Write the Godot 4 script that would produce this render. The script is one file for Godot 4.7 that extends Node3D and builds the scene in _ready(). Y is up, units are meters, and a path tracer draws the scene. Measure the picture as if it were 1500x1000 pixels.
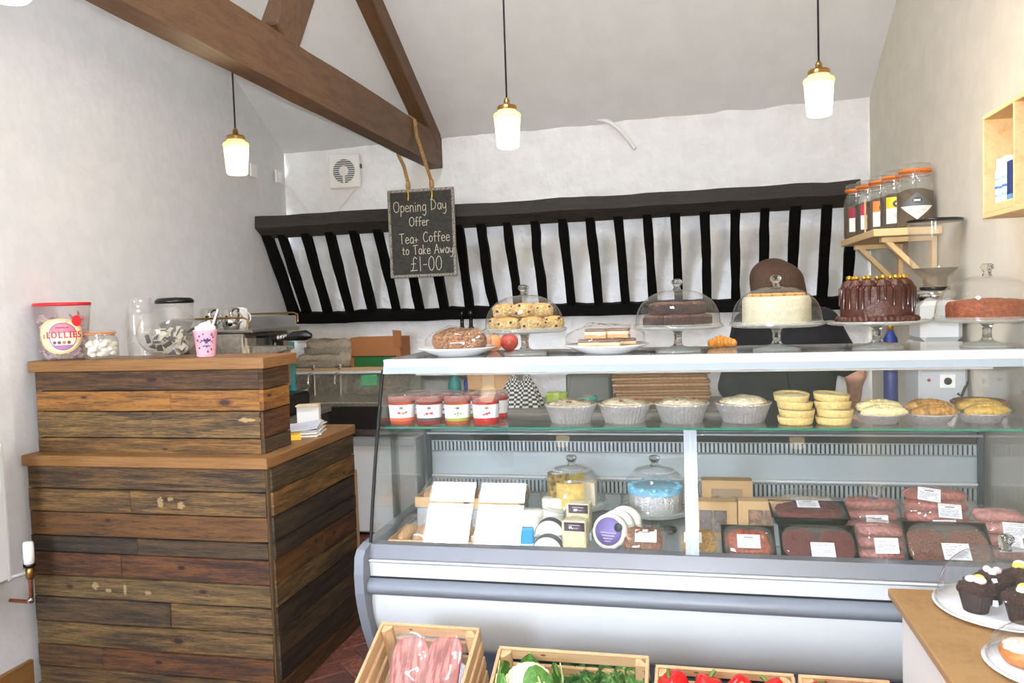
extends Node3D
# A farm-shop cafe: reclaimed-wood counter on the left, a curved-glass serve-over counter on the right, back wall with an old hay rack.

var M := {}
var used := {}
var rng := RandomNumberGenerator.new()
var T := Transform3D.IDENTITY      # applied to every vertex that the shape helpers add
var COL := Color.WHITE
var nz := FastNoiseLite.new()

# ---------------------------------------------------------------- scene-tree helpers
func numbered(called: String) -> String:
	var n: int = used.get(called, 0)
	used[called] = n + 1
	return called if n == 0 else "%s_%03d" % [called, n]

func tag(o: Node, label := "", category := "", group := "", kind := "") -> Node:
	if label: o.set_meta("label", label)
	if category: o.set_meta("category", category)
	if group: o.set_meta("group", group)
	if kind: o.set_meta("kind", kind)
	return o

func thing(called: String, label: String, category: String, at := Vector3.ZERO, yaw := 0.0, group := "") -> Node3D:
	var o := Node3D.new()
	o.name = numbered(called)
	add_child(o)
	o.position = at
	o.rotation.y = yaw
	tag(o, label, category, group)
	return o

func copy_of(src: Node3D, label: String, at: Vector3, yaw := 0.0, group := "") -> Node3D:
	var o: Node3D = src.duplicate()
	var base: String = src.name
	var cut := base.length() - 4
	if cut > 0 and base[cut] == "_" and base.substr(cut + 1).is_valid_int(): base = base.substr(0, cut)
	o.name = numbered(base)
	add_child(o)
	o.position = at
	o.rotation.y = yaw
	tag(o, label, "", group)
	return o

func part(called: String, st, m: Material, parent: Node, label := "", kind := "") -> MeshInstance3D:
	var o := MeshInstance3D.new()
	o.mesh = st.commit() if st is SurfaceTool else st
	o.material_override = m
	if parent == self:
		o.name = numbered(called)
		add_child(o)
	else:
		o.name = called
		parent.add_child(o, true)
	tag(o, label, "", "", kind)
	return o

func structure(called: String, st, m: Material, label := "") -> MeshInstance3D:
	return part(called, st, m, self, label, "structure")

# ---------------------------------------------------------------- shapes (all in metres)
func begin() -> SurfaceTool:
	var st := SurfaceTool.new()
	st.begin(Mesh.PRIMITIVE_TRIANGLES)
	return st

func finish(st: SurfaceTool) -> SurfaceTool:
	st.generate_normals()
	return st

func tri(st: SurfaceTool, a: Vector3, b: Vector3, c: Vector3, ua := Vector2.ZERO, ub := Vector2.ZERO, uc := Vector2.ZERO) -> void:
	# a, b, c counter-clockwise seen from outside; Godot wants them clockwise
	st.set_color(COL); st.set_uv(ua); st.add_vertex(T * a)
	st.set_color(COL); st.set_uv(uc); st.add_vertex(T * c)
	st.set_color(COL); st.set_uv(ub); st.add_vertex(T * b)

func quad(st: SurfaceTool, a: Vector3, b: Vector3, c: Vector3, d: Vector3, u0 := Vector2(0, 1), u1 := Vector2(1, 0)) -> void:
	tri(st, a, b, c, u0, Vector2(u1.x, u0.y), u1)
	tri(st, a, c, d, u0, u1, Vector2(u0.x, u1.y))

# box with chamfered edges; its faces carry uv 0..1, u along x (or z on the ends)
func box(st: SurfaceTool, c: Vector3, s: Vector3, bev := 0.0) -> void:
	st.set_smooth_group(-1)
	var h := s * 0.5
	var b := minf(bev, minf(h.x, minf(h.y, h.z)) * 0.9)
	var axes := [Vector3.RIGHT, Vector3.UP, Vector3.BACK]
	for k in 3:
		for sg in [-1.0, 1.0]:
			var n: Vector3 = axes[k] * sg
			var u: Vector3 = axes[0] if k != 0 else axes[2]
			var v: Vector3 = axes[1] if k != 1 else axes[2]
			if u.cross(v).dot(n) < 0: u = -u
			var hu := absf(u.dot(h)) - b
			var hv := absf(v.dot(h)) - b
			var p: Vector3 = c + n * absf(n.dot(h))
			quad(st, p - u * hu - v * hv, p + u * hu - v * hv, p + u * hu + v * hv, p - u * hu + v * hv)
	if b <= 0.0: return
	for k in 3:
		var a: Vector3 = axes[k]
		var e1: Vector3 = axes[(k + 1) % 3]
		var e2: Vector3 = axes[(k + 2) % 3]
		var ha: Vector3 = a * (a.dot(h) - b)
		for s1 in [-1.0, 1.0]:
			for s2 in [-1.0, 1.0]:
				var p1: Vector3 = c + e1 * s1 * e1.dot(h) + e2 * s2 * (e2.dot(h) - b)
				var p2: Vector3 = c + e1 * s1 * (e1.dot(h) - b) + e2 * s2 * e2.dot(h)
				if (p2 - p1).cross(a).dot(e1 * s1 + e2 * s2) > 0: quad(st, p1 - ha, p2 - ha, p2 + ha, p1 + ha)
				else: quad(st, p2 - ha, p1 - ha, p1 + ha, p2 + ha)
	for sx in [-1.0, 1.0]:
		for sy in [-1.0, 1.0]:
			for sz in [-1.0, 1.0]:
				var x := c + Vector3(sx * h.x, sy * (h.y - b), sz * (h.z - b))
				var y := c + Vector3(sx * (h.x - b), sy * h.y, sz * (h.z - b))
				var z := c + Vector3(sx * (h.x - b), sy * (h.y - b), sz * h.z)
				if sx * sy * sz > 0: tri(st, x, y, z)
				else: tri(st, x, z, y)

func one_box(c: Vector3, s: Vector3, bev := 0.0) -> SurfaceTool:
	var st := begin()
	box(st, c, s, bev)
	return finish(st)

# surface of revolution about y; profile of (radius, height) from bottom to top on the outside
func lathe(st: SurfaceTool, prof: Array, seg := 32, c := Vector3.ZERO, a0 := 0.0, a1 := TAU, ripple := 0.0, waves := 0) -> void:
	st.set_smooth_group(1)
	var n := prof.size()
	var run := [0.0]
	for i in range(1, n): run.append(run[i - 1] + prof[i].distance_to(prof[i - 1]))
	for i in n - 1:
		for j in seg:
			var p := []
			for q in [[i, j], [i, j + 1], [i + 1, j + 1], [i + 1, j]]:
				var a: float = a0 + (a1 - a0) * q[1] / seg
				if a1 - a0 > 6.28 and q[1] == seg: a = a0
				var r: float = prof[q[0]].x * (1.0 + ripple * cos(a * waves))
				p.append(c + Vector3(sin(a) * r, prof[q[0]].y, cos(a) * r))
			var u0 := Vector2(float(j) / seg, 1.0 - run[i] / run[n - 1])
			var u1 := Vector2(float(j + 1) / seg, 1.0 - run[i + 1] / run[n - 1])
			if prof[i].x < 1e-6: tri(st, p[0], p[2], p[3], u0, u1, Vector2(u0.x, u1.y))
			elif prof[i + 1].x < 1e-6: tri(st, p[0], p[1], p[2], u0, Vector2(u1.x, u0.y), u1)
			else: quad(st, p[0], p[1], p[2], p[3], u0, u1)

func one_lathe(prof: Array, seg := 32, c := Vector3.ZERO, ripple := 0.0, waves := 0) -> SurfaceTool:
	var st := begin()
	lathe(st, prof, seg, c, 0.0, TAU, ripple, waves)
	return finish(st)

# round bar through points; r a number, or one radius per point
func tube(st: SurfaceTool, pts: Array, r, seg := 8, caps := true) -> void:
	st.set_smooth_group(1)
	var n := pts.size()
	var rings := []
	var side := Vector3.ZERO
	for i in n:
		var d: Vector3 = (pts[mini(i + 1, n - 1)] - pts[maxi(i - 1, 0)]).normalized()
		if side == Vector3.ZERO: side = d.cross(Vector3.UP if absf(d.y) < 0.9 else Vector3.RIGHT).normalized()
		side = (side - d * side.dot(d)).normalized()
		var up := side.cross(d)
		var ring := []
		for k in seg:
			var a := TAU * k / seg
			ring.append(pts[i] + (side * cos(a) + up * sin(a)) * (r[i] if r is Array else r))
		rings.append(ring)
	for i in n - 1:
		for k in seg:
			var l := (k + 1) % seg
			quad(st, rings[i][l], rings[i][k], rings[i + 1][k], rings[i + 1][l], Vector2(float(k) / seg, 1.0 - float(i) / (n - 1)), Vector2(float(k + 1) / seg, 1.0 - float(i + 1) / (n - 1)))
	if caps:
		st.set_smooth_group(-1)
		for k in seg:
			var l := (k + 1) % seg
			tri(st, pts[0], rings[0][k], rings[0][l])
			tri(st, pts[n - 1], rings[n - 1][l], rings[n - 1][k])

func one_tube(pts: Array, r, seg := 8) -> SurfaceTool:
	var st := begin()
	tube(st, pts, r, seg)
	return finish(st)

# grid of points f(u, v), u and v from 0 to 1; seen from the side where u runs right and v up
func sheet(st: SurfaceTool, nu: int, nv: int, f: Callable, back := 0.0) -> void:
	st.set_smooth_group(1)
	var g := []
	for i in nu + 1:
		var row := []
		for j in nv + 1: row.append(f.call(float(i) / nu, float(j) / nv))
		g.append(row)
	for i in nu:
		for j in nv:
			quad(st, g[i][j], g[i + 1][j], g[i + 1][j + 1], g[i][j + 1], Vector2(float(i) / nu, 1.0 - float(j) / nv), Vector2(float(i + 1) / nu, 1.0 - float(j + 1) / nv))

# lumpy ball: radii r, noise amp in metres
func blob(st: SurfaceTool, c: Vector3, r: Vector3, amp := 0.0, freq := 20.0, seg := 20, flat := -9.0, power := 1.0) -> void:
	st.set_smooth_group(1)
	var rows := maxi(6, seg * 2 / 3)
	var g := []
	for i in rows + 1:
		var row := []
		var lat := -PI / 2 + PI * i / rows
		for j in seg:
			var a := TAU * j / seg
			var d := Vector3(cos(lat) * sin(a), sin(lat), cos(lat) * cos(a))
			if power != 1.0: d = Vector3(signf(d.x) * pow(absf(d.x), power), signf(d.y) * pow(absf(d.y), power), signf(d.z) * pow(absf(d.z), power))
			var q := c + d * r
			var k := nz.get_noise_3dv(q * freq * 75.0 + Vector3(T.origin.x, 0.0, T.origin.z) * 40.0) * amp
			q += d * k
			if flat > -9.0: q.y = maxf(q.y, c.y + flat)
			row.append(q)
		g.append(row)
	for i in rows:
		for j in seg:
			var l := (j + 1) % seg
			var u0 := Vector2(float(j) / seg, 1.0 - float(i) / rows)
			var u1 := Vector2(float(j + 1) / seg, 1.0 - float(i + 1) / rows)
			if i == 0: tri(st, g[0][0], g[1][l], g[1][j], u0, u1, u1)
			elif i == rows - 1: tri(st, g[i][j], g[i][l], g[rows][0], u0, u0, u1)
			else: quad(st, g[i][j], g[i][l], g[i + 1][l], g[i + 1][j], u0, u1)

func one_blob(c: Vector3, r: Vector3, amp := 0.0, freq := 20.0, seg := 20, flat := -9.0, power := 1.0) -> SurfaceTool:
	var st := begin()
	blob(st, c, r, amp, freq, seg, flat, power)
	return finish(st)

# polygon in the xy plane (counter-clockwise), pushed out from z0 to z1
func prism(st: SurfaceTool, poly: Array, z0: float, z1: float) -> void:
	st.set_smooth_group(-1)
	var pv := PackedVector2Array(poly)
	if Geometry2D.is_polygon_clockwise(pv): pv.reverse()
	var t := Geometry2D.triangulate_polygon(pv)
	for i in range(0, t.size(), 3):
		var a := pv[t[i]]; var b := pv[t[i + 1]]; var c := pv[t[i + 2]]
		if (b - a).cross(c - a) < 0: var s := b; b = c; c = s
		tri(st, Vector3(a.x, a.y, z1), Vector3(b.x, b.y, z1), Vector3(c.x, c.y, z1), a, b, c)
		tri(st, Vector3(a.x, a.y, z0), Vector3(c.x, c.y, z0), Vector3(b.x, b.y, z0), a, c, b)
	for i in pv.size():
		var a := pv[i]; var b := pv[(i + 1) % pv.size()]
		quad(st, Vector3(a.x, a.y, z1), Vector3(a.x, a.y, z0), Vector3(b.x, b.y, z0), Vector3(b.x, b.y, z1))

func one_prism(poly: Array, z0: float, z1: float) -> SurfaceTool:
	var st := begin()
	prism(st, poly, z0, z1)
	return finish(st)

func arc(cx: float, cy: float, rx: float, ry: float, d0: float, d1: float, n := 8) -> Array:
	var o := []
	for i in n + 1:
		var a := deg_to_rad(d0 + (d1 - d0) * i / n)
		o.append(Vector2(cx + rx * cos(a), cy + ry * sin(a)))
	return o

# ---------------------------------------------------------------- materials
func mat(key: String, c: Color, rough := 0.6, metal := 0.0, spec := 0.5) -> StandardMaterial3D:
	if M.has(key): return M[key]
	var m := StandardMaterial3D.new()
	m.resource_name = key
	m.albedo_color = c
	m.roughness = rough
	m.metallic = metal
	m.metallic_specular = spec
	m.cull_mode = BaseMaterial3D.CULL_DISABLED
	M[key] = m
	return m

func rgb(r: int, g: int, b: int) -> Color:
	return Color(r / 255.0, g / 255.0, b / 255.0)

func pane(key: String, c: Color, alpha := 0.04, rough := 0.02) -> StandardMaterial3D:
	if M.has(key): return M[key]
	var m := mat(key, Color(c, alpha), rough)
	m.transparency = BaseMaterial3D.TRANSPARENCY_ALPHA
	return m

func solid_glass(key: String, c: Color) -> StandardMaterial3D:
	if M.has(key): return M[key]
	var m := mat(key, Color(c, 0.0), 0.02)
	m.refraction_enabled = true
	m.refraction_scale = 0.05
	return m

func glow(key: String, c: Color, energy: float) -> StandardMaterial3D:
	if M.has(key): return M[key]
	var m := mat(key, c, 0.4)
	m.emission_enabled = true
	m.emission = c
	m.emission_energy_multiplier = energy
	return m

func noise_tex(freq: float, seed_: int, ramp: Array = [], normal := false, size := 256, oct := 4, kind := FastNoiseLite.TYPE_SIMPLEX_SMOOTH) -> NoiseTexture2D:
	var n := FastNoiseLite.new()
	n.noise_type = kind
	n.frequency = freq
	n.seed = seed_
	n.fractal_octaves = oct
	var t := NoiseTexture2D.new()
	t.width = size
	t.height = size
	t.seamless = true
	t.as_normal_map = normal
	t.noise = n
	if ramp.size():
		var g := Gradient.new()
		var off := PackedFloat32Array()
		var cs := PackedColorArray()
		for i in ramp.size():
			off.append(ramp[i][0])
			cs.append(ramp[i][1])
		g.offsets = off
		g.colors = cs
		t.color_ramp = g
	return t

# a material whose colour wanders between a and a darker or paler b, tri-planar; the grey noises behind it are shared
var shared := {}
func mottled(key: String, a: Color, b: Color, scale := 4.0, rough := 0.7, bump := 0.0, freq := 0.02, metal := 0.0) -> StandardMaterial3D:
	if M.has(key): return M[key]
	var m := mat(key, a if a.get_luminance() >= b.get_luminance() else b, rough, metal)
	var la := a.srgb_to_linear().get_luminance()
	var lb := b.srgb_to_linear().get_luminance()
	var k := minf(la, lb) / maxf(maxf(la, lb), 0.001)
	k = clampf(roundf(k * 8.0) / 8.0, 0.25, 0.875) if k < 0.9 else 0.95
	var id := "%.3f %.3f" % [k, freq]
	if not shared.has(id): shared[id] = noise_tex(freq, int(k * 100.0), [[0.3, Color(k, k, k).linear_to_srgb()], [0.7, Color.WHITE]], false, 256, 5)
	m.albedo_texture = shared[id]
	m.uv1_triplanar = true
	m.uv1_scale = Vector3.ONE * scale
	if bump > 0.0:
		id = "bump %.3f" % freq
		if not shared.has(id): shared[id] = noise_tex(freq * 2.0, 77, [], false, 256, 5)
		m.heightmap_enabled = true
		m.heightmap_texture = shared[id]
		m.heightmap_scale = bump
	return m

func picture(w: int, h: int, f: Callable) -> ImageTexture:
	var im := Image.create(w, h, false, Image.FORMAT_RGB8)
	for y in h:
		for x in w: im.set_pixel(x, y, f.call((x + 0.5) / w, (y + 0.5) / h))
	return ImageTexture.create_from_image(im)

func printed(key: String, t: Texture2D, rough := 0.5) -> StandardMaterial3D:
	if M.has(key): return M[key]
	var m := mat(key, Color.WHITE, rough)
	m.albedo_texture = t
	return m

# sawn timber: grain along u, knots, dark weather streaks and pale scuffs, from a small palette
func timber(key: String, base: Color, dark: Color, pale: Color, p := {}) -> StandardMaterial3D:
	if M.has(key): return M[key]
	var w: int = p.get("w", 512)
	var h: int = p.get("h", 64)
	var n1 := FastNoiseLite.new(); n1.seed = key.hash() % 997; n1.frequency = 1.0; n1.fractal_octaves = 4
	var n2 := FastNoiseLite.new(); n2.seed = key.hash() % 991 + 5; n2.frequency = 1.0; n2.fractal_octaves = 3
	var len: float = p.get("len", 1.05)
	var wid: float = p.get("wid", 0.1)
	var streak: float = p.get("streak", 0.5)
	var scuff: float = p.get("scuff", 0.3)
	var rough_sawn: float = p.get("rough_sawn", 0.0)
	var knots: Array = p.get("knots", [])
	var im := Image.create(w, h, false, Image.FORMAT_RGB8)
	var bm := Image.create(w, h, false, Image.FORMAT_RGB8)
	for y in h:
		for x in w:
			var u := (x + 0.5) / w * len
			var v := (y + 0.5) / h * wid
			var kd := 0.0
			var kr := 9.0
			var vv := v
			for k in knots:
				var du: float = (u - k[0] * len) / k[2]
				var dv: float = (v - k[1] * wid) / (k[2] * 0.8)
				var q := du * du * 0.35 + dv * dv
				vv += (v - k[1] * wid) * 0.9 * exp(-q * 0.7)
				kr = minf(kr, sqrt(du * du + dv * dv))
				kd = maxf(kd, smoothstep(1.0, 0.55, sqrt(du * du + dv * dv)))
			var grain := n1.get_noise_2d(u * 9.0, vv * 330.0)
			var fine := n2.get_noise_2d(u * 40.0, vv * 1500.0)
			var patch := n2.get_noise_2d(u * 3.2 + 31.0, v * 22.0)
			var patch2 := n1.get_noise_2d(u * 6.0 + 71.0, vv * 150.0) * 0.7 + n2.get_noise_2d(u * 2.3 + 11.0, v * 14.0) * 0.6
			var c := base.lerp(dark, clampf(0.45 * streak + (grain * 1.1 + patch * 1.7) * streak + fine * 0.4, 0.0, 1.0))
			c = c.lerp(pale, clampf((patch2 * 1.2 - 0.35 + scuff + fine * 0.4) * scuff * 1.5, 0.0, 0.8))
			c = c.lerp(dark, clampf(-patch2 * 1.3 - 0.25, 0.0, 0.75) * streak)
			if rough_sawn > 0.0:
				var fl := n2.get_noise_2d(u * 14.0 + 3.0, vv * 520.0) + 0.7 * n1.get_noise_2d(u * 4.0 + 9.0, v * 34.0)
				c = c.lerp(dark * 0.55, smoothstep(0.12, 0.5, fl) * rough_sawn)
				c = c.lerp(pale, smoothstep(0.2, 0.6, -fl) * rough_sawn * 0.75)
				c = c.lerp(Color(0.36, 0.16, 0.07), smoothstep(1.6, 0.9, kr) * 0.55)
			c = c.lerp(dark * 0.4, kd * 0.9)
			for k in p.get("marks", []):
				var q := Vector2((u - k[0] * len) / k[2], (v - k[1] * wid) / k[3]).length() + 0.5 * n1.get_noise_2d(u * 60.0, v * 90.0)
				c = c.lerp(pale.lightened(0.2), smoothstep(1.0, 0.6, q) * 0.75)
			im.set_pixel(x, y, c)
			var hgt := clampf(0.5 + grain * 0.35 + fine * 0.3, 0.0, 1.0)
			bm.set_pixel(x, y, Color(hgt, hgt, hgt))
	var m := mat(key, Color.WHITE, p.get("rough", 0.65))
	m.albedo_texture = ImageTexture.create_from_image(im)
	m.heightmap_enabled = true
	m.heightmap_texture = ImageTexture.create_from_image(bm)
	m.heightmap_scale = p.get("bump", 0.12)
	return m

# slips of card with printed lines
func text_lines(seed_: int, paper: Color, ink: Color, title := 0.0) -> ImageTexture:
	var n := FastNoiseLite.new(); n.seed = seed_; n.frequency = 1.0
	return picture(64, 48, func(u, v):
		var row := int(v * 11.0)
		var f: float = v * 11.0 - row
		if u < 0.08 or u > 0.92 or row < 1 or row > 9 or row == 3: return paper
		if row == 2 and title > 0.0: return ink if u > 0.3 and u < 0.7 and f < 0.8 else paper
		var k := n.get_noise_2d(u * 46.0, row * 17.0)
		return paper.lerp(ink, 0.55) if f < 0.45 and k > -0.15 and u < 0.92 - 0.25 * absf(n.get_noise_1d(row * 31.0)) else paper)

# ================================================================ the scene
func _ready() -> void:
	nz.seed = 3
	nz.frequency = 0.1
	nz.fractal_octaves = 3
	rng.seed = 11
	camera_sky_and_light()
	materials()
	room()
	roof_truss()
	pendants()
	hay_rack()
	wall_fittings()
	hanging_sign()
	wooden_counter()
	display_counter()
	side_table()
	back_kitchen()
	worker()
	counter_top_things()
	cakes_on_top()
	glass_shelf_food()
	chilled_food()
	front_crates()
	table_food()
	right_wall_things()

func camera_sky_and_light() -> void:
	var cam := Camera3D.new()
	cam.name = "camera"
	add_child(cam)
	cam.position = Vector3(0, 1.5, 0)
	cam.rotation = Vector3(deg_to_rad(-2.933), deg_to_rad(12.66), deg_to_rad(-1.858))
	cam.fov = rad_to_deg(2.0 * atan(500.0 / 1150.0))
	cam.near = 0.02
	cam.far = 60.0
	cam.current = true
	var sky_mat := ProceduralSkyMaterial.new()
	sky_mat.sky_top_color = rgb(212, 225, 250)
	sky_mat.sky_horizon_color = rgb(228, 237, 252)
	sky_mat.ground_bottom_color = rgb(120, 118, 110)
	sky_mat.ground_horizon_color = rgb(150, 152, 150)
	sky_mat.sky_energy_multiplier = SKY
	sky_mat.ground_energy_multiplier = SKY
	var sky := Sky.new()
	sky.sky_material = sky_mat
	var e := Environment.new()
	e.background_mode = Environment.BG_SKY
	e.sky = sky
	e.tonemap_mode = Environment.TONE_MAPPER_LINEAR
	e.tonemap_exposure = EXPOSURE
	e.sdfgi_enabled = true
	e.ssao_enabled = true
	e.ssil_enabled = true
	var we := WorldEnvironment.new()
	we.name = "world_environment"
	we.environment = e
	add_child(we)
	# the camera's own flash, just above the lens: the photograph's shadows fall straight down behind every hanging thing
	var flash := SpotLight3D.new()
	flash.name = "camera_flash"
	add_child(flash)
	flash.position = Vector3(0.0, 1.555, 0.01)
	flash.look_at_from_position(flash.position, Vector3(-0.9, 1.75, -5.2))
	flash.spot_angle = 68.0
	flash.spot_angle_attenuation = 1.0
	flash.light_color = rgb(252, 253, 255)
	flash.light_energy = FLASH
	flash.light_size = 0.02
	flash.spot_range = 14.0
	flash.spot_attenuation = 2.0
	flash.shadow_enabled = true

const SKY := 7.0
const EXPOSURE := 0.95
const FLASH := 7.0
const RX0 := -1.02
const RX1 := -0.42
const RZ0 := -1.5
const RZ1 := -0.8
const LAMP := 0.19

func materials() -> void:
	mottled("paint_white", rgb(218, 219, 219), rgb(214, 215, 214), 1.5, 0.75, 0.15)
	mottled("limewash", rgb(230, 231, 230), rgb(225, 226, 224), 2.2, 0.8, 0.5, 0.012)
	mottled("paint_cream", rgb(214, 208, 194), rgb(210, 203, 188), 1.2, 0.8, 0.12)
	timber("beam_oak", rgb(96, 67, 40), rgb(66, 43, 24), rgb(110, 80, 50), {"len": 2.6, "wid": 0.22, "streak": 0.4, "scuff": 0.25, "w": 512, "h": 64, "rough": 0.55})
	timber("oak_top", rgb(138, 98, 54), rgb(98, 63, 30), rgb(156, 116, 68), {"len": 1.1, "wid": 0.15, "streak": 0.35, "scuff": 0.3, "rough": 0.4, "bump": 0.04})
	timber("oak_table", rgb(166, 130, 84), rgb(140, 102, 60), rgb(178, 145, 100), {"len": 1.1, "wid": 0.5, "streak": 0.3, "scuff": 0.25, "rough": 0.35, "bump": 0.03, "h": 128})
	timber("pine", rgb(198, 164, 122), rgb(168, 126, 82), rgb(210, 180, 142), {"len": 0.5, "wid": 0.08, "streak": 0.3, "scuff": 0.3, "knots": [[0.3, 0.4, 0.012]], "bump": 0.03, "w": 256})
	timber("black_oak", rgb(13, 12, 11), rgb(6, 6, 6), rgb(26, 24, 22), {"len": 3.6, "wid": 0.16, "streak": 0.5, "scuff": 0.25, "rough": 0.8, "bump": 0.2, "w": 256})
	M.black_oak.metallic_specular = 0.2
	mat("black_paint", rgb(14, 13, 12), 0.5)
	mat("steel", rgb(190, 190, 188), 0.28, 1.0)
	mottled("brushed_steel", rgb(200, 192, 178), rgb(178, 170, 156), 6.0, 0.35, 0.0, 0.02, 0.8)
	mat("chrome", rgb(225, 225, 225), 0.08, 1.0)
	var fo := mottled("foil", rgb(236, 236, 236), rgb(222, 222, 222), 12.0, 0.3, 0.6, 0.02, 0.55)
	fo.heightmap_scale = 0.7
	mat("brass", rgb(176, 138, 78), 0.35, 1.0)
	mat("white_gloss", rgb(212, 217, 219), 0.15)
	mat("fascia_white", rgb(158, 168, 172), 0.2)
	mat("white_plastic", rgb(236, 236, 232), 0.35)
	mat("white_china", rgb(242, 244, 246), 0.12)
	mat("card_white", rgb(240, 240, 236), 0.7)
	mat("black_plastic", rgb(16, 16, 17), 0.3)
	mat("rubber_dark", rgb(24, 24, 24), 0.7)
	mat("bumper_grey", rgb(122, 128, 136), 0.4)
	mat("sill_grey", rgb(122, 125, 132), 0.35, 0.2)
	mat("alu", rgb(168, 174, 180), 0.35, 0.6)
	mat("panel_grey", rgb(168, 180, 182), 0.4, 0.2)
	mat("kraft", rgb(198, 164, 116), 0.8)
	mat("cardboard", rgb(160, 104, 58), 0.85)
	pane("clear_glass", rgb(240, 248, 246), 0.02)
	pane("dome_glass", rgb(200, 206, 200), 0.025)
	pane("case_glass", rgb(120, 168, 156), 0.012, 0.01)
	pane("film", rgb(255, 255, 255), 0.06, 0.12)
	pane("plastic_clear", rgb(232, 232, 230), 0.05, 0.1)
	solid_glass("thick_glass", rgb(245, 250, 248))
	mat("green_edge", rgb(38, 128, 98), 0.1)

# ---------------------------------------------------------------- the shell
func ceil_y(x: float, z: float) -> float:
	var t := clampf((x + 2.78) / 3.9, 0.0, 1.0)
	var s := lerpf(0.53, 0.62, t)
	var d := z + 5.2
	var ridge := 3.3
	return lerpf(2.606, 2.663, t) + s * (d if d < ridge else 2.0 * ridge - d)

func left_x(z: float) -> float:
	return -2.63 if z > -2.6 else -2.63 - (-2.6 - z) / 2.6 * 0.168

func right_x(z: float) -> float:
	return 1.15 if z > -2.6 else 1.15 - (-2.6 - z) / 2.6 * 0.046

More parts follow.
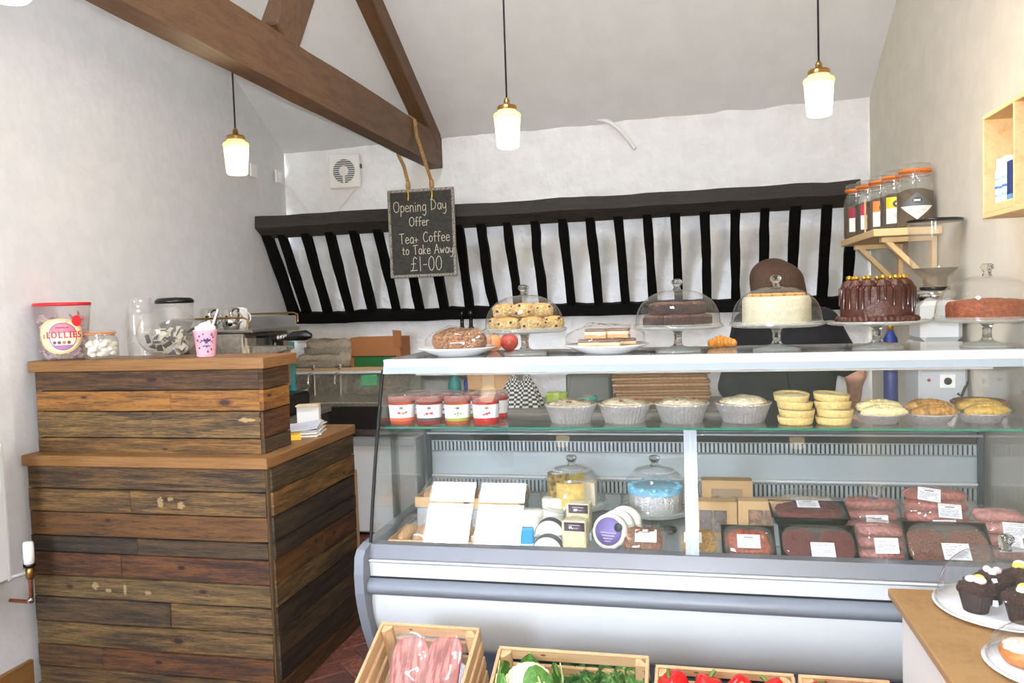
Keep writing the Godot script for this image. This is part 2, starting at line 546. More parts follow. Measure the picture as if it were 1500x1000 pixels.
func room() -> void:
	var zs := [1.4, 0.2, -1.0, -1.9, -2.6, -3.4, -4.3, -5.2]
	for side in 2:
		var st := begin()
		st.set_smooth_group(-1)
		for i in zs.size() - 1:
			var za: float = zs[i]
			var zb: float = zs[i + 1]
			var xa := left_x(za) if side == 0 else right_x(za)
			var xb := left_x(zb) if side == 0 else right_x(zb)
			var o := -0.2 if side == 0 else 0.2
			var ya := ceil_y(xa, za) + 0.02
			var yb := ceil_y(xb, zb) + 0.02
			var v := [Vector3(xa, 0, za), Vector3(xb, 0, zb), Vector3(xb, yb, zb), Vector3(xa, ya, za), Vector3(xa + o, 0, za), Vector3(xb + o, 0, zb), Vector3(xb + o, yb, zb), Vector3(xa + o, ya, za)]
			if side == 0:
				quad(st, v[0], v[1], v[2], v[3]); quad(st, v[5], v[4], v[7], v[6]); quad(st, v[3], v[2], v[6], v[7])
			else:
				quad(st, v[1], v[0], v[3], v[2]); quad(st, v[4], v[5], v[6], v[7]); quad(st, v[2], v[3], v[7], v[6])
		structure("wall_left" if side == 0 else "wall_right", finish(st), M.paint_white if side == 0 else M.paint_cream)
	# back wall: lumpy limewashed stone, built as relief
	var n := FastNoiseLite.new()
	n.seed = 5; n.frequency = 1.0; n.fractal_octaves = 4
	var n2 := FastNoiseLite.new()
	n2.seed = 9; n2.frequency = 1.0; n2.noise_type = FastNoiseLite.TYPE_CELLULAR; n2.cellular_return_type = FastNoiseLite.RETURN_DISTANCE2_SUB
	var bw := begin()
	sheet(bw, 150, 110, func(u, v):
		var x: float = lerpf(-2.86, 1.2, u)
		var y: float = v * (ceil_y(x, -5.2) + 0.03)
		var joint := clampf(n2.get_noise_2d(x * 2.6, y * 6.0) + 0.75, 0.0, 0.55)
		return Vector3(x, y, -5.205 + n.get_noise_2d(x * 2.2, y * 4.0) * 0.02 + joint * 0.03))
	box(bw, Vector3(-0.83, 1.36, -5.36), Vector3(4.1, 2.72, 0.24))
	structure("wall_back", finish(bw), M.limewash)
	# front wall, behind the camera, with the casement window whose light the counter glass mirrors
	var fw := begin()
	var xs := [-2.9, -2.42, -1.44, -0.55, 0.55, 1.4]
	for i in 5:
		var spans := [[0.0, 2.85]]
		if i == 1: spans = [[0.0, 1.17], [2.24, 2.85]]
		if i == 3: spans = [[0.0, 0.02], [2.1, 2.85]]
		for sp in spans: box(fw, Vector3((xs[i] + xs[i + 1]) / 2, (sp[0] + sp[1]) / 2, 1.5), Vector3(xs[i + 1] - xs[i], sp[1] - sp[0], 0.2))
	structure("wall_front", finish(fw), M.paint_white)
	casement("window_1", -2.42, -1.44, 1.17, 2.24)
	# the boarded shop door stands in the front wall
	var dr := structure("door_1", one_box(Vector3(0, 0.5, 1.44), Vector3(1.16, 1.0, 0.05), 0.01), mat("door_paint", rgb(206, 210, 200), 0.5))
	var df := begin()
	for x in [-0.53, 0.53]: box(df, Vector3(x, 1.55, 1.44), Vector3(0.11, 1.14, 0.05), 0.005)
	box(df, Vector3(0, 2.075, 1.44), Vector3(1.16, 0.1, 0.05), 0.005)
	part("door_frame", finish(df), M.door_paint, dr)
	for q in 2: part("door_panel", one_box(Vector3(-0.24 + 0.48 * q, 1.51, 1.445), Vector3(0.49, 1.1, 0.05), 0.012), M.door_paint, dr)
	part("handle", one_tube([Vector3(0.46, 1.0, 1.42), Vector3(0.46, 1.0, 1.38), Vector3(0.36, 1.0, 1.38)], 0.009), M.brass, dr)
	# ceiling: two plastered slopes under the rafters
	var cs := begin()
	var fields := [[-3.0, 1.4, -5.25, -1.9], [-3.0, 1.4, -1.9, RZ0], [-3.0, RX0, RZ0, RZ1], [RX1, 1.4, RZ0, RZ1], [-3.0, 1.4, RZ1, 1.6]]
	for f in fields:
		for lift in [0.0, 0.14]:
			sheet(cs, 6, 6, func(u, v):
				var x := lerpf(f[0], f[1], u if lift > 0.0 else 1.0 - u)
				var z := lerpf(f[3], f[2], v)
				return Vector3(x, ceil_y(x, z) + lift, z))
	structure("ceiling", finish(cs), mottled("paint_ceiling", rgb(224, 226, 228), rgb(221, 223, 224), 1.0, 0.8, 0.1))
	# rooflight in the front slope, behind the camera's view
	var rf := begin()
	for x in [RX0, RX1]:
		for k in 8:
			var za := lerpf(RZ0, RZ1, k / 8.0)
			var zb := lerpf(RZ0, RZ1, (k + 1) / 8.0)
			box(rf, Vector3(x, (ceil_y(x, za) + ceil_y(x, zb)) / 2 + 0.06, (za + zb) / 2), Vector3(0.04, 0.24, (zb - za) + 0.002))
	for z in [RZ0, RZ1]: box(rf, Vector3((RX0 + RX1) / 2, ceil_y((RX0 + RX1) / 2, z) + 0.06, z), Vector3(RX1 - RX0, 0.2, 0.04))
	var rl := structure("window_2", finish(rf), M.white_plastic)
	var rp := begin()
	sheet(rp, 2, 2, func(u, v):
		var x := lerpf(RX0, RX1, 1.0 - u)
		var z := lerpf(RZ1, RZ0, v)
		return Vector3(x, ceil_y(x, z) + 0.1, z))
	part("pane", finish(rp), M.clear_glass, rl)
	floor_bricks()
	var bl := begin()
	box(bl, Vector3(-2.617, 0.06, -0.6), Vector3(0.022, 0.12, 4.0), 0.004)
	structure("baseboard_left", finish(bl), M.oak_top)
	# render patch and old cable on the back wall under the eaves
	var pipe := begin()
	var pts := []
	for i in 13:
		var t := i / 12.0
		pts.append(Vector3(lerpf(-0.56, -0.31, t), 2.665 - 0.21 * t * t, -5.18))
	tube(pipe, pts, 0.014, 8)
	tag(part("wall_conduit", finish(pipe), M.limewash, self), "white painted curved pipe on the back wall just under the ceiling", "pipe")

func casement(called: String, x0: float, x1: float, y0: float, y1: float) -> void:
	var fr := begin()
	var xm := (x0 + x1) / 2
	var ym := y0 + (y1 - y0) * 0.64
	for x in [x0 + 0.02, xm, x1 - 0.02]: box(fr, Vector3(x, (y0 + y1) / 2, 1.5), Vector3(0.035 if x != xm else 0.045, y1 - y0, 0.06), 0.004)
	for y in [y0 + 0.02, ym, y1 - 0.02]: box(fr, Vector3(xm, y, 1.5), Vector3(x1 - x0, 0.035, 0.06), 0.004)
	var w := structure(called, finish(fr), M.white_plastic)
	for a in [[x0, xm], [xm, x1]]:
		for b in [[y0, ym], [ym, y1]]:
			part("pane", one_box(Vector3((a[0] + a[1]) / 2, (b[0] + b[1]) / 2, 1.5), Vector3(a[1] - a[0] - 0.03, b[1] - b[0] - 0.03, 0.004)), M.clear_glass, w)
	part("window_sill", one_box(Vector3(xm, y0 - 0.015, 1.43), Vector3(x1 - x0, 0.03, 0.16), 0.004), M.white_plastic, w)

func floor_bricks() -> void:
	var fl := structure("floor", one_box(Vector3(-0.8, -0.07, -1.9), Vector3(4.5, 0.12, 7.2)), mottled("mortar", rgb(120, 104, 92), rgb(92, 80, 70), 5.0, 0.9))
	var looks := []
	for i in 4:
		var c: Color = [rgb(126, 66, 46), rgb(108, 56, 42), rgb(140, 80, 58), rgb(98, 58, 46)][i]
		looks.append(mottled("brick_%d" % i, c, c.darkened(0.25), 6.0, 0.7, 0.2))
	var shapes := []
	for k in 2: shapes.append(one_box(Vector3.ZERO, Vector3(0.192, 0.03, 0.092) if k == 0 else Vector3(0.192, 0.027, 0.09), 0.005).commit())
	var rest := begin()
	var near := []
	# herringbone: pairs of bricks on a diagonal lattice
	for a in range(-24, 25):
		for b in range(-24, 25):
			for k in 2:
				var p := Vector2(a * 0.1 + b * 0.2, a * 0.1 - b * 0.2)
				if k == 1: p += Vector2(-0.05, 0.15)
				var q := p.rotated(PI / 4) + Vector2(-0.8, -2.4)
				if q.x < -2.55 or q.x > 1.1 or q.y > 1.3 or q.y < -5.1: continue
				near.append([q.distance_squared_to(Vector2(-1.3, -2.9)), q, k])
	near.sort_custom(func(x, y): return x[0] < y[0])
	for i in near.size():
		var q: Vector2 = near[i][1]
		var yaw := -PI / 4 if near[i][2] == 0 else PI / 4
		if i < 280:
			var o := part("brick", shapes[i % 2], looks[rng.randi() % 4], fl)
			o.position = Vector3(q.x, rng.randf_range(-0.013, -0.0105), q.y)
			o.rotation = Vector3(rng.randf_range(-0.006, 0.006), yaw + rng.randf_range(-0.015, 0.015), rng.randf_range(-0.006, 0.006))
		else:
			T = Transform3D(Basis(Vector3.UP, yaw), Vector3(q.x, -0.012, q.y))
			box(rest, Vector3.ZERO, Vector3(0.192, 0.03, 0.092), 0.005)
			T = Transform3D.IDENTITY
	part("bricks", finish(rest), looks[0], fl, "", "stuff")

func roof_truss() -> void:
	var t := thing("roof_truss", "dark brown timber roof truss with long tie beam crossing the room under the ceiling", "roof truss", Vector3(-1.66, 2.42, -5.2))
	var tb := begin()
	# tie beam, a little wavy along its arrises
	var nn := 24
	var rows := []
	for i in nn + 1:
		var z := lerpf(0.0, 6.6, float(i) / nn)
		var w := nz.get_noise_1d(z * 20.0) * 0.006
		rows.append([Vector3(-0.045, 0.0 + w, z), Vector3(0.045, 0.004 - w, z), Vector3(0.045 + w, 0.215 + w, z), Vector3(-0.045, 0.212, z)])
	tb.set_smooth_group(-1)
	for i in nn:
		for k in 4:
			var l := (k + 1) % 4
			quad(tb, rows[i][k], rows[i + 1][k], rows[i + 1][l], rows[i][l], Vector2(float(i) / 8.0, k * 0.9), Vector2(float(i + 1) / 8.0, k * 0.9 + 0.9))
	quad(tb, rows[0][0], rows[0][3], rows[0][2], rows[0][1])
	quad(tb, rows[nn][0], rows[nn][1], rows[nn][2], rows[nn][3])
	part("tie_beam", finish(tb), M.beam_oak, t)
	for half in 2:
		var a := Vector3(0.0, 0.17, 0.05) if half == 0 else Vector3(0.0, 0.17, 6.55)
		var b := Vector3(0.0, ceil_y(-1.66, -1.9) - 2.42 - 0.07, 3.26 if half == 0 else 3.34)
		var o := part("rafter", one_box(Vector3.ZERO, Vector3((b - a).length(), 0.13, 0.1), 0.008), M.beam_oak, t)
		o.transform = Transform3D(Basis((b - a).normalized(), Vector3.RIGHT.cross((b - a).normalized()) * -1.0, Vector3.RIGHT * -1.0).orthonormalized(), (a + b) / 2)
		var s0 := Vector3(0.0, 0.2, 2.12 if half == 0 else 4.48)
		var s1 := Vector3(0.0, 0.82, 1.72 if half == 0 else 4.88)
		var so := part("strut", one_box(Vector3.ZERO, Vector3((s1 - s0).length(), 0.19, 0.085), 0.008), M.beam_oak, t)
		so.transform = Transform3D(Basis((s1 - s0).normalized(), Vector3.RIGHT.cross((s1 - s0).normalized()) * -1.0, Vector3.RIGHT * -1.0).orthonormalized(), (s0 + s1) / 2)

func pendants() -> void:
	var jar_mat := glow("lamp_glass", Color(1.0, 0.93, 0.76), 2.0)
	var top_mat := glow("lamp_glass_top", Color(1.0, 0.86, 0.56), 0.75)
	var first: Node3D = null
	var at := [[-1.77, 2.048, -2.9, "jar pendant lamp with brass cap in front of the left wall"], [-0.642, 2.072, -2.9, "jar pendant lamp with brass cap over the middle of the counter"], [0.455, 2.1, -2.9, "jar pendant lamp with brass cap nearest the right wall"], [-1.21, 2.085, -1.24, "jar pendant lamp cut off by the upper left corner"], [-0.89, 2.1, -0.22, "jar pendant lamp behind the photographer on the left"], [0.70, 2.1, -0.22, "jar pendant lamp behind the photographer on the right"]]
	for k in at.size():
		var a: Array = at[k]
		var p := Vector3(a[0], a[1], a[2])
		var t: Node3D
		if k == 0:
			t = thing("pendant_lamp", a[3], "pendant lamp", p, 0.0, "jar pendant lamps")
			part("glass_jar", one_lathe([Vector2(0.0, 0.0), Vector2(0.036, 0.0), Vector2(0.041, 0.006), Vector2(0.045, 0.06), Vector2(0.0485, 0.108), Vector2(0.0, 0.1085)], 40, Vector3.ZERO, 0.012, 20), jar_mat, t)
			part("jar_shoulder", one_lathe([Vector2(0.0485, 0.108), Vector2(0.052, 0.118), Vector2(0.049, 0.126), Vector2(0.036, 0.134), Vector2(0.034, 0.142)], 32), top_mat, t)
			part("brass_cap", one_lathe([Vector2(0.0365, 0.138), Vector2(0.0365, 0.152), Vector2(0.033, 0.156), Vector2(0.012, 0.158), Vector2(0.011, 0.176), Vector2(0.006, 0.186), Vector2(0.0, 0.187)], 24), M.brass, t)
			first = t
		else:
			t = copy_of(first, a[3], p)
		var top := ceil_y(p.x, p.z) - p.y
		part("cord", one_tube([Vector3(0, 0.183, 0), Vector3(0, top, 0)], 0.0035, 6), M.rubber_dark, t)
		part("ceiling_rose", one_lathe([Vector2(0.0, top - 0.03), Vector2(0.04, top - 0.03), Vector2(0.045, top), Vector2(0.045, top + 0.04)], 20), M.brass, t)
		var l := OmniLight3D.new()
		l.name = "pendant_bulb"
		t.add_child(l, true)
		l.position = Vector3(0, 0.06, 0)
		l.light_color = Color(1.0, 0.83, 0.58).linear_to_srgb()
		l.light_energy = LAMP
		l.light_size = 0.03
		l.omni_range = 12.0
		l.omni_attenuation = 2.0
		l.shadow_enabled = true

func hay_rack() -> void:
	var t := thing("hay_rack", "long black wooden hay rack of slanting bars fixed along the back wall", "hay rack", Vector3(-0.95, 1.38, -5.16))
	# local: x along, y up, z towards the room; foot rail on the wall, head rail 0.5 m out
	var worn := timber("worn_black_oak", rgb(46, 41, 35), rgb(24, 21, 18), rgb(66, 60, 52), {"len": 3.8, "wid": 0.16, "streak": 0.4, "scuff": 0.25, "rough": 0.8, "bump": 0.2, "w": 256})
	for head in [false, true]:
		var st := begin()
		st.set_smooth_group(-1)
		var n := 44
		var rows := []
		for i in n + 1:
			var x := lerpf(-1.812 if head else -1.80, 1.90, float(i) / n)
			var w := nz.get_noise_1d(x * 30.0 + (60.0 if head else 0.0))
			if head: rows.append([Vector3(x, 0.59, 0.36), Vector3(x, 0.652 + w * 0.006, 0.46), Vector3(x, 0.728 + w * 0.008, 0.452), Vector3(x, 0.74 + w * 0.008, 0.36)])
			else:
				var hi := 0.085 + w * 0.012 + 0.024 * absf(sin(x * 18.7)) - 0.008
				rows.append([Vector3(x, 0.012, -0.03), Vector3(x, 0.008 + w * 0.006, 0.075), Vector3(x, hi - 0.012, 0.07), Vector3(x, hi, -0.01)])
		for i in n:
			for k in 4:
				var l := (k + 1) % 4
				quad(st, rows[i + 1][k], rows[i][k], rows[i][l], rows[i + 1][l], Vector2(float(i) / n, k * 0.9), Vector2(float(i + 1) / n, k * 0.9 + 0.9))
		quad(st, rows[0][0], rows[0][3], rows[0][2], rows[0][1])
		quad(st, rows[n][0], rows[n][1], rows[n][2], rows[n][3])
		part("head_rail" if head else "foot_rail", finish(st), worn if head else M.black_oak, t)
	var tops := [-1.775, -1.672, -1.495, -1.326, -1.159, -0.99, -0.814, -0.636, -0.452, -0.303, -0.133, 0.039, 0.213, 0.384, 0.552, 0.724, 0.891, 1.059, 1.232, 1.4, 1.568, 1.737, 1.87]
	var feet := [-1.775, -1.675, -1.517, -1.351, -1.182, -1.006, -0.836, -0.664, -0.481, -0.315, -0.145, 0.03, 0.21, 0.39, 0.565, 0.737, 0.897, 1.074, 1.246, 1.41, 1.575, 1.753, 1.90]
	for k in tops.size():
		var st := begin()
		st.set_smooth_group(-1)
		var n := 9
		var rows := []
		var wide := 0.034 if k == 0 else 0.027
		for i in n + 1:
			var f := float(i) / n
			var y := lerpf(0.05, 0.665, f)
			var z := lerpf(0.03, 0.40, f)
			var b: float = nz.get_noise_2d(k * 37.0, f * 16.0) * 0.014 * (1.0 if k in [8, 9, 10, 11] else 0.3)
			var x: float = lerpf(feet[k], tops[k], f) + b
			var w := wide * (1.0 + 0.25 * nz.get_noise_2d(k * 11.0 + 5.0, f * 22.0))
			rows.append([Vector3(x - w, y - 0.010, z + 0.018), Vector3(x + w, y - 0.010, z + 0.018), Vector3(x + w, y + 0.010, z - 0.018), Vector3(x - w, y + 0.010, z - 0.018)])
		for i in n:
			for q in 4:
				var l := (q + 1) % 4
				quad(st, rows[i][q], rows[i][l], rows[i + 1][l], rows[i + 1][q], Vector2(float(i) / n, q * 0.3), Vector2(float(i + 1) / n, q * 0.3 + 0.3))
		part("end_bar" if k == 0 else "bar", finish(st), M.black_oak, t)

func wall_fittings() -> void:
	# extractor fan
	var f := thing("extractor_fan", "square white extractor fan with round slatted grille high on the back wall", "extractor fan", Vector3(-2.323, 2.445, -5.195))
	part("housing", one_box(Vector3(0, 0, 0.018), Vector3(0.23, 0.235, 0.034), 0.01), M.white_plastic, f)
	part("dark_opening", one_lathe([Vector2(0.0, 0.0), Vector2(0.082, 0.0), Vector2(0.082, 0.002), Vector2(0.0, 0.002)], 32), mat("fan_dark", rgb(92, 98, 106), 0.6), f).transform = Transform3D(Basis(Vector3.RIGHT, PI / 2), Vector3(0, 0, 0.0345))
	for i in 11:
		var y := -0.07 + i * 0.014
		var half := sqrt(maxf(0.0, 0.084 * 0.084 - y * y))
		part("slat", one_box(Vector3(0, y, 0.04), Vector3(half * 2, 0.006, 0.006), 0.001), M.white_plastic, f)
	var hub := begin()
	lathe(hub, [Vector2(0.0, 0.006), Vector2(0.032, 0.004), Vector2(0.036, 0.0)], 24)
	part("hub", finish(hub), M.white_plastic, f).transform = Transform3D(Basis(Vector3.RIGHT, PI / 2), Vector3(0, 0, 0.042))
	part("rib", one_box(Vector3(0, -0.06, 0.042), Vector3(0.014, 0.06, 0.008), 0.002), M.white_plastic, f)
	part("pull_tab", one_box(Vector3(0.121, 0.03, 0.02), Vector3(0.012, 0.03, 0.02), 0.003), mat("grey_tab", rgb(90, 90, 92), 0.5), f)
	var cable := begin()
	var pts := []
	for i in 15:
		var k := i / 14.0
		pts.append(Vector3(lerpf(-2.757, -2.245, k), 2.395 - 0.27 * sin(PI * k) * (1.0 - 0.25 * k) - 0.06 * k, -5.03 if i == 0 else -5.178))
	tube(cable, pts, 0.0045, 6)
	tag(part("fan_cable", finish(cable), M.white_plastic, self), "thin white cable drooping from wall switch to extractor fan", "cable")
	for k in 2:
		var p := Vector3(-2.762, 2.415, -5.03) if k == 0 else Vector3(-2.735, 2.40, -4.66)
		var s := thing("wall_switch", "pale fused switch plate on left wall beside the back corner" if k == 0 else "plain square blanking plate on left wall just behind the left pendant lamp", "switch", p, PI / 2 + 0.07)
		part("plate", one_box(Vector3(0, 0, 0.006), Vector3(0.086, 0.086, 0.012), 0.003), M.white_plastic, s)
		part("rocker" if k == 0 else "screw_cover", one_box(Vector3(0.01, 0.012, 0.014), Vector3(0.03, 0.02, 0.006), 0.002) if k == 0 else one_box(Vector3(0, 0, 0.013), Vector3(0.05, 0.008, 0.004), 0.001), M.white_plastic, s)
	# radiator at the left edge of the frame with its valve
	var r := thing("radiator", "white panel radiator on left wall, only its end in view", "radiator", Vector3(-2.5, 0.5, -2.0))
	part("panel", one_box(Vector3(-0.03, 0.27, 0), Vector3(0.05, 0.52, 0.84), 0.012), M.white_gloss, r)
	part("end_cover", one_box(Vector3(-0.05, 0.27, -0.425), Vector3(0.075, 0.53, 0.02), 0.006), M.white_gloss, r)
	part("valve_head", one_lathe([Vector2(0.0, 0.05), Vector2(0.018, 0.05), Vector2(0.02, 0.07), Vector2(0.02, 0.125), Vector2(0.016, 0.135), Vector2(0.0, 0.136)], 20, Vector3(0.0, 0.0, -0.5)), M.white_plastic, r)
	part("collar", one_lathe([Vector2(0.0, 0.038), Vector2(0.021, 0.038), Vector2(0.021, 0.05), Vector2(0.0, 0.05)], 16, Vector3(0.0, 0.0, -0.5)), M.black_plastic, r)
	part("valve_body", one_lathe([Vector2(0.0, -0.01), Vector2(0.011, -0.01), Vector2(0.015, 0.0), Vector2(0.015, 0.02), Vector2(0.012, 0.038), Vector2(0.0, 0.038)], 16, Vector3(0.0, 0.0, -0.5)), M.brass, r)
	part("copper_pipe", one_tube([Vector3(0, 0.0, -0.5), Vector3(0, -0.08, -0.5), Vector3(-0.015, -0.1, -0.5), Vector3(-0.1, -0.1, -0.5)], 0.0075, 8), mat("copper", rgb(160, 96, 70), 0.35, 0.9), r)
	part("elbow", one_blob(Vector3(-0.005, -0.095, -0.5), Vector3(0.013, 0.013, 0.013), 0.0, 1.0, 10), M.chrome, r)
	part("bracket", one_box(Vector3(-0.05, 0.27, 0.1), Vector3(0.1, 0.3, 0.03), 0.002), M.white_gloss, r)
	part("foot_pipe", one_tube([Vector3(-0.03, 0.02, -0.36), Vector3(-0.03, 0.01, -0.5), Vector3(0.0, 0.01, -0.5)], 0.008, 8), M.white_gloss, r)

# single-stroke handwriting, each letter a few polylines in a box one unit high
const STROKES := {
	"O": [[0.35, 1.0, 0.08, 0.85, 0.0, 0.5, 0.1, 0.12, 0.35, 0.0, 0.6, 0.15, 0.68, 0.5, 0.6, 0.88, 0.35, 1.0]], "p": [[0.05, 0.6, 0.03, -0.4], [0.04, 0.42, 0.2, 0.62, 0.42, 0.5, 0.42, 0.15, 0.2, 0.0, 0.05, 0.12]],
	"e": [[0.02, 0.3, 0.42, 0.34, 0.36, 0.56, 0.18, 0.6, 0.02, 0.4, 0.05, 0.1, 0.22, 0.0, 0.44, 0.1]], "n": [[0.03, 0.6, 0.03, 0.0], [0.03, 0.42, 0.2, 0.6, 0.36, 0.5, 0.4, 0.0]], "i": [[0.08, 0.55, 0.09, 0.0], [0.07, 0.78, 0.09, 0.82]],
	"g": [[0.42, 0.5, 0.2, 0.62, 0.03, 0.4, 0.06, 0.1, 0.22, 0.04, 0.42, 0.25], [0.42, 0.58, 0.42, -0.2, 0.28, -0.42, 0.05, -0.3]], "D": [[0.08, 1.0, 0.08, 0.0], [0.0, 0.98, 0.4, 0.9, 0.62, 0.55, 0.5, 0.15, 0.05, 0.0]],
	"a": [[0.42, 0.5, 0.2, 0.62, 0.03, 0.4, 0.06, 0.1, 0.22, 0.0, 0.4, 0.2], [0.42, 0.58, 0.44, 0.0]], "y": [[0.02, 0.55, 0.06, 0.15, 0.22, 0.08, 0.4, 0.25], [0.42, 0.56, 0.42, -0.2, 0.28, -0.42, 0.08, -0.35]],
	"f": [[0.4, 0.92, 0.24, 1.0, 0.14, 0.85, 0.13, 0.0], [0.0, 0.52, 0.34, 0.54]], "r": [[0.04, 0.6, 0.05, 0.0], [0.05, 0.35, 0.2, 0.58, 0.36, 0.55]], "T": [[0.0, 0.95, 0.62, 1.0], [0.3, 0.97, 0.32, 0.0]],
	"+": [[0.0, 0.3, 0.4, 0.32], [0.2, 0.52, 0.2, 0.1]], "C": [[0.58, 0.9, 0.35, 1.0, 0.1, 0.75, 0.05, 0.35, 0.2, 0.05, 0.45, 0.04, 0.6, 0.18]], "o": [[0.22, 0.6, 0.04, 0.45, 0.05, 0.12, 0.22, 0.0, 0.4, 0.14, 0.42, 0.44, 0.22, 0.6]],
	"t": [[0.16, 0.8, 0.14, 0.06, 0.34, 0.04], [0.0, 0.56, 0.3, 0.56]], "A": [[0.0, 0.0, 0.32, 1.0, 0.62, 0.0], [0.1, 0.4, 0.52, 0.4]], "k": [[0.06, 1.0, 0.06, 0.0], [0.38, 0.6, 0.08, 0.28, 0.4, 0.0]],
	"w": [[0.0, 0.58, 0.12, 0.04, 0.26, 0.45, 0.4, 0.04, 0.54, 0.58]], "£": [[0.62, 0.85, 0.45, 1.0, 0.3, 0.85, 0.3, 0.3, 0.2, 0.05, 0.02, 0.02], [0.02, 0.02, 0.62, 0.05], [0.1, 0.5, 0.5, 0.52]],
	"1": [[0.1, 1.0, 0.12, 0.0]], "-": [[0.0, 0.42, 0.3, 0.44]], "0": [[0.25, 1.0, 0.06, 0.8, 0.0, 0.4, 0.12, 0.06, 0.28, 0.0, 0.46, 0.2, 0.5, 0.6, 0.42, 0.9, 0.25, 1.0]], "l": [[0.08, 1.0, 0.08, 0.0]]}
const ADVANCE := {"O": 0.78, "D": 0.74, "T": 0.7, "C": 0.7, "A": 0.72, "w": 0.64, "i": 0.24, "r": 0.42, "t": 0.42, "f": 0.42, "£": 0.74, "1": 0.32, "-": 0.42, "0": 0.6, "+": 0.56, " ": 0.38}

func chalk(st: SurfaceTool, s: String, x: float, y: float, h: float, tilt := 0.0, wide := 0.0036) -> void:
	st.set_smooth_group(-1)
	for ch in s:
		for line in STROKES.get(ch, []):
			var pts := []
			for i in range(0, line.size(), 2): pts.append(Vector2(line[i] * h * 0.82, line[i + 1] * h))
			for i in pts.size() - 1:
				var a: Vector2 = pts[i] + Vector2(x, y + tilt * x)
				var b: Vector2 = pts[i + 1] + Vector2(x, y + tilt * x)
				var d := (b - a).normalized() * wide * 0.5
				var o := Vector2(-d.y, d.x)
				a -= d * 0.8
				b += d * 0.8
				quad(st, Vector3(a.x - o.x, a.y - o.y, 0), Vector3(b.x - o.x, b.y - o.y, 0), Vector3(b.x + o.x, b.y + o.y, 0), Vector3(a.x + o.x, a.y + o.y, 0))
		x += ADVANCE.get(ch, 0.52) * h * 0.82 + h * 0.05

func hanging_sign() -> void:
	var s := thing("chalkboard", "black chalkboard offering tea and coffee hung on ropes from the roof beam", "chalkboard", Vector3(-1.585, 1.937, -4.63), 0.03)
	s.rotation.z = 0.004
	s.scale = Vector3.ONE * 0.985
	part("slate", one_box(Vector3.ZERO, Vector3(0.4, 0.52, 0.012)), mottled("slate_board", rgb(52, 50, 44), rgb(40, 38, 34), 5.0, 0.85), s)
	for a in [[Vector3(0, 0.265, 0), Vector3(0.43, 0.018, 0.02)], [Vector3(0, -0.265, 0), Vector3(0.43, 0.018, 0.02)], [Vector3(-0.207, 0, 0), Vector3(0.018, 0.53, 0.02)], [Vector3(0.207, 0, 0), Vector3(0.018, 0.53, 0.02)]]:
		part("frame", one_box(a[0], a[1], 0.003), mottled("worn_frame", rgb(150, 144, 132), rgb(70, 66, 60), 14.0, 0.7), s)
	for w in [["Opening Day", -0.178, 0.135, 0.066, 0.02], ["Offer", -0.078, 0.045, 0.056, 0.0], ["Tea+ Coffee", -0.148, -0.062, 0.063, 0.03], ["to Take Away", -0.132, -0.132, 0.0575, 0.0], ["£1-00", -0.084, -0.235, 0.088, 0.04]]:
		var cx: float = w[1]
		for word in w[0].split(" "):
			var ch := begin()
			T = Transform3D(Basis(), Vector3(0, 0, 0.0072))
			chalk(ch, word, cx, w[2] + w[4] * (cx - w[1]), w[3], 0.0)
			T = Transform3D.IDENTITY
			part("chalk_word", finish(ch), mat("chalk_stroke", rgb(196, 188, 168), 0.9), s, "handwritten chalk " + word)
			for chx in word + " ": cx += ADVANCE.get(chx, 0.52) * w[3] * 0.82 + w[3] * 0.05
	var rope_mat := mottled("rope_fibre", rgb(186, 146, 92), rgb(120, 86, 50), 40.0, 0.9)
	for k in 2:
		var x := -0.078 if k == 0 else 0.075
		part("hook", one_tube([Vector3(x, 0.205, 0.012), Vector3(x + 0.006, 0.235, 0.02), Vector3(x, 0.262, 0.01), Vector3(x, 0.285, 0.0)], 0.005, 8), mat("gold_hook", rgb(206, 160, 60), 0.3, 1.0), s)
		part("rope_end", one_lathe([Vector2(0.0, 0.275), Vector2(0.014, 0.278), Vector2(0.016, 0.3), Vector2(0.014, 0.322), Vector2(0.0, 0.325)], 12, Vector3(x, 0, 0)), rope_mat, s)
	# the two lengths of one rope go up on either side of the tie beam and over it
	var rp := begin()
	for strand in 3:
		var pts := []
		var path := [Vector3(-0.078, 0.315, 0), Vector3(-0.1, 0.42, 0), Vector3(-0.136, 0.5, 0), Vector3(-0.138, 0.69, 0), Vector3(-0.11, 0.722, 0), Vector3(-0.05, 0.724, 0), Vector3(-0.018, 0.7, 0), Vector3(-0.008, 0.6, 0), Vector3(0.03, 0.47, 0), Vector3(0.075, 0.315, 0)]
		var cv := Curve3D.new()
		for p in path: cv.add_point(p)
		var len := cv.get_baked_length()
		for i in 111:
			var d := len * i / 110.0
			var p := cv.sample_baked(d)
			var a := d * 150.0 + TAU * strand / 3.0
			pts.append(p + Vector3(cos(a), 0.3 * sin(a), sin(a)) * 0.007)
		tube(rp, pts, 0.0062, 6)
	part("rope", finish(rp), rope_mat, s)

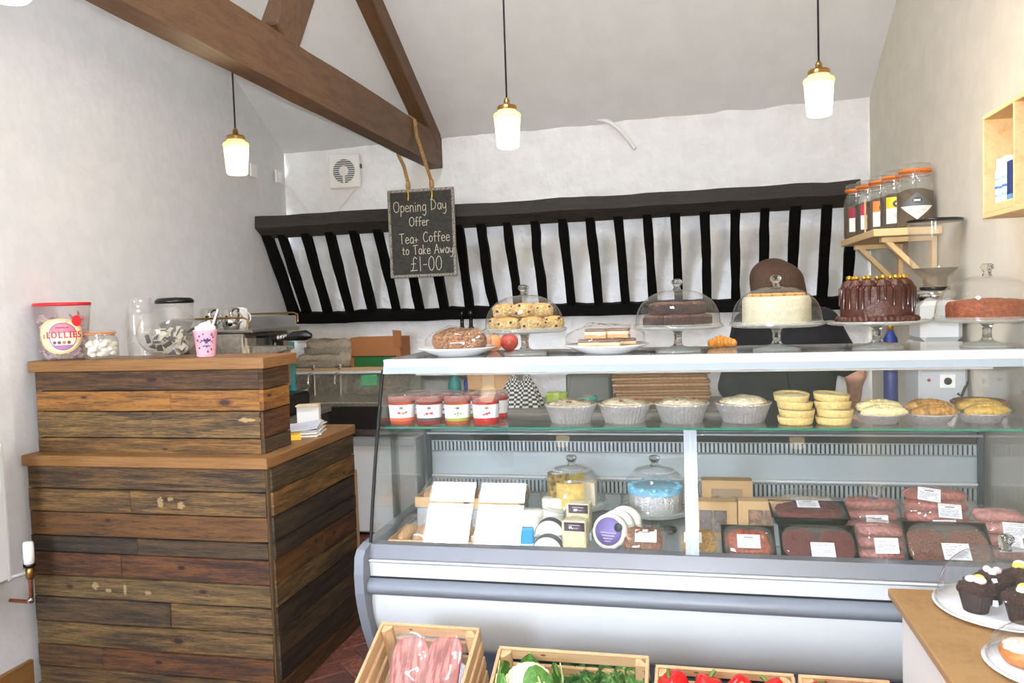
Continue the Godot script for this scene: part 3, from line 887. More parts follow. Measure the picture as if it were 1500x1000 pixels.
# ---------------------------------------------------------------- reclaimed-wood counter
func reclaimed() -> Array:
	var o := []
	var P := [
		[rgb(96, 66, 40), rgb(48, 31, 20), rgb(150, 116, 74), 0.75, 0.15, [[0.6, 0.45, 0.02]]],       # 0 dark, red-brown, knot
		[rgb(160, 110, 54), rgb(98, 62, 28), rgb(178, 134, 78), 0.35, 0.2, [[0.83, 0.6, 0.02], [0.2, 0.3, 0.01]]],   # 1 golden
		[rgb(122, 94, 60), rgb(58, 44, 32), rgb(176, 146, 98), 0.75, 0.4, [[0.1, 0.2, 0.006]]],        # 2 weathered grey-gold
		[rgb(136, 96, 50), rgb(66, 48, 30), rgb(176, 142, 90), 0.65, 0.35, [[0.62, 0.7, 0.01]]],        # 3 golden with grey
		[rgb(104, 78, 50), rgb(50, 36, 26), rgb(156, 126, 86), 0.75, 0.25, []],                        # 4 mid brown
		[rgb(114, 86, 54), rgb(56, 40, 28), rgb(168, 138, 92), 0.65, 0.4, [[0.07, 0.5, 0.012], [0.87, 0.4, 0.012]]],   # 5 pale scuffed
		[rgb(112, 76, 40), rgb(74, 48, 26), rgb(128, 92, 54), 0.35, 0.1, [[0.42, 0.3, 0.012]]],        # 6 plain red-brown
		[rgb(66, 52, 42), rgb(36, 29, 26), rgb(98, 80, 62), 0.6, 0.15, []],                            # 7 near black
		[rgb(106, 66, 38), rgb(50, 30, 22), rgb(140, 96, 58), 0.7, 0.15, [[0.46, 0.45, 0.013]]],       # 8 dark red
		[rgb(112, 90, 62), rgb(68, 52, 38), rgb(160, 138, 102), 0.5, 0.35, [[0.28, 0.5, 0.013], [0.68, 0.4, 0.014]]],   # 9 greyish
		[rgb(84, 66, 50), rgb(46, 36, 30), rgb(130, 108, 80), 0.65, 0.2, []],                          # 10 dark grey-brown
		[rgb(112, 88, 58), rgb(56, 42, 30), rgb(166, 138, 92), 0.7, 0.35, [[0.5, 0.5, 0.018]]]]        # 11 olive brown
	for i in P.size():
		var p: Array = P[i]
		for q in 3: p[q] = Color(p[q].r * 0.92, p[q].g * 0.89, p[q].b * 0.70)
		o.append(timber("reclaimed_%d" % i, p[0], p[1], p[2], {"streak": p[3], "scuff": p[4], "knots": p[5], "bump": 0.3, "rough_sawn": 0.7, "w": 640, "h": 72, "marks": {5: [[0.42, 0.5, 0.012, 0.03], [0.45, 0.35, 0.01, 0.012], [0.48, 0.6, 0.012, 0.02]], 9: [[0.36, 0.4, 0.012, 0.022], [0.40, 0.6, 0.012, 0.012], [0.45, 0.5, 0.006, 0.035], [0.52, 0.6, 0.014, 0.014]], 2: [[0.7, 0.3, 0.03, 0.01]]}.get(i, [])}))
	return o

func wooden_counter() -> void:
	var W := reclaimed()
	var c := thing("wooden_counter", "two-tier shop counter clad in dark reclaimed wood planks with oak tops", "counter", Vector3(-2.6, 0, -2.64))
	# local: x to the right from the wall, z towards the room; carcass behind the planks
	part("carcass", one_box(Vector3(0.535, 0.452, -0.385), Vector3(1.02, 0.90, 0.72)), M.black_paint, c)
	part("upper_carcass", one_box(Vector3(0.495, 1.1, -0.165), Vector3(0.985, 0.34, 0.18)), M.black_paint, c)
	part("worktop", one_box(Vector3(0.528, 0.927, -0.365), Vector3(1.084, 0.043, 0.80), 0.004), M.oak_top, c)
	part("upper_top", one_box(Vector3(0.508, 1.297, -0.165), Vector3(1.055, 0.045, 0.27), 0.004), M.oak_top, c)
	# lower front rows: [height, material of each board, where they part]
	var rows := [[0.09, [4], []], [0.093, [5, 5], [0.47]], [0.097, [6], []], [0.066, [7, 10], [0.49]], [0.096, [8, 8], [0.41]], [0.088, [9], []], [0.10, [10, 11], [0.62]], [0.097, [11], []], [0.09, [0, 8], [0.3]], [0.085, [4], []]]
	var y := 0.905
	for k in rows.size():
		var r: Array = rows[k]
		board_row(c, W, r, 0.0, 1.052, y, Vector3.ZERO, 0.0, k)
		y -= r[0]
	# right end of the lower tier
	var ends := [[0.09, [10], []], [0.093, [3], []], [0.097, [7], []], [0.066, [7], []], [0.096, [6, 8], [0.42]], [0.088, [11], []], [0.10, [7], []], [0.097, [10], []], [0.09, [7], []], [0.085, [0], []]]
	y = 0.905
	for k in ends.size():
		board_row(c, W, ends[k], 0.018, 0.75, y, Vector3(1.052, 0, 0.022), PI / 2, k + 20)
		y -= ends[k][0]
	# upper tier: front and end
	var up := [[0.078, [0], []], [0.083, [1, 1], [0.62]], [0.105, [2, 2], [0.535]], [0.062, [3], []]]
	y = 1.2745
	for k in up.size():
		board_row(c, W, up[k], 0.0, 1.005, y, Vector3(0, 0, -0.065), 0.0, k + 40)
		y -= up[k][0]
	var upe := [[0.078, [0], []], [0.083, [1], []], [0.105, [8], []], [0.062, [10], []]]
	y = 1.2745
	for k in upe.size():
		board_row(c, W, upe[k], 0.0, 0.2, y, Vector3(1.0, 0, -0.05), PI / 2, k + 60)
		y -= upe[k][0]
	part("corner_strip", one_box(Vector3(1.0575, 0.45, 0.011), Vector3(0.009, 0.90, 0.020), 0.002), W[9], c)
	# papers on the lower worktop behind the upper tier
	var pile := thing("paper_stack", "pile of loose white leaflets on lower worktop beside the upper tier", "papers", Vector3(-1.66, 0.9495, -3.14), 0.35)
	for i in 9:
		var o := part("leaflet", one_box(Vector3.ZERO, Vector3(0.15, 0.0035, 0.21)), mat("paper_%d" % (i % 3), [rgb(236, 234, 228), rgb(226, 222, 208), rgb(206, 208, 222)][i % 3], 0.8), pile)
		o.position = Vector3(rng.randf_range(-0.012, 0.012), 0.002 + i * 0.004, rng.randf_range(-0.02, 0.02))
		o.rotation = Vector3(0.02 * i / 9.0, rng.randf_range(-0.25, 0.25), 0.012 * i)
	var bk := thing("booklet", "blue and yellow booklet lying on lower worktop in front of the white leaflets", "booklet", Vector3(-1.655, 0.9495, -2.995), 0.6)
	part("cover", one_box(Vector3(0, 0.011, 0), Vector3(0.1, 0.022, 0.08), 0.002), mat("booklet_blue", rgb(28, 62, 140), 0.4), bk)
	part("yellow_band", one_box(Vector3(0.03, 0.0112, 0.0), Vector3(0.042, 0.0235, 0.081), 0.001), mat("booklet_yellow", rgb(236, 190, 50), 0.4), bk)
	var holder := thing("card_holder", "small cream card box standing behind leaflets on the lower worktop", "box", Vector3(-1.71, 0.9495, -3.30), 0.3)
	part("body", one_box(Vector3(0, 0.05, 0), Vector3(0.1, 0.1, 0.06), 0.003), M.card_white, holder)
	part("lid_flap", one_box(Vector3(0, 0.105, 0.01), Vector3(0.104, 0.006, 0.075), 0.001), mat("cream_card", rgb(214, 196, 160), 0.8), holder)
	var bd := thing("leaning_board", "pale unpainted board leaning on the back end of wooden counter", "board", Vector3(-1.575, 0.0, -3.435))
	part("plank", one_box(Vector3(0, 0.36, 0), Vector3(0.03, 0.72, 0.07), 0.003), M.pine, bd)

func board_row(c: Node3D, W: Array, r: Array, x0: float, x1: float, y: float, at: Vector3, yaw: float, salt: int) -> void:
	var cuts: Array = [x0] + r[2] + [x1]
	for i in r[1].size():
		var a: float = cuts[i] + (0.0008 if i > 0 else 0.0)
		var b: float = cuts[i + 1] - 0.0008
		var th := 0.02 + rng.randf_range(-0.003, 0.003)
		var st := begin()
		st.set_smooth_group(-1)
		var h: float = r[0] - 0.003
		# slightly wavy upper and lower arris; uv 0..1 over the board so that each shows its own grain
		var n := 10
		var off := fmod(salt * 0.37 + i * 0.21, 0.28)
		for k in n:
			var ua := lerpf(a, b, float(k) / n)
			var ub := lerpf(a, b, float(k + 1) / n)
			var wa := nz.get_noise_2d(ua * 60.0, salt * 13.0) * 0.0025
			var wb := nz.get_noise_2d(ub * 60.0, salt * 13.0) * 0.0025
			var ta := absf(wa) * 0.6
			var tb := absf(wb) * 0.6
			var f := [Vector3(ua, y - r[0] + wa + 0.0015, th - ta), Vector3(ub, y - r[0] + wb + 0.0015, th - tb), Vector3(ub, y - 0.0015 + wb, th - tb), Vector3(ua, y - 0.0015 + wa, th - ta)]
			var g := [f[0] - Vector3(0, 0, th - ta), f[1] - Vector3(0, 0, th - tb), f[2] - Vector3(0, 0, th - tb), f[3] - Vector3(0, 0, th - ta)]
			var u0 := Vector2((ua - x0) / 1.052 * 0.7 + off, 1.0)
			var u1 := Vector2((ub - x0) / 1.052 * 0.7 + off, 0.0)
			var inset := 0.0015
			quad(st, f[0] + Vector3(0, inset, 0), f[1] + Vector3(0, inset, 0), f[2] - Vector3(0, inset, 0), f[3] - Vector3(0, inset, 0), u0, u1)
			quad(st, f[3] - Vector3(0, inset, 0), f[2] - Vector3(0, inset, 0), g[2], g[3], Vector2(u0.x, 0.05), Vector2(u1.x, 0.0))
			quad(st, g[0], g[1], f[1] + Vector3(0, inset, 0), f[0] + Vector3(0, inset, 0), Vector2(u0.x, 1.0), Vector2(u1.x, 0.95))
			if k == 0: quad(st, g[0], f[0], f[3], g[3], u0, Vector2(u0.x + 0.02, 0.0))
			if k == n - 1: quad(st, f[1], g[1], g[2], f[2], u0, Vector2(u0.x + 0.02, 0.0))
		var o := part("plank", finish(st), W[r[1][i]], c)
		o.position = at
		o.rotation.y = yaw

# ---------------------------------------------------------------- curved-glass serve-over counter
func glass_z(y: float) -> float:
	var d := y - 0.57
	return -2.64 - (0.21 * d + 0.125 * d * d)

func strip(prof: Array, x0: float, x1: float, n := 1) -> SurfaceTool:
	# profile of (z, y) points swept along x; the last point joins the first
	var st := begin()
	var m := prof.size()
	for i in m:
		var a: Vector2 = prof[i]
		var b: Vector2 = prof[(i + 1) % m]
		st.set_smooth_group(-1)
		quad(st, Vector3(x0, a.y, a.x), Vector3(x1, a.y, a.x), Vector3(x1, b.y, b.x), Vector3(x0, b.y, b.x))
	var pv := PackedVector2Array(prof)
	var t := Geometry2D.triangulate_polygon(pv)
	for i in range(0, t.size(), 3):
		var p := pv[t[i]]; var q := pv[t[i + 1]]; var r := pv[t[i + 2]]
		tri(st, Vector3(x0, p.y, p.x), Vector3(x0, q.y, q.x), Vector3(x0, r.y, r.x))
		tri(st, Vector3(x1, p.y, p.x), Vector3(x1, r.y, r.x), Vector3(x1, q.y, q.x))
	return finish(st)

func display_counter() -> void:
	var c := thing("display_counter", "white refrigerated serve-over counter with curved glass front and grey bumper", "display counter", Vector3.ZERO)
	var XL := -1.15
	var XR := 1.10
	part("plinth", one_box(Vector3((XL + XR) / 2, 0.1, -3.09), Vector3(XR - XL - 0.06, 0.2, 0.6)), mat("plinth_grey", rgb(70, 82, 98), 0.5), c)
	var lower := [Vector2(-2.645, 0.452)] + [Vector2(-2.642, 0.41), Vector2(-2.652, 0.36), Vector2(-2.675, 0.31), Vector2(-2.705, 0.26), Vector2(-2.74, 0.215), Vector2(-2.77, 0.19)] + [Vector2(-3.36, 0.19), Vector2(-3.36, 0.57), Vector2(-2.80, 0.57), Vector2(-2.68, 0.45)]
	var fine := []
	for i in 7:
		for k in 6:
			var p0: Vector2 = lower[maxi(i - 1, 0)]
			fine.append(lower[i].cubic_interpolate(lower[i + 1], p0, lower[i + 2] if i < 5 else lower[6], k / 6.0) if i < 6 else lower[6])
			if i == 6: break
	part("lower_panel", strip(fine + lower.slice(7), XL, XR), M.white_gloss, c)
	part("bumper", strip(arc(-2.64, 0.48, 0.042, 0.031, -90, 90, 28) + [Vector2(-2.67, 0.511), Vector2(-2.67, 0.449)], XL, XR), M.bumper_grey, c)
	part("white_band", strip([Vector2(-2.636, 0.516), Vector2(-2.63, 0.567), Vector2(-2.68, 0.567), Vector2(-2.68, 0.516)], XL, XR), M.white_gloss, c)
	part("bright_line", one_box(Vector3((XL + XR) / 2, 0.5755, -2.632), Vector3(XR - XL, 0.008, 0.024), 0.003), M.white_gloss, c)
	part("dark_groove", one_box(Vector3((XL + XR) / 2, 0.5135, -2.645), Vector3(XR - XL, 0.005, 0.03)), M.rubber_dark, c)
	part("sill", strip([Vector2(-2.63, 0.583), Vector2(-2.652, 0.628), Vector2(-2.70, 0.628), Vector2(-2.70, 0.583)], XL, XR), M.sill_grey, c)
	# ends
	for s in [0, 1]:
		var x := XL - 0.035 if s == 0 else XR
		var e := [Vector2(-2.665, 0.632), Vector2(-2.60, 0.622), Vector2(-2.58, 0.60), Vector2(-2.57, 0.54), Vector2(-2.572, 0.47), Vector2(-2.59, 0.40), Vector2(-2.62, 0.32), Vector2(-2.66, 0.24), Vector2(-2.71, 0.16), Vector2(-2.75, 0.12), Vector2(-3.4, 0.12), Vector2(-3.4, 0.632)]
		part("end_panel", strip(e, x, x + 0.035), M.bumper_grey, c, "grey moulded end panel")
		var g := []
		for i in 13:
			var y := 0.632 + (1.25 - 0.632) * i / 12.0
			g.append(Vector2(glass_z(y) - 0.004, y))
		var gx := XL + 0.004 if s == 0 else XR - 0.008
		part("side_glass", strip(g + [Vector2(-3.3, 1.25), Vector2(-3.3, 0.632)], gx, gx + 0.004), M.case_glass, c)
		var edge := []
		for q in g: edge.append(Vector3(XL - 0.004 if s == 0 else XR + 0.004, q.y, q.x))
		part("edge_trim", one_tube(edge, 0.006, 6), M.rubber_dark, c)
	# front glass: two curved panes with the mullion behind the joint
	for s in [0, 1]:
		var a := XL + 0.006 if s == 0 else 0.002
		var b := -0.002 if s == 0 else XR - 0.006
		var st := begin()
		sheet(st, 2, 40, func(u, v):
			var y := lerpf(0.622, 1.252, v)
			return Vector3(lerpf(a, b, u), y, glass_z(y)))
		sheet(st, 2, 40, func(u, v):
			var y := lerpf(0.622, 1.252, v)
			return Vector3(lerpf(b, a, u), y, glass_z(y) - 0.006))
		part("front_glass", finish(st), M.case_glass, c, "curved front glass pane")
	var mu := begin()
	mu.set_smooth_group(-1)
	for i in 12:
		var y0 := lerpf(0.6, 1.03, i / 12.0)
		var y1 := lerpf(0.6, 1.03, (i + 1) / 12.0)
		var z0 := glass_z(y0) - 0.012
		var z1 := glass_z(y1) - 0.012
		quad(mu, Vector3(-0.022, y0, z0), Vector3(0.022, y0, z0), Vector3(0.022, y1, z1), Vector3(-0.022, y1, z1))
		quad(mu, Vector3(0.022, y0, z0), Vector3(0.022, y0, z0 - 0.02), Vector3(0.022, y1, z1 - 0.02), Vector3(0.022, y1, z1))
		quad(mu, Vector3(-0.022, y0, z0 - 0.02), Vector3(-0.022, y0, z0), Vector3(-0.022, y1, z1), Vector3(-0.022, y1, z1 - 0.02))
		quad(mu, Vector3(0.022, y0, z0 - 0.02), Vector3(-0.022, y0, z0 - 0.02), Vector3(-0.022, y1, z1 - 0.02), Vector3(0.022, y1, z1 - 0.02))
	part("mullion", finish(mu), mat("mullion_silver", rgb(132, 141, 150), 0.35, 0.3), c, "silver centre post behind the glass")
	# canopy
	part("canopy", one_box(Vector3((XL + XR) / 2, 1.262, -3.075), Vector3(XR - XL, 0.05, 0.47), 0.004), M.white_gloss, c)
	part("fascia", strip([Vector2(-2.832, 1.236), Vector2(-2.846, 1.281), Vector2(-2.87, 1.281), Vector2(-2.87, 1.236)], XL, XR), M.fascia_white, c)
	part("top_lip", one_box(Vector3((XL + XR) / 2, 1.2865, -2.853), Vector3(XR - XL, 0.008, 0.03), 0.003), M.white_gloss, c)
	part("top_glass", one_box(Vector3((XL + XR) / 2, 1.2885, -3.09), Vector3(XR - XL - 0.01, 0.004, 0.44), 0.001), mat("top_sheet", rgb(188, 190, 188), 0.08, 0.0), c)
	part("canopy_tube", one_tube([Vector3(XL + 0.1, 1.228, -2.93), Vector3(XR - 0.1, 1.228, -2.93)], 0.009, 10), M.white_plastic, c)
	# glass shelf with its sea-green edge and brackets
	part("glass_shelf", one_box(Vector3((XL + XR) / 2, 1.036, -2.965), Vector3(XR - XL - 0.04, 0.007, 0.36)), M.clear_glass, c)
	part("shelf_edge", one_box(Vector3((XL + XR) / 2, 1.036, -2.7835), Vector3(XR - XL - 0.04, 0.0074, 0.003)), M.green_edge, c, "sea-green front edge of glass shelf")
	for x in [XL + 0.06, -0.02, XR - 0.06]: part("shelf_bracket", one_box(Vector3(x, 1.024, -3.05), Vector3(0.016, 0.016, 0.28), 0.003), M.alu, c)
	# chilled well
	part("deck", one_box(Vector3((XL + XR) / 2, 0.586, -2.99), Vector3(XR - XL - 0.03, 0.012, 0.64)), M.panel_grey, c)
	part("rear_panel", one_box(Vector3((XL + XR) / 2, 0.775, -3.315), Vector3(XR - XL - 0.04, 0.35, 0.02)), M.panel_grey, c)
	part("rear_rail", one_box(Vector3((XL + XR) / 2, 0.952, -3.30), Vector3(XR - XL - 0.03, 0.014, 0.05), 0.004), M.alu, c)
	part("rear_rail", one_box(Vector3((XL + XR) / 2, 0.931, -3.295), Vector3(XR - XL - 0.03, 0.010, 0.05), 0.003), M.alu, c)
	part("air_gap", one_box(Vector3((XL + XR) / 2, 0.911, -3.303), Vector3(XR - XL - 0.05, 0.028, 0.02)), M.rubber_dark, c)
	part("ledge_line", one_box(Vector3((XL + XR) / 2, 0.742, -3.295), Vector3(XR - XL - 0.05, 0.009, 0.03), 0.002), M.white_gloss, c)
	for band in [[0.872, 0.052], [0.70, 0.062]]:
		part("grille_back", one_box(Vector3((XL + XR) / 2, band[0], -3.3035), Vector3(XR - XL - 0.05, band[1], 0.002)), mat("slot_dark", rgb(26, 34, 40), 0.6), c)
		var gr := begin()
		for yy in [band[0] - band[1] / 2, band[0] + band[1] / 2]: box(gr, Vector3((XL + XR) / 2, yy, -3.2985), Vector3(XR - XL - 0.05, 0.011, 0.008))
		var n := 128
		for i in n: box(gr, Vector3(lerpf(XL + 0.035, XR - 0.035, i / (n - 1.0)), band[0], -3.2985), Vector3(0.0095, band[1], 0.008))
		part("vent_grille", finish(gr), M.panel_grey, c, "slotted air grille along the back of the well", "stuff")
	for x in [XL + 0.02, XR - 0.02]:
		part("corner_post", one_box(Vector3(x, 0.79, -3.285), Vector3(0.02, 0.36, 0.02), 0.003), mat("post_dark", rgb(74, 86, 96), 0.4, 0.5), c)
	part("rear_door_rail", one_box(Vector3((XL + XR) / 2, 1.23, -3.30), Vector3(XR - XL - 0.02, 0.02, 0.03), 0.003), M.alu, c)

# ---------------------------------------------------------------- oak-topped table at the lower right
func side_table() -> void:
	var t := thing("side_table", "oak-topped white cabinet table against the right wall in front of the display counter", "table", Vector3(0.56, 0, -2.46))
	part("table_top", one_box(Vector3(0.29, 0.607, 0.75), Vector3(0.58, 0.026, 1.5), 0.004), M.oak_table, t)
	T = Transform3D.IDENTITY
	part("side_panel", one_box(Vector3(0.035, 0.298, 0.77), Vector3(0.02, 0.592, 1.42)), M.white_plastic, t)
	part("end_panel", one_box(Vector3(0.305, 0.298, 0.075), Vector3(0.54, 0.592, 0.02)), M.white_plastic, t)
	part("end_panel", one_box(Vector3(0.305, 0.298, 1.45), Vector3(0.54, 0.592, 0.02)), M.white_plastic, t)

# ---------------------------------------------------------------- behind the counter
func back_kitchen() -> void:
	# stainless double sink in the left rear corner
	var s := thing("sink_unit", "stainless steel double sink unit in the rear corner behind the wooden counter", "sink", Vector3(-2.69, 0, -5.15))
	part("rim", one_box(Vector3(0.46, 0.885, 0.3), Vector3(0.96, 0.03, 0.6), 0.006), M.brushed_steel, s)
	part("upstand", one_box(Vector3(0.46, 0.97, 0.17), Vector3(0.96, 0.15, 0.012), 0.003), M.brushed_steel, s)
	for k in 2:
		var bw := begin()
		box(bw, Vector3(0.25 + k * 0.45, 0.78, 0.36), Vector3(0.36, 0.2, 0.36), 0.03)
		part("bowl", finish(bw), M.brushed_steel, s)
	for x in [0.04, 0.88]: part("leg", one_box(Vector3(x, 0.435, 0.55), Vector3(0.04, 0.87, 0.04), 0.004), M.steel, s)
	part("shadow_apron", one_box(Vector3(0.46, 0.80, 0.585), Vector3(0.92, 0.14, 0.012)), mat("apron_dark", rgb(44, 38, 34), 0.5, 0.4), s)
	for k in 2:
		var x := 0.21 + 0.195 * k
		var tp := thing("tap", "chrome pillar tap on the left of the sink" if k == 0 else "chrome pillar tap on the right of the sink", "tap", Vector3(-2.72 + x, 0.9, -5.02 + 0.08), 0.0, "sink taps")
		part("spout", one_tube([Vector3(0, 0.0, 0), Vector3(0, 0.12, 0), Vector3(0, 0.15, 0.02), Vector3(0, 0.15, 0.07), Vector3(0, 0.12, 0.09), Vector3(0, 0.08, 0.09)], 0.009, 8), M.chrome, tp)
		part("handle", one_lathe([Vector2(0.0, 0.16), Vector2(0.008, 0.16), Vector2(0.012, 0.175), Vector2(0.03, 0.2), Vector2(0.028, 0.212), Vector2(0.0, 0.214)], 12), M.chrome, tp)
	var sh := thing("wall_ledge", "tan wooden ledge along the back wall above the sink", "shelf", Vector3(-2.74, 1.075, -5.19))
	part("board", one_box(Vector3(0.85, 0, 0.13), Vector3(1.7, 0.024, 0.26), 0.003), mat("ledge_tan", rgb(196, 164, 124), 0.5), sh)
	part("white_edge", one_box(Vector3(0.85, -0.02, 0.253), Vector3(1.7, 0.018, 0.012), 0.002), M.white_gloss, sh)
	for x in [0.1, 0.85, 1.6]: part("bracket", one_box(Vector3(x, -0.06, 0.09), Vector3(0.02, 0.1, 0.18), 0.002), M.white_plastic, sh)
	# folded aprons and the torn carton on the ledge
	var ap := thing("apron_pile", "heap of folded grey cloth aprons on the ledge above the sink", "aprons", Vector3(-2.47, 1.087, -5.04))
	for k in 4:
		var st := begin()
		blob(st, Vector3(0.0 + 0.02 * k, 0.026 + 0.043 * k, 0), Vector3(0.215 - 0.014 * k, 0.033, 0.11 - 0.006 * k), 0.03, 0.7 + 0.1 * k, 28, -0.025, 0.45)
		part("apron", finish(st), mottled("apron_cloth_%d" % (k % 2), [rgb(164, 156, 142), rgb(190, 178, 156)][k % 2], [rgb(140, 134, 122), rgb(170, 158, 136)][k % 2], 9.0, 0.9, 0.3), ap)
	var bx := thing("carton", "open brown cardboard carton with torn flap beside folded aprons", "cardboard box", Vector3(-2.06, 1.087, -5.04), -0.06)
	part("carton_wall", one_box(Vector3(0, 0.10, 0.07), Vector3(0.37, 0.2, 0.005)), M.cardboard, bx)
	part("carton_wall", one_box(Vector3(0, 0.10, -0.085), Vector3(0.37, 0.2, 0.005)), M.cardboard, bx)
	part("carton_wall", one_box(Vector3(-0.183, 0.10, -0.008), Vector3(0.005, 0.2, 0.15)), M.cardboard, bx)
	part("carton_wall", one_box(Vector3(0.183, 0.10, -0.008), Vector3(0.005, 0.2, 0.15)), M.cardboard, bx)
	part("carton_base", one_box(Vector3(0, 0.003, -0.008), Vector3(0.37, 0.005, 0.16)), M.cardboard, bx)
	part("green_panel", one_box(Vector3(-0.02, 0.035, 0.0745), Vector3(0.28, 0.062, 0.003)), mat("carton_green", rgb(30, 104, 46), 0.6), bx, "green printed band")
	part("gap_slot", one_box(Vector3(-0.01, 0.07, 0.0745), Vector3(0.33, 0.008, 0.003)), M.rubber_dark, bx)
	var fl := part("torn_flap", one_box(Vector3(0.035, 0.05, 0), Vector3(0.075, 0.115, 0.005)), M.cardboard, bx, "torn upright flap")
	fl.position = Vector3(0.14, 0.14, 0.075)
	fl.rotation = Vector3(0.1, -0.35, -0.06)
	var sp := thing("sponge", "green scouring sponge in a plastic bag beside the taps", "sponge", Vector3(-2.10, 0.902, -4.88), 0.3)
	part("sponge_pad", one_box(Vector3(0.02, 0.1, 0), Vector3(0.12, 0.08, 0.05), 0.01), mottled("sponge_green", rgb(88, 168, 112), rgb(66, 140, 92), 20.0, 0.9), sp)
	part("bag", one_blob(Vector3(0, 0.055, 0), Vector3(0.1, 0.06, 0.06), 0.02, 2.0, 18), M.plastic_clear, sp)
	var dish := thing("dish_rack", "metal bowl and dishes draining on the left side of the sink", "dishes", Vector3(-2.6, 0.9, -4.72))
	part("basin", one_lathe([Vector2(0.0, 0.0), Vector2(0.08, 0.0), Vector2(0.13, 0.03), Vector2(0.15, 0.08), Vector2(0.155, 0.082), Vector2(0.125, 0.03), Vector2(0.0, 0.008)], 28), M.steel, dish)
	part("cup", one_lathe([Vector2(0.0, 0.012), Vector2(0.03, 0.012), Vector2(0.038, 0.07), Vector2(0.034, 0.07), Vector2(0.028, 0.018), Vector2(0.0, 0.016)], 20, Vector3(0.05, 0.0, 0.0)), M.white_china, dish)
	var fr := thing("small_fridge", "white under-counter fridge behind the gap between both counters", "fridge", Vector3(-2.12, 0, -4.93))
	part("cabinet", one_box(Vector3(0.15, 0.335, 0), Vector3(0.5, 0.63, 0.40), 0.01), M.white_plastic, fr)
	part("kick_plate", one_box(Vector3(0.15, 0.01, 0.0), Vector3(0.48, 0.02, 0.38)), M.black_plastic, fr)
	part("door_edge", one_box(Vector3(0.15, 0.62, 0.205), Vector3(0.5, 0.05, 0.012), 0.003), M.white_gloss, fr)
	# run of base units along the back wall
	var u := thing("base_unit", "long kitchen base unit with grey worktop along the back wall behind the display counter", "base unit", Vector3(-1.62, 0, -5.17))
	part("cabinet", one_box(Vector3(1.0, 0.405, 0.28), Vector3(2.0, 0.81, 0.54)), mat("unit_grey", rgb(132, 126, 116), 0.6), u)
	part("worktop", one_box(Vector3(1.0, 0.832, 0.29), Vector3(2.02, 0.036, 0.6), 0.004), mat("worktop_grey", rgb(120, 112, 100), 0.4), u)
	for k in 4: part("door", one_box(Vector3(0.25 + k * 0.5, 0.42, 0.558), Vector3(0.47, 0.72, 0.018), 0.004), mat("unit_door", rgb(150, 142, 130), 0.5), u)
	back_counter_things()
	coffee_corner()

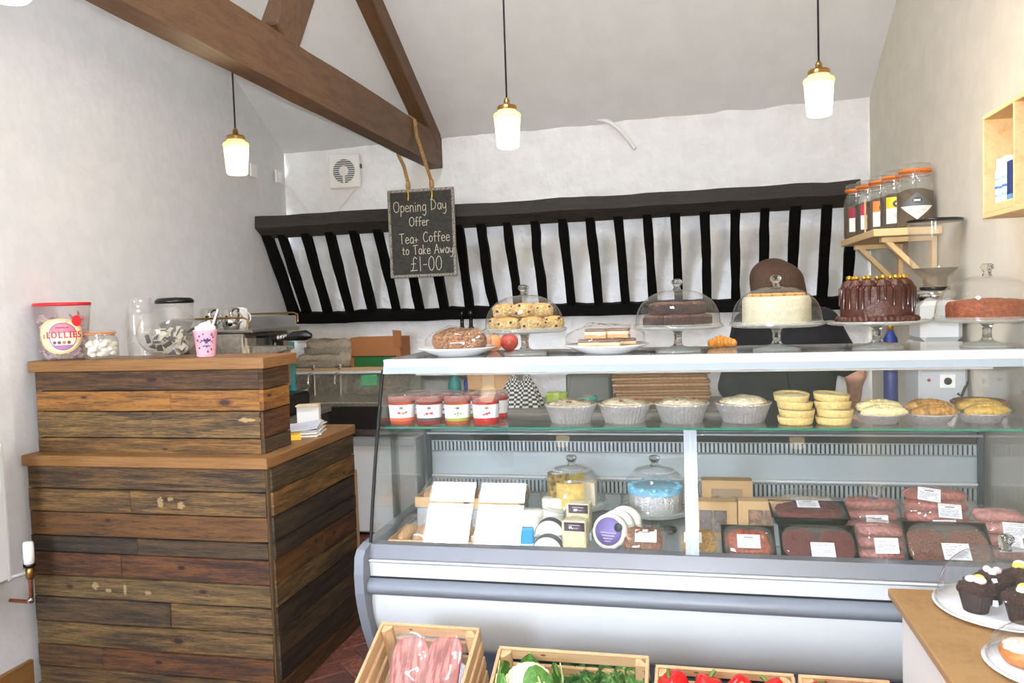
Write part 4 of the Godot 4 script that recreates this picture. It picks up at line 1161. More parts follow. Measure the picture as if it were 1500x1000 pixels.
func back_counter_things() -> void:
	var y := 0.8515
	var bp := thing("paper_bag_stack", "tall stack of flat brown paper bags on the back worktop", "paper bags", Vector3(-0.17, y, -4.86), 0.05)
	for i in 11:
		var o := part("paper_bag", one_box(Vector3.ZERO, Vector3(0.56, 0.018, 0.3), 0.006), mottled("brown_paper_%d" % (i % 2), [rgb(186, 146, 104), rgb(166, 124, 86)][i % 2], [rgb(170, 130, 90), rgb(150, 110, 74)][i % 2], 8.0, 0.85), bp)
		o.position = Vector3(rng.randf_range(-0.012, 0.012), 0.011 + i * 0.0185, rng.randf_range(-0.01, 0.01))
	var top := begin()
	sheet(top, 16, 6, func(uu, v): return Vector3(lerpf(-0.12, 0.28, uu), 0.213 + 0.016 * sin(uu * 6.0) * (1.0 - v) + 0.012, lerpf(0.15, -0.13, v)))
	part("loose_bag", finish(top), M.kraft, bp)
	var gp := [["green_packet", "lime green packet lying on the back worktop behind the pies", Vector3(-0.80, y, -4.78), Vector3(0.13, 0.075, 0.1), rgb(150, 178, 40)], ["orange_packet", "flat orange carton under the lime green packet area of back worktop", Vector3(-0.68, y, -4.66), Vector3(0.11, 0.03, 0.08), rgb(206, 122, 56)], ["kraft_carton", "plain kraft carton on back worktop behind the soup pots", Vector3(-1.27, y, -4.98), Vector3(0.28, 0.22, 0.16), rgb(190, 146, 90)], ["red_tin_box", "dark red box low on the back worktop right of paper bag stack", Vector3(0.3, y, -4.82), Vector3(0.16, 0.06, 0.12), rgb(124, 40, 40)]]
	for g in gp:
		var o := thing(g[0], g[1], "packet" if g[0] != "kraft_carton" else "cardboard box", g[2], rng.randf_range(-0.2, 0.2))
		part("pack", one_box(Vector3(0, g[3].y / 2, 0), g[3], 0.006), mat(g[0], g[4], 0.5), o)
		part("band", one_box(Vector3(0, g[3].y / 2, 0), Vector3(g[3].x * 0.3, g[3].y + 0.002, g[3].z + 0.002), 0.004), mat(g[0] + "_band", g[4].lightened(0.25), 0.5), o)
	var bl := [[Vector3(-1.50, y, -4.92), rgb(40, 130, 124), "teal spray bottle on the back worktop behind the soup pots"], [Vector3(-1.40, y, -4.94), rgb(36, 54, 130), "dark blue bottle beside the teal bottle on back worktop"]]
	for b in bl:
		var o := thing("cleaning_bottle", b[2], "bottle", b[0])
		part("bottle_body", one_lathe([Vector2(0.0, 0.0), Vector2(0.04, 0.0), Vector2(0.042, 0.01), Vector2(0.042, 0.13), Vector2(0.018, 0.17), Vector2(0.016, 0.19), Vector2(0.0, 0.19)], 20), mat("cleaner_%s" % b[2].left(4), b[1], 0.3), o)
		part("cap", one_lathe([Vector2(0.0, 0.19), Vector2(0.019, 0.19), Vector2(0.018, 0.215), Vector2(0.0, 0.216)], 16), M.white_plastic, o)
	var tt := thing("tea_towel", "black and white checked tea towel heaped on the back worktop", "tea towel", Vector3(-1.03, y, -4.74))
	var ck := picture(64, 64, func(u, v): return rgb(30, 30, 32) if (int(u * 16.0) + int(v * 16.0)) % 2 == 0 else rgb(220, 216, 206))
	var cm := printed("check_cloth", ck, 0.9)
	cm.uv1_scale = Vector3(1.4, 1.0, 1.0)
	for k in 2:
		var st := begin()
		lathe(st, [Vector2(0.10, 0.0), Vector2(0.085, 0.05), Vector2(0.055, 0.12), Vector2(0.025, 0.17), Vector2(0.012, 0.2), Vector2(0.0, 0.205)], 40, Vector3(-0.035 + 0.09 * k, -0.0, 0.02 * k), 0.0, TAU, 0.12, 7)
		part("fold", finish(st), cm, tt)
	var tb := thing("teal_bowl", "small teal glass bowl on back worktop behind the second pie", "bowl", Vector3(-0.60, y, -4.72))
	part("bowl_shell", one_lathe([Vector2(0.0, 0.0), Vector2(0.03, 0.0), Vector2(0.055, 0.03), Vector2(0.06, 0.06), Vector2(0.055, 0.06), Vector2(0.05, 0.032), Vector2(0.0, 0.008)], 24), mat("teal_glaze", rgb(60, 150, 130), 0.15), tb)
	part("contents", one_blob(Vector3(0, 0.05, 0), Vector3(0.045, 0.02, 0.045), 0.01, 3.0, 14), mat("grey_food", rgb(150, 140, 120), 0.7), tb)
	var cb := thing("plastic_crate", "grey plastic crate of wrapped packs on the back worktop behind the third soup pot row", "crate", Vector3(-0.62, y, -4.98))
	part("tub", one_box(Vector3(0, 0.09, 0), Vector3(0.28, 0.18, 0.18), 0.012), mat("grey_tub", rgb(116, 116, 110), 0.5), cb)
	part("lid", one_box(Vector3(0, 0.187, 0), Vector3(0.29, 0.014, 0.19), 0.004), mat("grey_lid", rgb(150, 150, 142), 0.4), cb)
	# two dark bottles standing on the back ledge, only their necks seen above the loaf
	for k in 2:
		var o := thing("wine_bottle", "slim dark bottle on the back worktop, left of the pair" if k == 0 else "slim dark bottle on the back worktop, right of the pair", "bottle", Vector3(-1.475 + 0.062 * k, 1.087, -5.06), 0.0, "dark bottles behind the loaf")
		part("glass_body", one_lathe([Vector2(0.0, 0.0), Vector2(0.03, 0.0), Vector2(0.031, 0.19), Vector2(0.025, 0.225), Vector2(0.013, 0.26), Vector2(0.012, 0.33), Vector2(0.0, 0.331)], 18), mat("bottle_dark", rgb(20, 14, 12), 0.08), o)
		part("cap", one_lathe([Vector2(0.0125, 0.325), Vector2(0.015, 0.327), Vector2(0.015, 0.36), Vector2(0.0, 0.361)], 14), M.black_plastic, o)

func coffee_corner() -> void:
	# low cabinet against the left wall carrying grinder and espresso machine
	var cb := thing("coffee_cabinet", "low dark cabinet against left wall behind the wooden counter holding the espresso machine", "cabinet", Vector3(-2.66, 0, -3.9))
	part("cabinet", one_box(Vector3(0.27, 0.435, 0), Vector3(0.5, 0.87, 0.95)), mat("cab_dark", rgb(60, 52, 46), 0.6), cb)
	part("worktop", one_box(Vector3(0.275, 0.885, 0.0), Vector3(0.53, 0.03, 0.97), 0.004), mat("cab_top", rgb(120, 112, 100), 0.4), cb)
	var g := thing("coffee_grinder", "coffee grinder with clear bean hopper behind the glass bowl", "coffee grinder", Vector3(-2.545, 0.9, -3.53))
	part("body", one_box(Vector3(0, 0.19, 0), Vector3(0.17, 0.38, 0.2), 0.02), M.black_plastic, g)
	part("neck", one_lathe([Vector2(0.0, 0.38), Vector2(0.06, 0.38), Vector2(0.055, 0.43), Vector2(0.05, 0.44), Vector2(0.0, 0.441)], 24), M.steel, g)
	part("hopper", one_lathe([Vector2(0.05, 0.44), Vector2(0.066, 0.49), Vector2(0.085, 0.55), Vector2(0.089, 0.645)], 32), M.plastic_clear, g)
	part("beans", one_lathe([Vector2(0.0, 0.445), Vector2(0.047, 0.445), Vector2(0.062, 0.49), Vector2(0.08, 0.545), Vector2(0.05, 0.555), Vector2(0.0, 0.56)], 28), mottled("coffee_beans", rgb(52, 32, 20), rgb(26, 15, 10), 40.0, 0.5, 0.4), g)
	part("hopper_lid", one_lathe([Vector2(0.0, 0.645), Vector2(0.092, 0.645), Vector2(0.093, 0.66), Vector2(0.078, 0.672), Vector2(0.0, 0.676)], 32), M.black_plastic, g)
	# espresso machine seen from its right-hand end
	var e := thing("espresso_machine", "steel espresso machine with cup rail and black group handle behind milkshake cup", "espresso machine", Vector3(-2.455, 0.9, -3.95))
	part("body", one_box(Vector3(-0.02, 0.30, -0.02), Vector3(0.4, 0.34, 0.5), 0.02), M.brushed_steel, e)
	part("drip_base", one_box(Vector3(0.05, 0.06, 0.02), Vector3(0.5, 0.12, 0.52), 0.015), mat("drip_dark", rgb(40, 38, 36), 0.3, 0.6), e)
	part("side_panel", one_box(Vector3(-0.01, 0.38, 0.255), Vector3(0.40, 0.19, 0.03), 0.006), M.brushed_steel, e)
	part("cup_tray", one_box(Vector3(0.0, 0.485, -0.02), Vector3(0.46, 0.02, 0.52), 0.006), M.steel, e)
	for lv in [[0.50, 0.56, 0.24, 0.27], [0.52, 0.575, 0.02, -0.27]]:
		var rl := begin()
		tube(rl, [Vector3(-0.22, lv[0], lv[3]), Vector3(-0.22, lv[1], lv[3]), Vector3(0.2, lv[1], lv[3]), Vector3(0.225, lv[1] - 0.01, lv[3]), Vector3(0.225, lv[0], lv[3])], 0.005, 8)
		part("cup_rail", finish(rl), M.brass, e)
	part("rail_panel", one_box(Vector3(0.06, 0.525, -0.25), Vector3(0.33, 0.07, 0.008), 0.002), M.steel, e)
	part("group_head", one_lathe([Vector2(0.0, -0.05), Vector2(0.04, -0.05), Vector2(0.045, 0.0), Vector2(0.045, 0.05), Vector2(0.0, 0.051)], 20, Vector3(0.25, 0.40, 0.05)), M.black_plastic, e)
	part("group_arm", one_box(Vector3(0.2, 0.42, 0.05), Vector3(0.14, 0.075, 0.14), 0.012), M.black_plastic, e)
	var hd := begin()
	tube(hd, [Vector3(0.24, 0.43, 0.1), Vector3(0.33, 0.44, 0.11), Vector3(0.36, 0.445, 0.11), Vector3(0.40, 0.452, 0.11), Vector3(0.47, 0.455, 0.11), Vector3(0.50, 0.452, 0.11)], [0.010, 0.010, 0.018, 0.026, 0.028, 0.012], 14)
	part("handle", finish(hd), M.black_plastic, e, "black portafilter handle")
	var sw := begin()
	for i in 7: blob(sw, Vector3(0.31 + 0.017 * i, 0.445 + 0.002 * i, 0.115), Vector3(0.011, 0.014, 0.014), 0.0, 1.0, 8)
	part("coiled_collar", finish(sw), M.chrome, e)
	part("steam_wand", one_tube([Vector3(0.22, 0.36, 0.15), Vector3(0.27, 0.33, 0.17), Vector3(0.28, 0.25, 0.18), Vector3(0.27, 0.16, 0.19)], 0.006, 8), M.chrome, e)
	part("side_flap", one_prism([Vector2(0.18, 0.33), Vector2(0.40, 0.385), Vector2(0.40, 0.40), Vector2(0.18, 0.41)], 0.12, 0.2), M.brushed_steel, e)
	var cups := [[Vector3(-2.53, 1.397, -3.8), "steel cup upside down on espresso machine, left one"], [Vector3(-2.40, 1.397, -3.8), "steel cup upside down on espresso machine, right one"], [Vector3(-2.47, 1.397, -4.0), "white cup on the espresso machine tray between the steel cups"]]
	for k in 3:
		var o := thing("cup", cups[k][1], "cup", cups[k][0], 0.0, "cups on the espresso machine")
		part("cup_wall", one_lathe([Vector2(0.0, 0.0), Vector2(0.038, 0.0), Vector2(0.045, 0.02), Vector2(0.046, 0.11), Vector2(0.03, 0.118), Vector2(0.0, 0.12)], 24), M.chrome if k < 2 else M.white_china, o)
		part("handle", one_tube([Vector3(0.045, 0.03, 0), Vector3(0.065, 0.045, 0), Vector3(0.065, 0.075, 0), Vector3(0.045, 0.09, 0)], 0.004, 6), M.chrome if k < 2 else M.white_china, o)
	var tb := thing("cleaning_tub", "turquoise and white tub beside the espresso machine at end of upper counter", "tub", Vector3(-2.35, 0.9, -4.28))
	part("tub_body", one_lathe([Vector2(0.0, 0.0), Vector2(0.05, 0.0), Vector2(0.052, 0.4), Vector2(0.0, 0.401)], 24), mat("turquoise", rgb(52, 160, 168), 0.4), tb)
	part("label", one_lathe([Vector2(0.0525, 0.30), Vector2(0.0532, 0.36)], 24), M.card_white, tb)

# ---------------------------------------------------------------- the woman behind the counter
# skin over tapered bones: field = soft minimum of capsule distances, meshed as surface nets
func flesh(st: SurfaceTool, bones: Array, cell: float, soft: float) -> void:
	var lo := Vector3(9, 9, 9)
	var hi := Vector3(-9, -9, -9)
	for b in bones:
		for e in [[b[0], b[2]], [b[1], b[3]]]:
			lo = lo.min(e[0] - Vector3.ONE * (e[1] + cell * 3.0))
			hi = hi.max(e[0] + Vector3.ONE * (e[1] + cell * 3.0))
	var nx := int((hi.x - lo.x) / cell) + 2
	var ny := int((hi.y - lo.y) / cell) + 2
	var nzc := int((hi.z - lo.z) / cell) + 2
	var f := PackedFloat32Array()
	f.resize(nx * ny * nzc)
	for b in bones:
		var a: Vector3 = b[0]
		var d: Vector3 = b[1] - b[0]
		var dd := maxf(d.length_squared(), 1e-9)
		var reach: float = maxf(b[2], b[3]) + cell * 2.5
		var p0 := ((a.min(b[1]) - Vector3.ONE * reach) - lo) / cell
		var p1 := ((a.max(b[1]) + Vector3.ONE * reach) - lo) / cell
		for i in range(maxi(0, int(p0.x)), mini(nx, int(p1.x) + 2)):
			for j in range(maxi(0, int(p0.y)), mini(ny, int(p1.y) + 2)):
				for k in range(maxi(0, int(p0.z)), mini(nzc, int(p1.z) + 2)):
					var p := lo + Vector3(i, j, k) * cell
					var t := clampf((p - a).dot(d) / dd, 0.0, 1.0)
					var s := (p - a - d * t).length() - lerpf(b[2], b[3], t)
					f[(i * ny + j) * nzc + k] += exp(-clampf(s / soft, -40.0, 40.0))
	for i in f.size(): f[i] = 1.0 - f[i]     # below zero inside
	var verts := {}
	var stride := [ny * nzc, nzc, 1]
	st.set_smooth_group(1)
	for i in nx - 1:
		for j in ny - 1:
			for k in nzc - 1:
				var at := (i * ny + j) * nzc + k
				var inside := 0
				for q in 8:
					if f[at + (q & 1) * stride[0] + ((q >> 1) & 1) * stride[1] + (q >> 2)] < 0.0: inside += 1
				if inside == 0 or inside == 8: continue
				var sum := Vector3.ZERO
				var n := 0
				for q in 8:
					for ax in 3:
						if (q >> ax) & 1: continue
						var r := q | (1 << ax)
						var fa := f[at + (q & 1) * stride[0] + ((q >> 1) & 1) * stride[1] + (q >> 2)]
						var fb := f[at + (r & 1) * stride[0] + ((r >> 1) & 1) * stride[1] + (r >> 2)]
						if (fa < 0.0) == (fb < 0.0): continue
						var la := log(maxf(1.0 - fa, 1e-12))
						var lb := log(maxf(1.0 - fb, 1e-12))
						var t := clampf(la / (la - lb), 0.0, 1.0)
						sum += Vector3(q & 1, (q >> 1) & 1, q >> 2).lerp(Vector3(r & 1, (r >> 1) & 1, r >> 2), t)
						n += 1
				verts[at] = lo + (Vector3(i, j, k) + sum / n) * cell
	for at in verts:
		for ax in 3:
			var u: int = stride[(ax + 1) % 3]
			var v: int = stride[(ax + 2) % 3]
			var w: int = stride[ax]
			var fa := f[at]
			var fb := f[at + w]
			if (fa < 0.0) == (fb < 0.0) or not (verts.has(at - u) and verts.has(at - v) and verts.has(at - u - v)): continue
			if fa < 0.0: quad(st, verts[at - u - v], verts[at - v], verts[at], verts[at - u])
			else: quad(st, verts[at - u - v], verts[at - u], verts[at], verts[at - v])

func hand_bones(wrist: Vector3, along: Vector3, palm: Vector3, side: float) -> Array:
	# along points to the fingertips, palm out of the palm; side +1 puts the thumb to along x palm
	var across := along.cross(palm).normalized() * side
	var o := []
	for k in 4:
		var root := wrist + along * 0.085 + across * (0.027 - 0.018 * k)
		o.append([wrist + across * (0.014 - 0.009 * k), root, 0.015, 0.0105])
		var l: float = [0.040, 0.046, 0.042, 0.032][k]
		var p1 := root + (along + palm * 0.35).normalized() * l
		var p2 := p1 + (along + palm * 1.0).normalized() * l * 0.62
		var p3 := p2 + (along * 0.6 + palm).normalized() * l * 0.5
		o.append([root, p1, 0.0095, 0.0085])
		o.append([p1, p2, 0.0085, 0.008])
		o.append([p2, p3, 0.008, 0.007])
	var t0 := wrist + along * 0.025 + across * 0.022
	var t1 := t0 + (along * 0.6 + across + palm * 0.3).normalized() * 0.042
	o.append([t0, t1, 0.014, 0.0105])
	o.append([t1, t1 + (along + across * 0.3 + palm * 0.3).normalized() * 0.032, 0.0105, 0.0085])
	return o

func worker() -> void:
	var w := thing("person", "person with brown hair in a black top behind the carrot cake, seen from behind", "person", Vector3(0.43, 0, -3.72))
	var skin := mottled("skin", rgb(214, 160, 128), rgb(200, 142, 112), 6.0, 0.55)
	var head := Vector3(-0.035, 1.545, -0.03)
	var neck := Vector3(-0.015, 1.41, 0.0)
	# facing -z; +x is her right hand as the camera sees it
	var arms := []
	for s in [-1.0, 1.0]:
		var sh := Vector3(0.165 * s, 1.345, 0.0)
		var el := Vector3(0.285, 1.13, 0.03) if s > 0.0 else Vector3(-0.235, 1.10, 0.0)
		var wr := Vector3(0.31, 0.955, -0.14) if s > 0.0 else Vector3(-0.2, 0.96, -0.2)
		arms.append([sh, el, wr, s])
	var b := [[Vector3(-0.08, 0.95, 0), Vector3(0.08, 0.95, 0), 0.135, 0.135], [Vector3(-0.08, 1.1, 0), Vector3(0.08, 1.1, 0), 0.115, 0.115], [Vector3(-0.10, 1.27, 0), Vector3(0.10, 1.27, 0), 0.105, 0.105], [Vector3(0, 0.95, 0), Vector3(0, 1.3, 0), 0.11, 0.10], [Vector3(-0.15, 1.36, 0), Vector3(0.15, 1.36, 0), 0.055, 0.055], [Vector3(0, 1.34, 0), neck, 0.08, 0.052], [neck, Vector3(-0.03, 1.48, -0.015), 0.05, 0.05]]
	for s in [-1.0, 1.0]:
		b.append([Vector3(0.085 * s, 0.9, 0), Vector3(0.09 * s, 0.48, -0.01), 0.085, 0.055])
		b.append([Vector3(0.09 * s, 0.48, -0.01), Vector3(0.095 * s, 0.09, 0.02), 0.055, 0.036])
		b.append([Vector3(0.095 * s, 0.045, 0.03), Vector3(0.105 * s, 0.03, -0.17), 0.04, 0.03])
	for a in arms:
		b.append([a[0], a[1], 0.05, 0.038])
		b.append([a[1], a[2], 0.038, 0.026])
	var body := begin()
	flesh(body, b, 0.014, 0.012)
	# head and hands on their own finer grids
	flesh(body, [[head + Vector3(0, 0.025, 0.015), head + Vector3(0, 0.02, -0.015), 0.078, 0.076], [head + Vector3(0, -0.03, -0.03), head + Vector3(0, -0.085, -0.06), 0.058, 0.036], [head + Vector3(0, 0.0, -0.09), head + Vector3(0, -0.03, -0.108), 0.010, 0.013], [head + Vector3(-0.078, 0.0, 0), head + Vector3(-0.08, -0.03, 0), 0.014, 0.01], [head + Vector3(0.078, 0.0, 0), head + Vector3(0.08, -0.03, 0), 0.014, 0.01], [head + Vector3(0, -0.05, 0.01), Vector3(-0.03, 1.46, -0.01), 0.052, 0.05]], 0.006, 0.006)
	for a in arms: flesh(body, hand_bones(a[2], Vector3(-0.3 * a[3], -0.25, -0.9).normalized(), Vector3(-0.5 * a[3], -0.7, 0.3).normalized(), a[3]), 0.0045, 0.0016)
	part("body", finish(body), skin, w)
	for s in [-1.0, 1.0]: part("eye", one_blob(head + Vector3(0.032 * s, 0.012, -0.078), Vector3(0.012, 0.011, 0.012), 0.0, 1.0, 10), M.white_china, w)
	part("mouth", one_blob(head + Vector3(0, -0.062, -0.092), Vector3(0.024, 0.007, 0.008), 0.0, 1.0, 10), mat("lips", rgb(176, 92, 88), 0.5), w)
	var hair := begin()
	flesh(hair, [[head + Vector3(-0.012, 0.012, 0.02), head + Vector3(0.0, 0.0, 0.03), 0.098, 0.102], [head + Vector3(-0.05, 0.03, 0.03), head + Vector3(-0.058, -0.12, 0.04), 0.062, 0.052], [head + Vector3(0.05, 0.0, 0.025), head + Vector3(0.095, -0.13, 0.03), 0.066, 0.05], [head + Vector3(0, -0.03, 0.05), head + Vector3(0.01, -0.15, 0.055), 0.075, 0.05]], 0.007, 0.010)
	var hm := mottled("hair_brown", rgb(78, 48, 24), rgb(28, 17, 10), 5.0, 0.5, 0.5, 0.02)
	hm.uv1_scale = Vector3(26.0, 4.0, 26.0)
	part("hair", finish(hair), hm, w)
	var top := begin()
	var tb := []
	for i in [0, 1, 2, 3, 4]: tb.append([b[i][0], b[i][1], b[i][2] + 0.014, b[i][3] + 0.014])
	tb.append([Vector3(0, 1.34, 0), Vector3(-0.01, 1.395, 0.0), 0.09, 0.062])
	for a in arms: tb.append([a[0], a[0].lerp(a[1], 0.8 if a[3] > 0.0 else 1.1), 0.066, 0.06])
	flesh(top, tb, 0.014, 0.012)
	var cloth := mottled("black_jersey", rgb(18, 18, 22), rgb(10, 10, 13), 8.0, 0.9)
	part("top", finish(top), cloth, w)
	var tr := begin()
	var lb := [[b[0][0], b[0][1], 0.142, 0.142]]
	for i in range(7, 13):
		if (i - 7) % 3 < 2: lb.append([b[i][0], b[i][1], b[i][2] + 0.014, b[i][3] + 0.02])
	flesh(tr, lb, 0.016, 0.012)
	part("trousers", finish(tr), mottled("dark_denim", rgb(30, 34, 46), rgb(20, 22, 30), 8.0, 0.9), w)
	var so := begin()
	for s in [-1.0, 1.0]: flesh(so, [[Vector3(0.095 * s, 0.05, 0.035), Vector3(0.106 * s, 0.04, -0.18), 0.049, 0.04]], 0.012, 0.008)
	part("shoes", finish(so), M.black_plastic, w)

# ---------------------------------------------------------------- on the upper counter
func label_card(parent: Node, called: String, t: Texture2D, key: String, at: Transform3D, w: float, h: float, rough := 0.5) -> void:
	var st := begin()
	box(st, Vector3.ZERO, Vector3(w, h, 0.0012))
	part(called, finish(st), printed(key, t, rough), parent).transform = at

func counter_top_things() -> void:
	var y := 1.3205
	# tub of lollies
	var t := thing("lolly_tub", "clear plastic tub of wrapped lollies with red lid at left end of upper counter", "tub", Vector3(-2.534, y, -2.78), 0.5)
	var R := func(h: float) -> float: return lerpf(0.084, 0.104, h / 0.222)
	part("tub_wall", one_lathe([Vector2(0.0, 0.002), Vector2(0.081, 0.002), Vector2(0.084, 0.006), Vector2(0.104, 0.222)], 40), pane("tub_plastic", rgb(214, 190, 186), 0.22, 0.1), t)
	part("lid", one_lathe([Vector2(0.0, 0.221), Vector2(0.107, 0.221), Vector2(0.108, 0.231), Vector2(0.104, 0.234), Vector2(0.0, 0.234)], 40), mat("tub_red", rgb(196, 24, 44), 0.35), t)
	var cols := [rgb(222, 214, 214), rgb(196, 170, 190), rgb(150, 110, 128), rgb(214, 200, 180), rgb(178, 150, 160)]
	var lol := begin()
	for i in 190:
		var a := rng.randf() * TAU
		var h := rng.randf_range(0.014, 0.175)
		var r: float = (R.call(h) - 0.014) * sqrt(rng.randf_range(0.55, 1.0))
		COL = cols[rng.randi() % 5].srgb_to_linear()
		T = Transform3D(Basis.from_euler(Vector3(rng.randf() * 6.0, rng.randf() * 6.0, rng.randf() * 6.0)), Vector3(sin(a) * r, h, cos(a) * r))
		blob(lol, Vector3.ZERO, Vector3(0.013, 0.011, 0.007), 0.002, 30.0, 8)
		box(lol, Vector3(0.02, 0, 0), Vector3(0.018, 0.013, 0.0015))
	T = Transform3D.IDENTITY
	COL = Color.WHITE
	var lm := mat("lolly_wrap", Color.WHITE, 0.3)
	lm.vertex_color_use_as_albedo = true
	part("lollies", finish(lol), lm, t, "wrapped lollies heaped inside", "stuff")
	# the printed label wraps the front of the tub
	var lt := picture(160, 128, func(u, v):
		var x: float = (u - 0.5) * 2.0
		var yy: float = (v - 0.5) * 2.0
		var e := x * x / 0.92 + yy * yy / 0.9
		var c := rgb(236, 222, 176)
		if e > 0.86: c = rgb(206, 186, 128)
		var e2 := (x - 0.12) * (x - 0.12) / 0.36 + (yy - 0.02) * (yy - 0.02) / 0.62
		if e2 < 1.0: c = rgb(196, 120, 140) if yy < -0.18 else (rgb(236, 222, 196) if yy < 0.5 else rgb(158, 112, 150))
		if e2 < 1.0 and e2 > 0.86: c = rgb(150, 90, 130)
		if absf(yy + 0.48) < 0.03 and absf(x - 0.1) < 0.26: c = rgb(150, 40, 60)
		for k in 4:
			var q := Vector2(x + 0.24 - 0.2 * k, (yy - 0.36) * 0.8)
			if q.length() < 0.075 and e2 < 0.8: c = [rgb(112, 66, 120), rgb(96, 60, 40), rgb(150, 110, 70), rgb(90, 70, 60)][k]
		if absf(x + 0.72) < 0.07 and absf(yy - 0.0) < 0.12: c = rgb(150, 156, 120)
		return c)
	var lab := begin()
	lab.set_smooth_group(1)
	var nA := 24
	for i in nA:
		for j in 14:
			var p := []
			for q in [[i, j], [i + 1, j], [i + 1, j + 1], [i, j + 1]]:
				var uu: float = float(q[0]) / nA
				var vv: float = float(q[1]) / 14.0
				var xx := uu * 2.0 - 1.0
				var half := sqrt(maxf(0.0, 1.0 - xx * xx))
				var hh := 0.097 + (vv * 2.0 - 1.0) * 0.072 * half
				var a := xx * 0.95 + 0.08
				var r: float = R.call(hh) + 0.0012
				p.append([Vector3(sin(a) * r, hh, cos(a) * r), Vector2(uu, 0.5 - (vv - 0.5) * half)])
			tri(lab, p[0][0], p[1][0], p[2][0], p[0][1], p[1][1], p[2][1])
			tri(lab, p[0][0], p[2][0], p[3][0], p[0][1], p[2][1], p[3][1])
	part("label", finish(lab), printed("lolly_label", lt, 0.4), t, "oval cream label")
	curved_text(t, "LOLLIES", 0.036, R.call(0.112) + 0.0022, 0.102, 0.24, mat("lolly_red", rgb(206, 30, 40), 0.4))
	var bd := begin()
	for i in 20:
		var a0 := TAU * i / 20.0
		var a1 := TAU * (i + 1) / 20.0
		var pt := func(a, k): return Vector3(sin(0.74 + cos(a) * 0.2 * k) * (R.call(0.16) + 0.003), 0.158 + sin(a) * 0.023 * k, cos(0.74 + cos(a) * 0.2 * k) * (R.call(0.16) + 0.003))
		tri(bd, pt.call(0.0, 0.0), pt.call(a0, 1.0), pt.call(a1, 1.0))
	part("red_burst", finish(bd), M.lolly_red, t)
	# clip-top jar of marshmallows
	var j := clip_jar("clip_jar", "small clip-top glass jar of white sweets with orange seal beside the lolly tub", Vector3(-2.362, y, -2.785), 0.066, 0.116, 0.7)
	var sw := begin()
	for i in 60:
		var a := rng.randf() * TAU
		var r := 0.05 * sqrt(rng.randf())
		blob(sw, Vector3(sin(a) * r, rng.randf_range(0.014, 0.07), cos(a) * r), Vector3(0.014, 0.011, 0.014), 0.001, 20.0, 8)
	part("sweets", finish(sw), mat("marshmallow", rgb(244, 240, 230), 0.7), j, "white sweets", "stuff")
	# sleeve of clear plastic cups
	var s := thing("cup_sleeve", "stack of clear plastic cups in a cellophane sleeve left of the glass bowl", "plastic cups", Vector3(-2.205, y, -2.83))
	for k in 7: part("plastic_cup", one_lathe([Vector2(0.036, 0.0), Vector2(0.038, 0.004), Vector2(0.047, 0.06), Vector2(0.0485, 0.062)] if k < 6 else [Vector2(0.036, 0.0), Vector2(0.0485, 0.1)], 28, Vector3(0, 0.001 + 0.013 * k, 0)), M.plastic_clear, s)
	var bag := begin()
	lathe(bag, [Vector2(0.05, 0.002), Vector2(0.053, 0.08), Vector2(0.055, 0.16), Vector2(0.05, 0.2), Vector2(0.042, 0.225), Vector2(0.046, 0.245)], 28, Vector3.ZERO, 0.0, TAU, 0.05, 5)
	part("sleeve", finish(bag), M.plastic_clear, s)
	# round glass bowl holding straws and sachets
	var g := thing("glass_bowl", "round goldfish-shaped glass bowl of black and white sachets on upper counter", "glass bowl", Vector3(-2.045, y, -2.785))
	var pr := [Vector2(0.0, 0.004), Vector2(0.045, 0.002)]
	for i in 15:
		var a := deg_to_rad(-66.0 + 132.0 * i / 14.0)
		pr.append(Vector2(cos(a) * 0.118, 0.1 + sin(a) * 0.1))
	pr += [Vector2(0.052, 0.195), Vector2(0.058, 0.2)]
	part("bowl_glass", one_lathe(pr, 48), pane("bowl_glass", rgb(214, 216, 208), 0.09, 0.02), g)
	var sa := begin()
	var sb := begin()
	for i in 54:
		var a := rng.randf() * TAU
		var h := rng.randf_range(0.02, 0.12)
		var r := sqrt(rng.randf()) * (0.05 + 0.35 * h)
		T = Transform3D(Basis.from_euler(Vector3(rng.randf() * 6.0, rng.randf() * 6.0, rng.randf() * 6.0)), Vector3(sin(a) * r, h, cos(a) * r))
		box(sa if i % 3 else sb, Vector3.ZERO, Vector3(0.035, 0.022, 0.003), 0.001)
	T = Transform3D.IDENTITY
	part("white_sachets", finish(sa), mat("sachet_pale", rgb(196, 188, 170), 0.35), g, "", "stuff")
	part("black_sachets", finish(sb), mat("sachet_dark", rgb(40, 36, 32), 0.3), g, "", "stuff")
	# milkshake cup
	var k := thing("milkshake_cup", "pink milkshake in a plastic cup with purple splash, cream and a straw", "milkshake", Vector3(-1.86, y, -2.76), 0.55)
	part("cup_body", one_lathe([Vector2(0.0, 0.0), Vector2(0.033, 0.0), Vector2(0.035, 0.004), Vector2(0.0455, 0.103), Vector2(0.0475, 0.106), Vector2(0.0445, 0.107)], 36), mat("shake_pink", rgb(232, 172, 186), 0.25), k)
	var cr := begin()
	for q in [[0.0, 0.108, 0.0, 0.036, 0.02], [0.006, 0.122, 0.004, 0.024, 0.014], [-0.008, 0.119, 0.0, 0.02, 0.013], [-0.02, 0.112, 0.01, 0.02, 0.012], [0.02, 0.112, 0.006, 0.019, 0.012]]: blob(cr, Vector3(q[0], q[1], q[2]), Vector3(q[3], q[4], q[3]), 0.006, 4.0, 14)
	part("cream", finish(cr), mat("cream", rgb(246, 240, 226), 0.6), k)
	part("straw", one_tube([Vector3(0.018, 0.09, 0.0), Vector3(0.05, 0.185, -0.012)], 0.0042, 8), mat("straw_pink", rgb(226, 206, 206), 0.4), k)
	var sp := begin()
	var rr := func(h: float) -> float: return lerpf(0.035, 0.0455, h / 0.103) + 0.0008
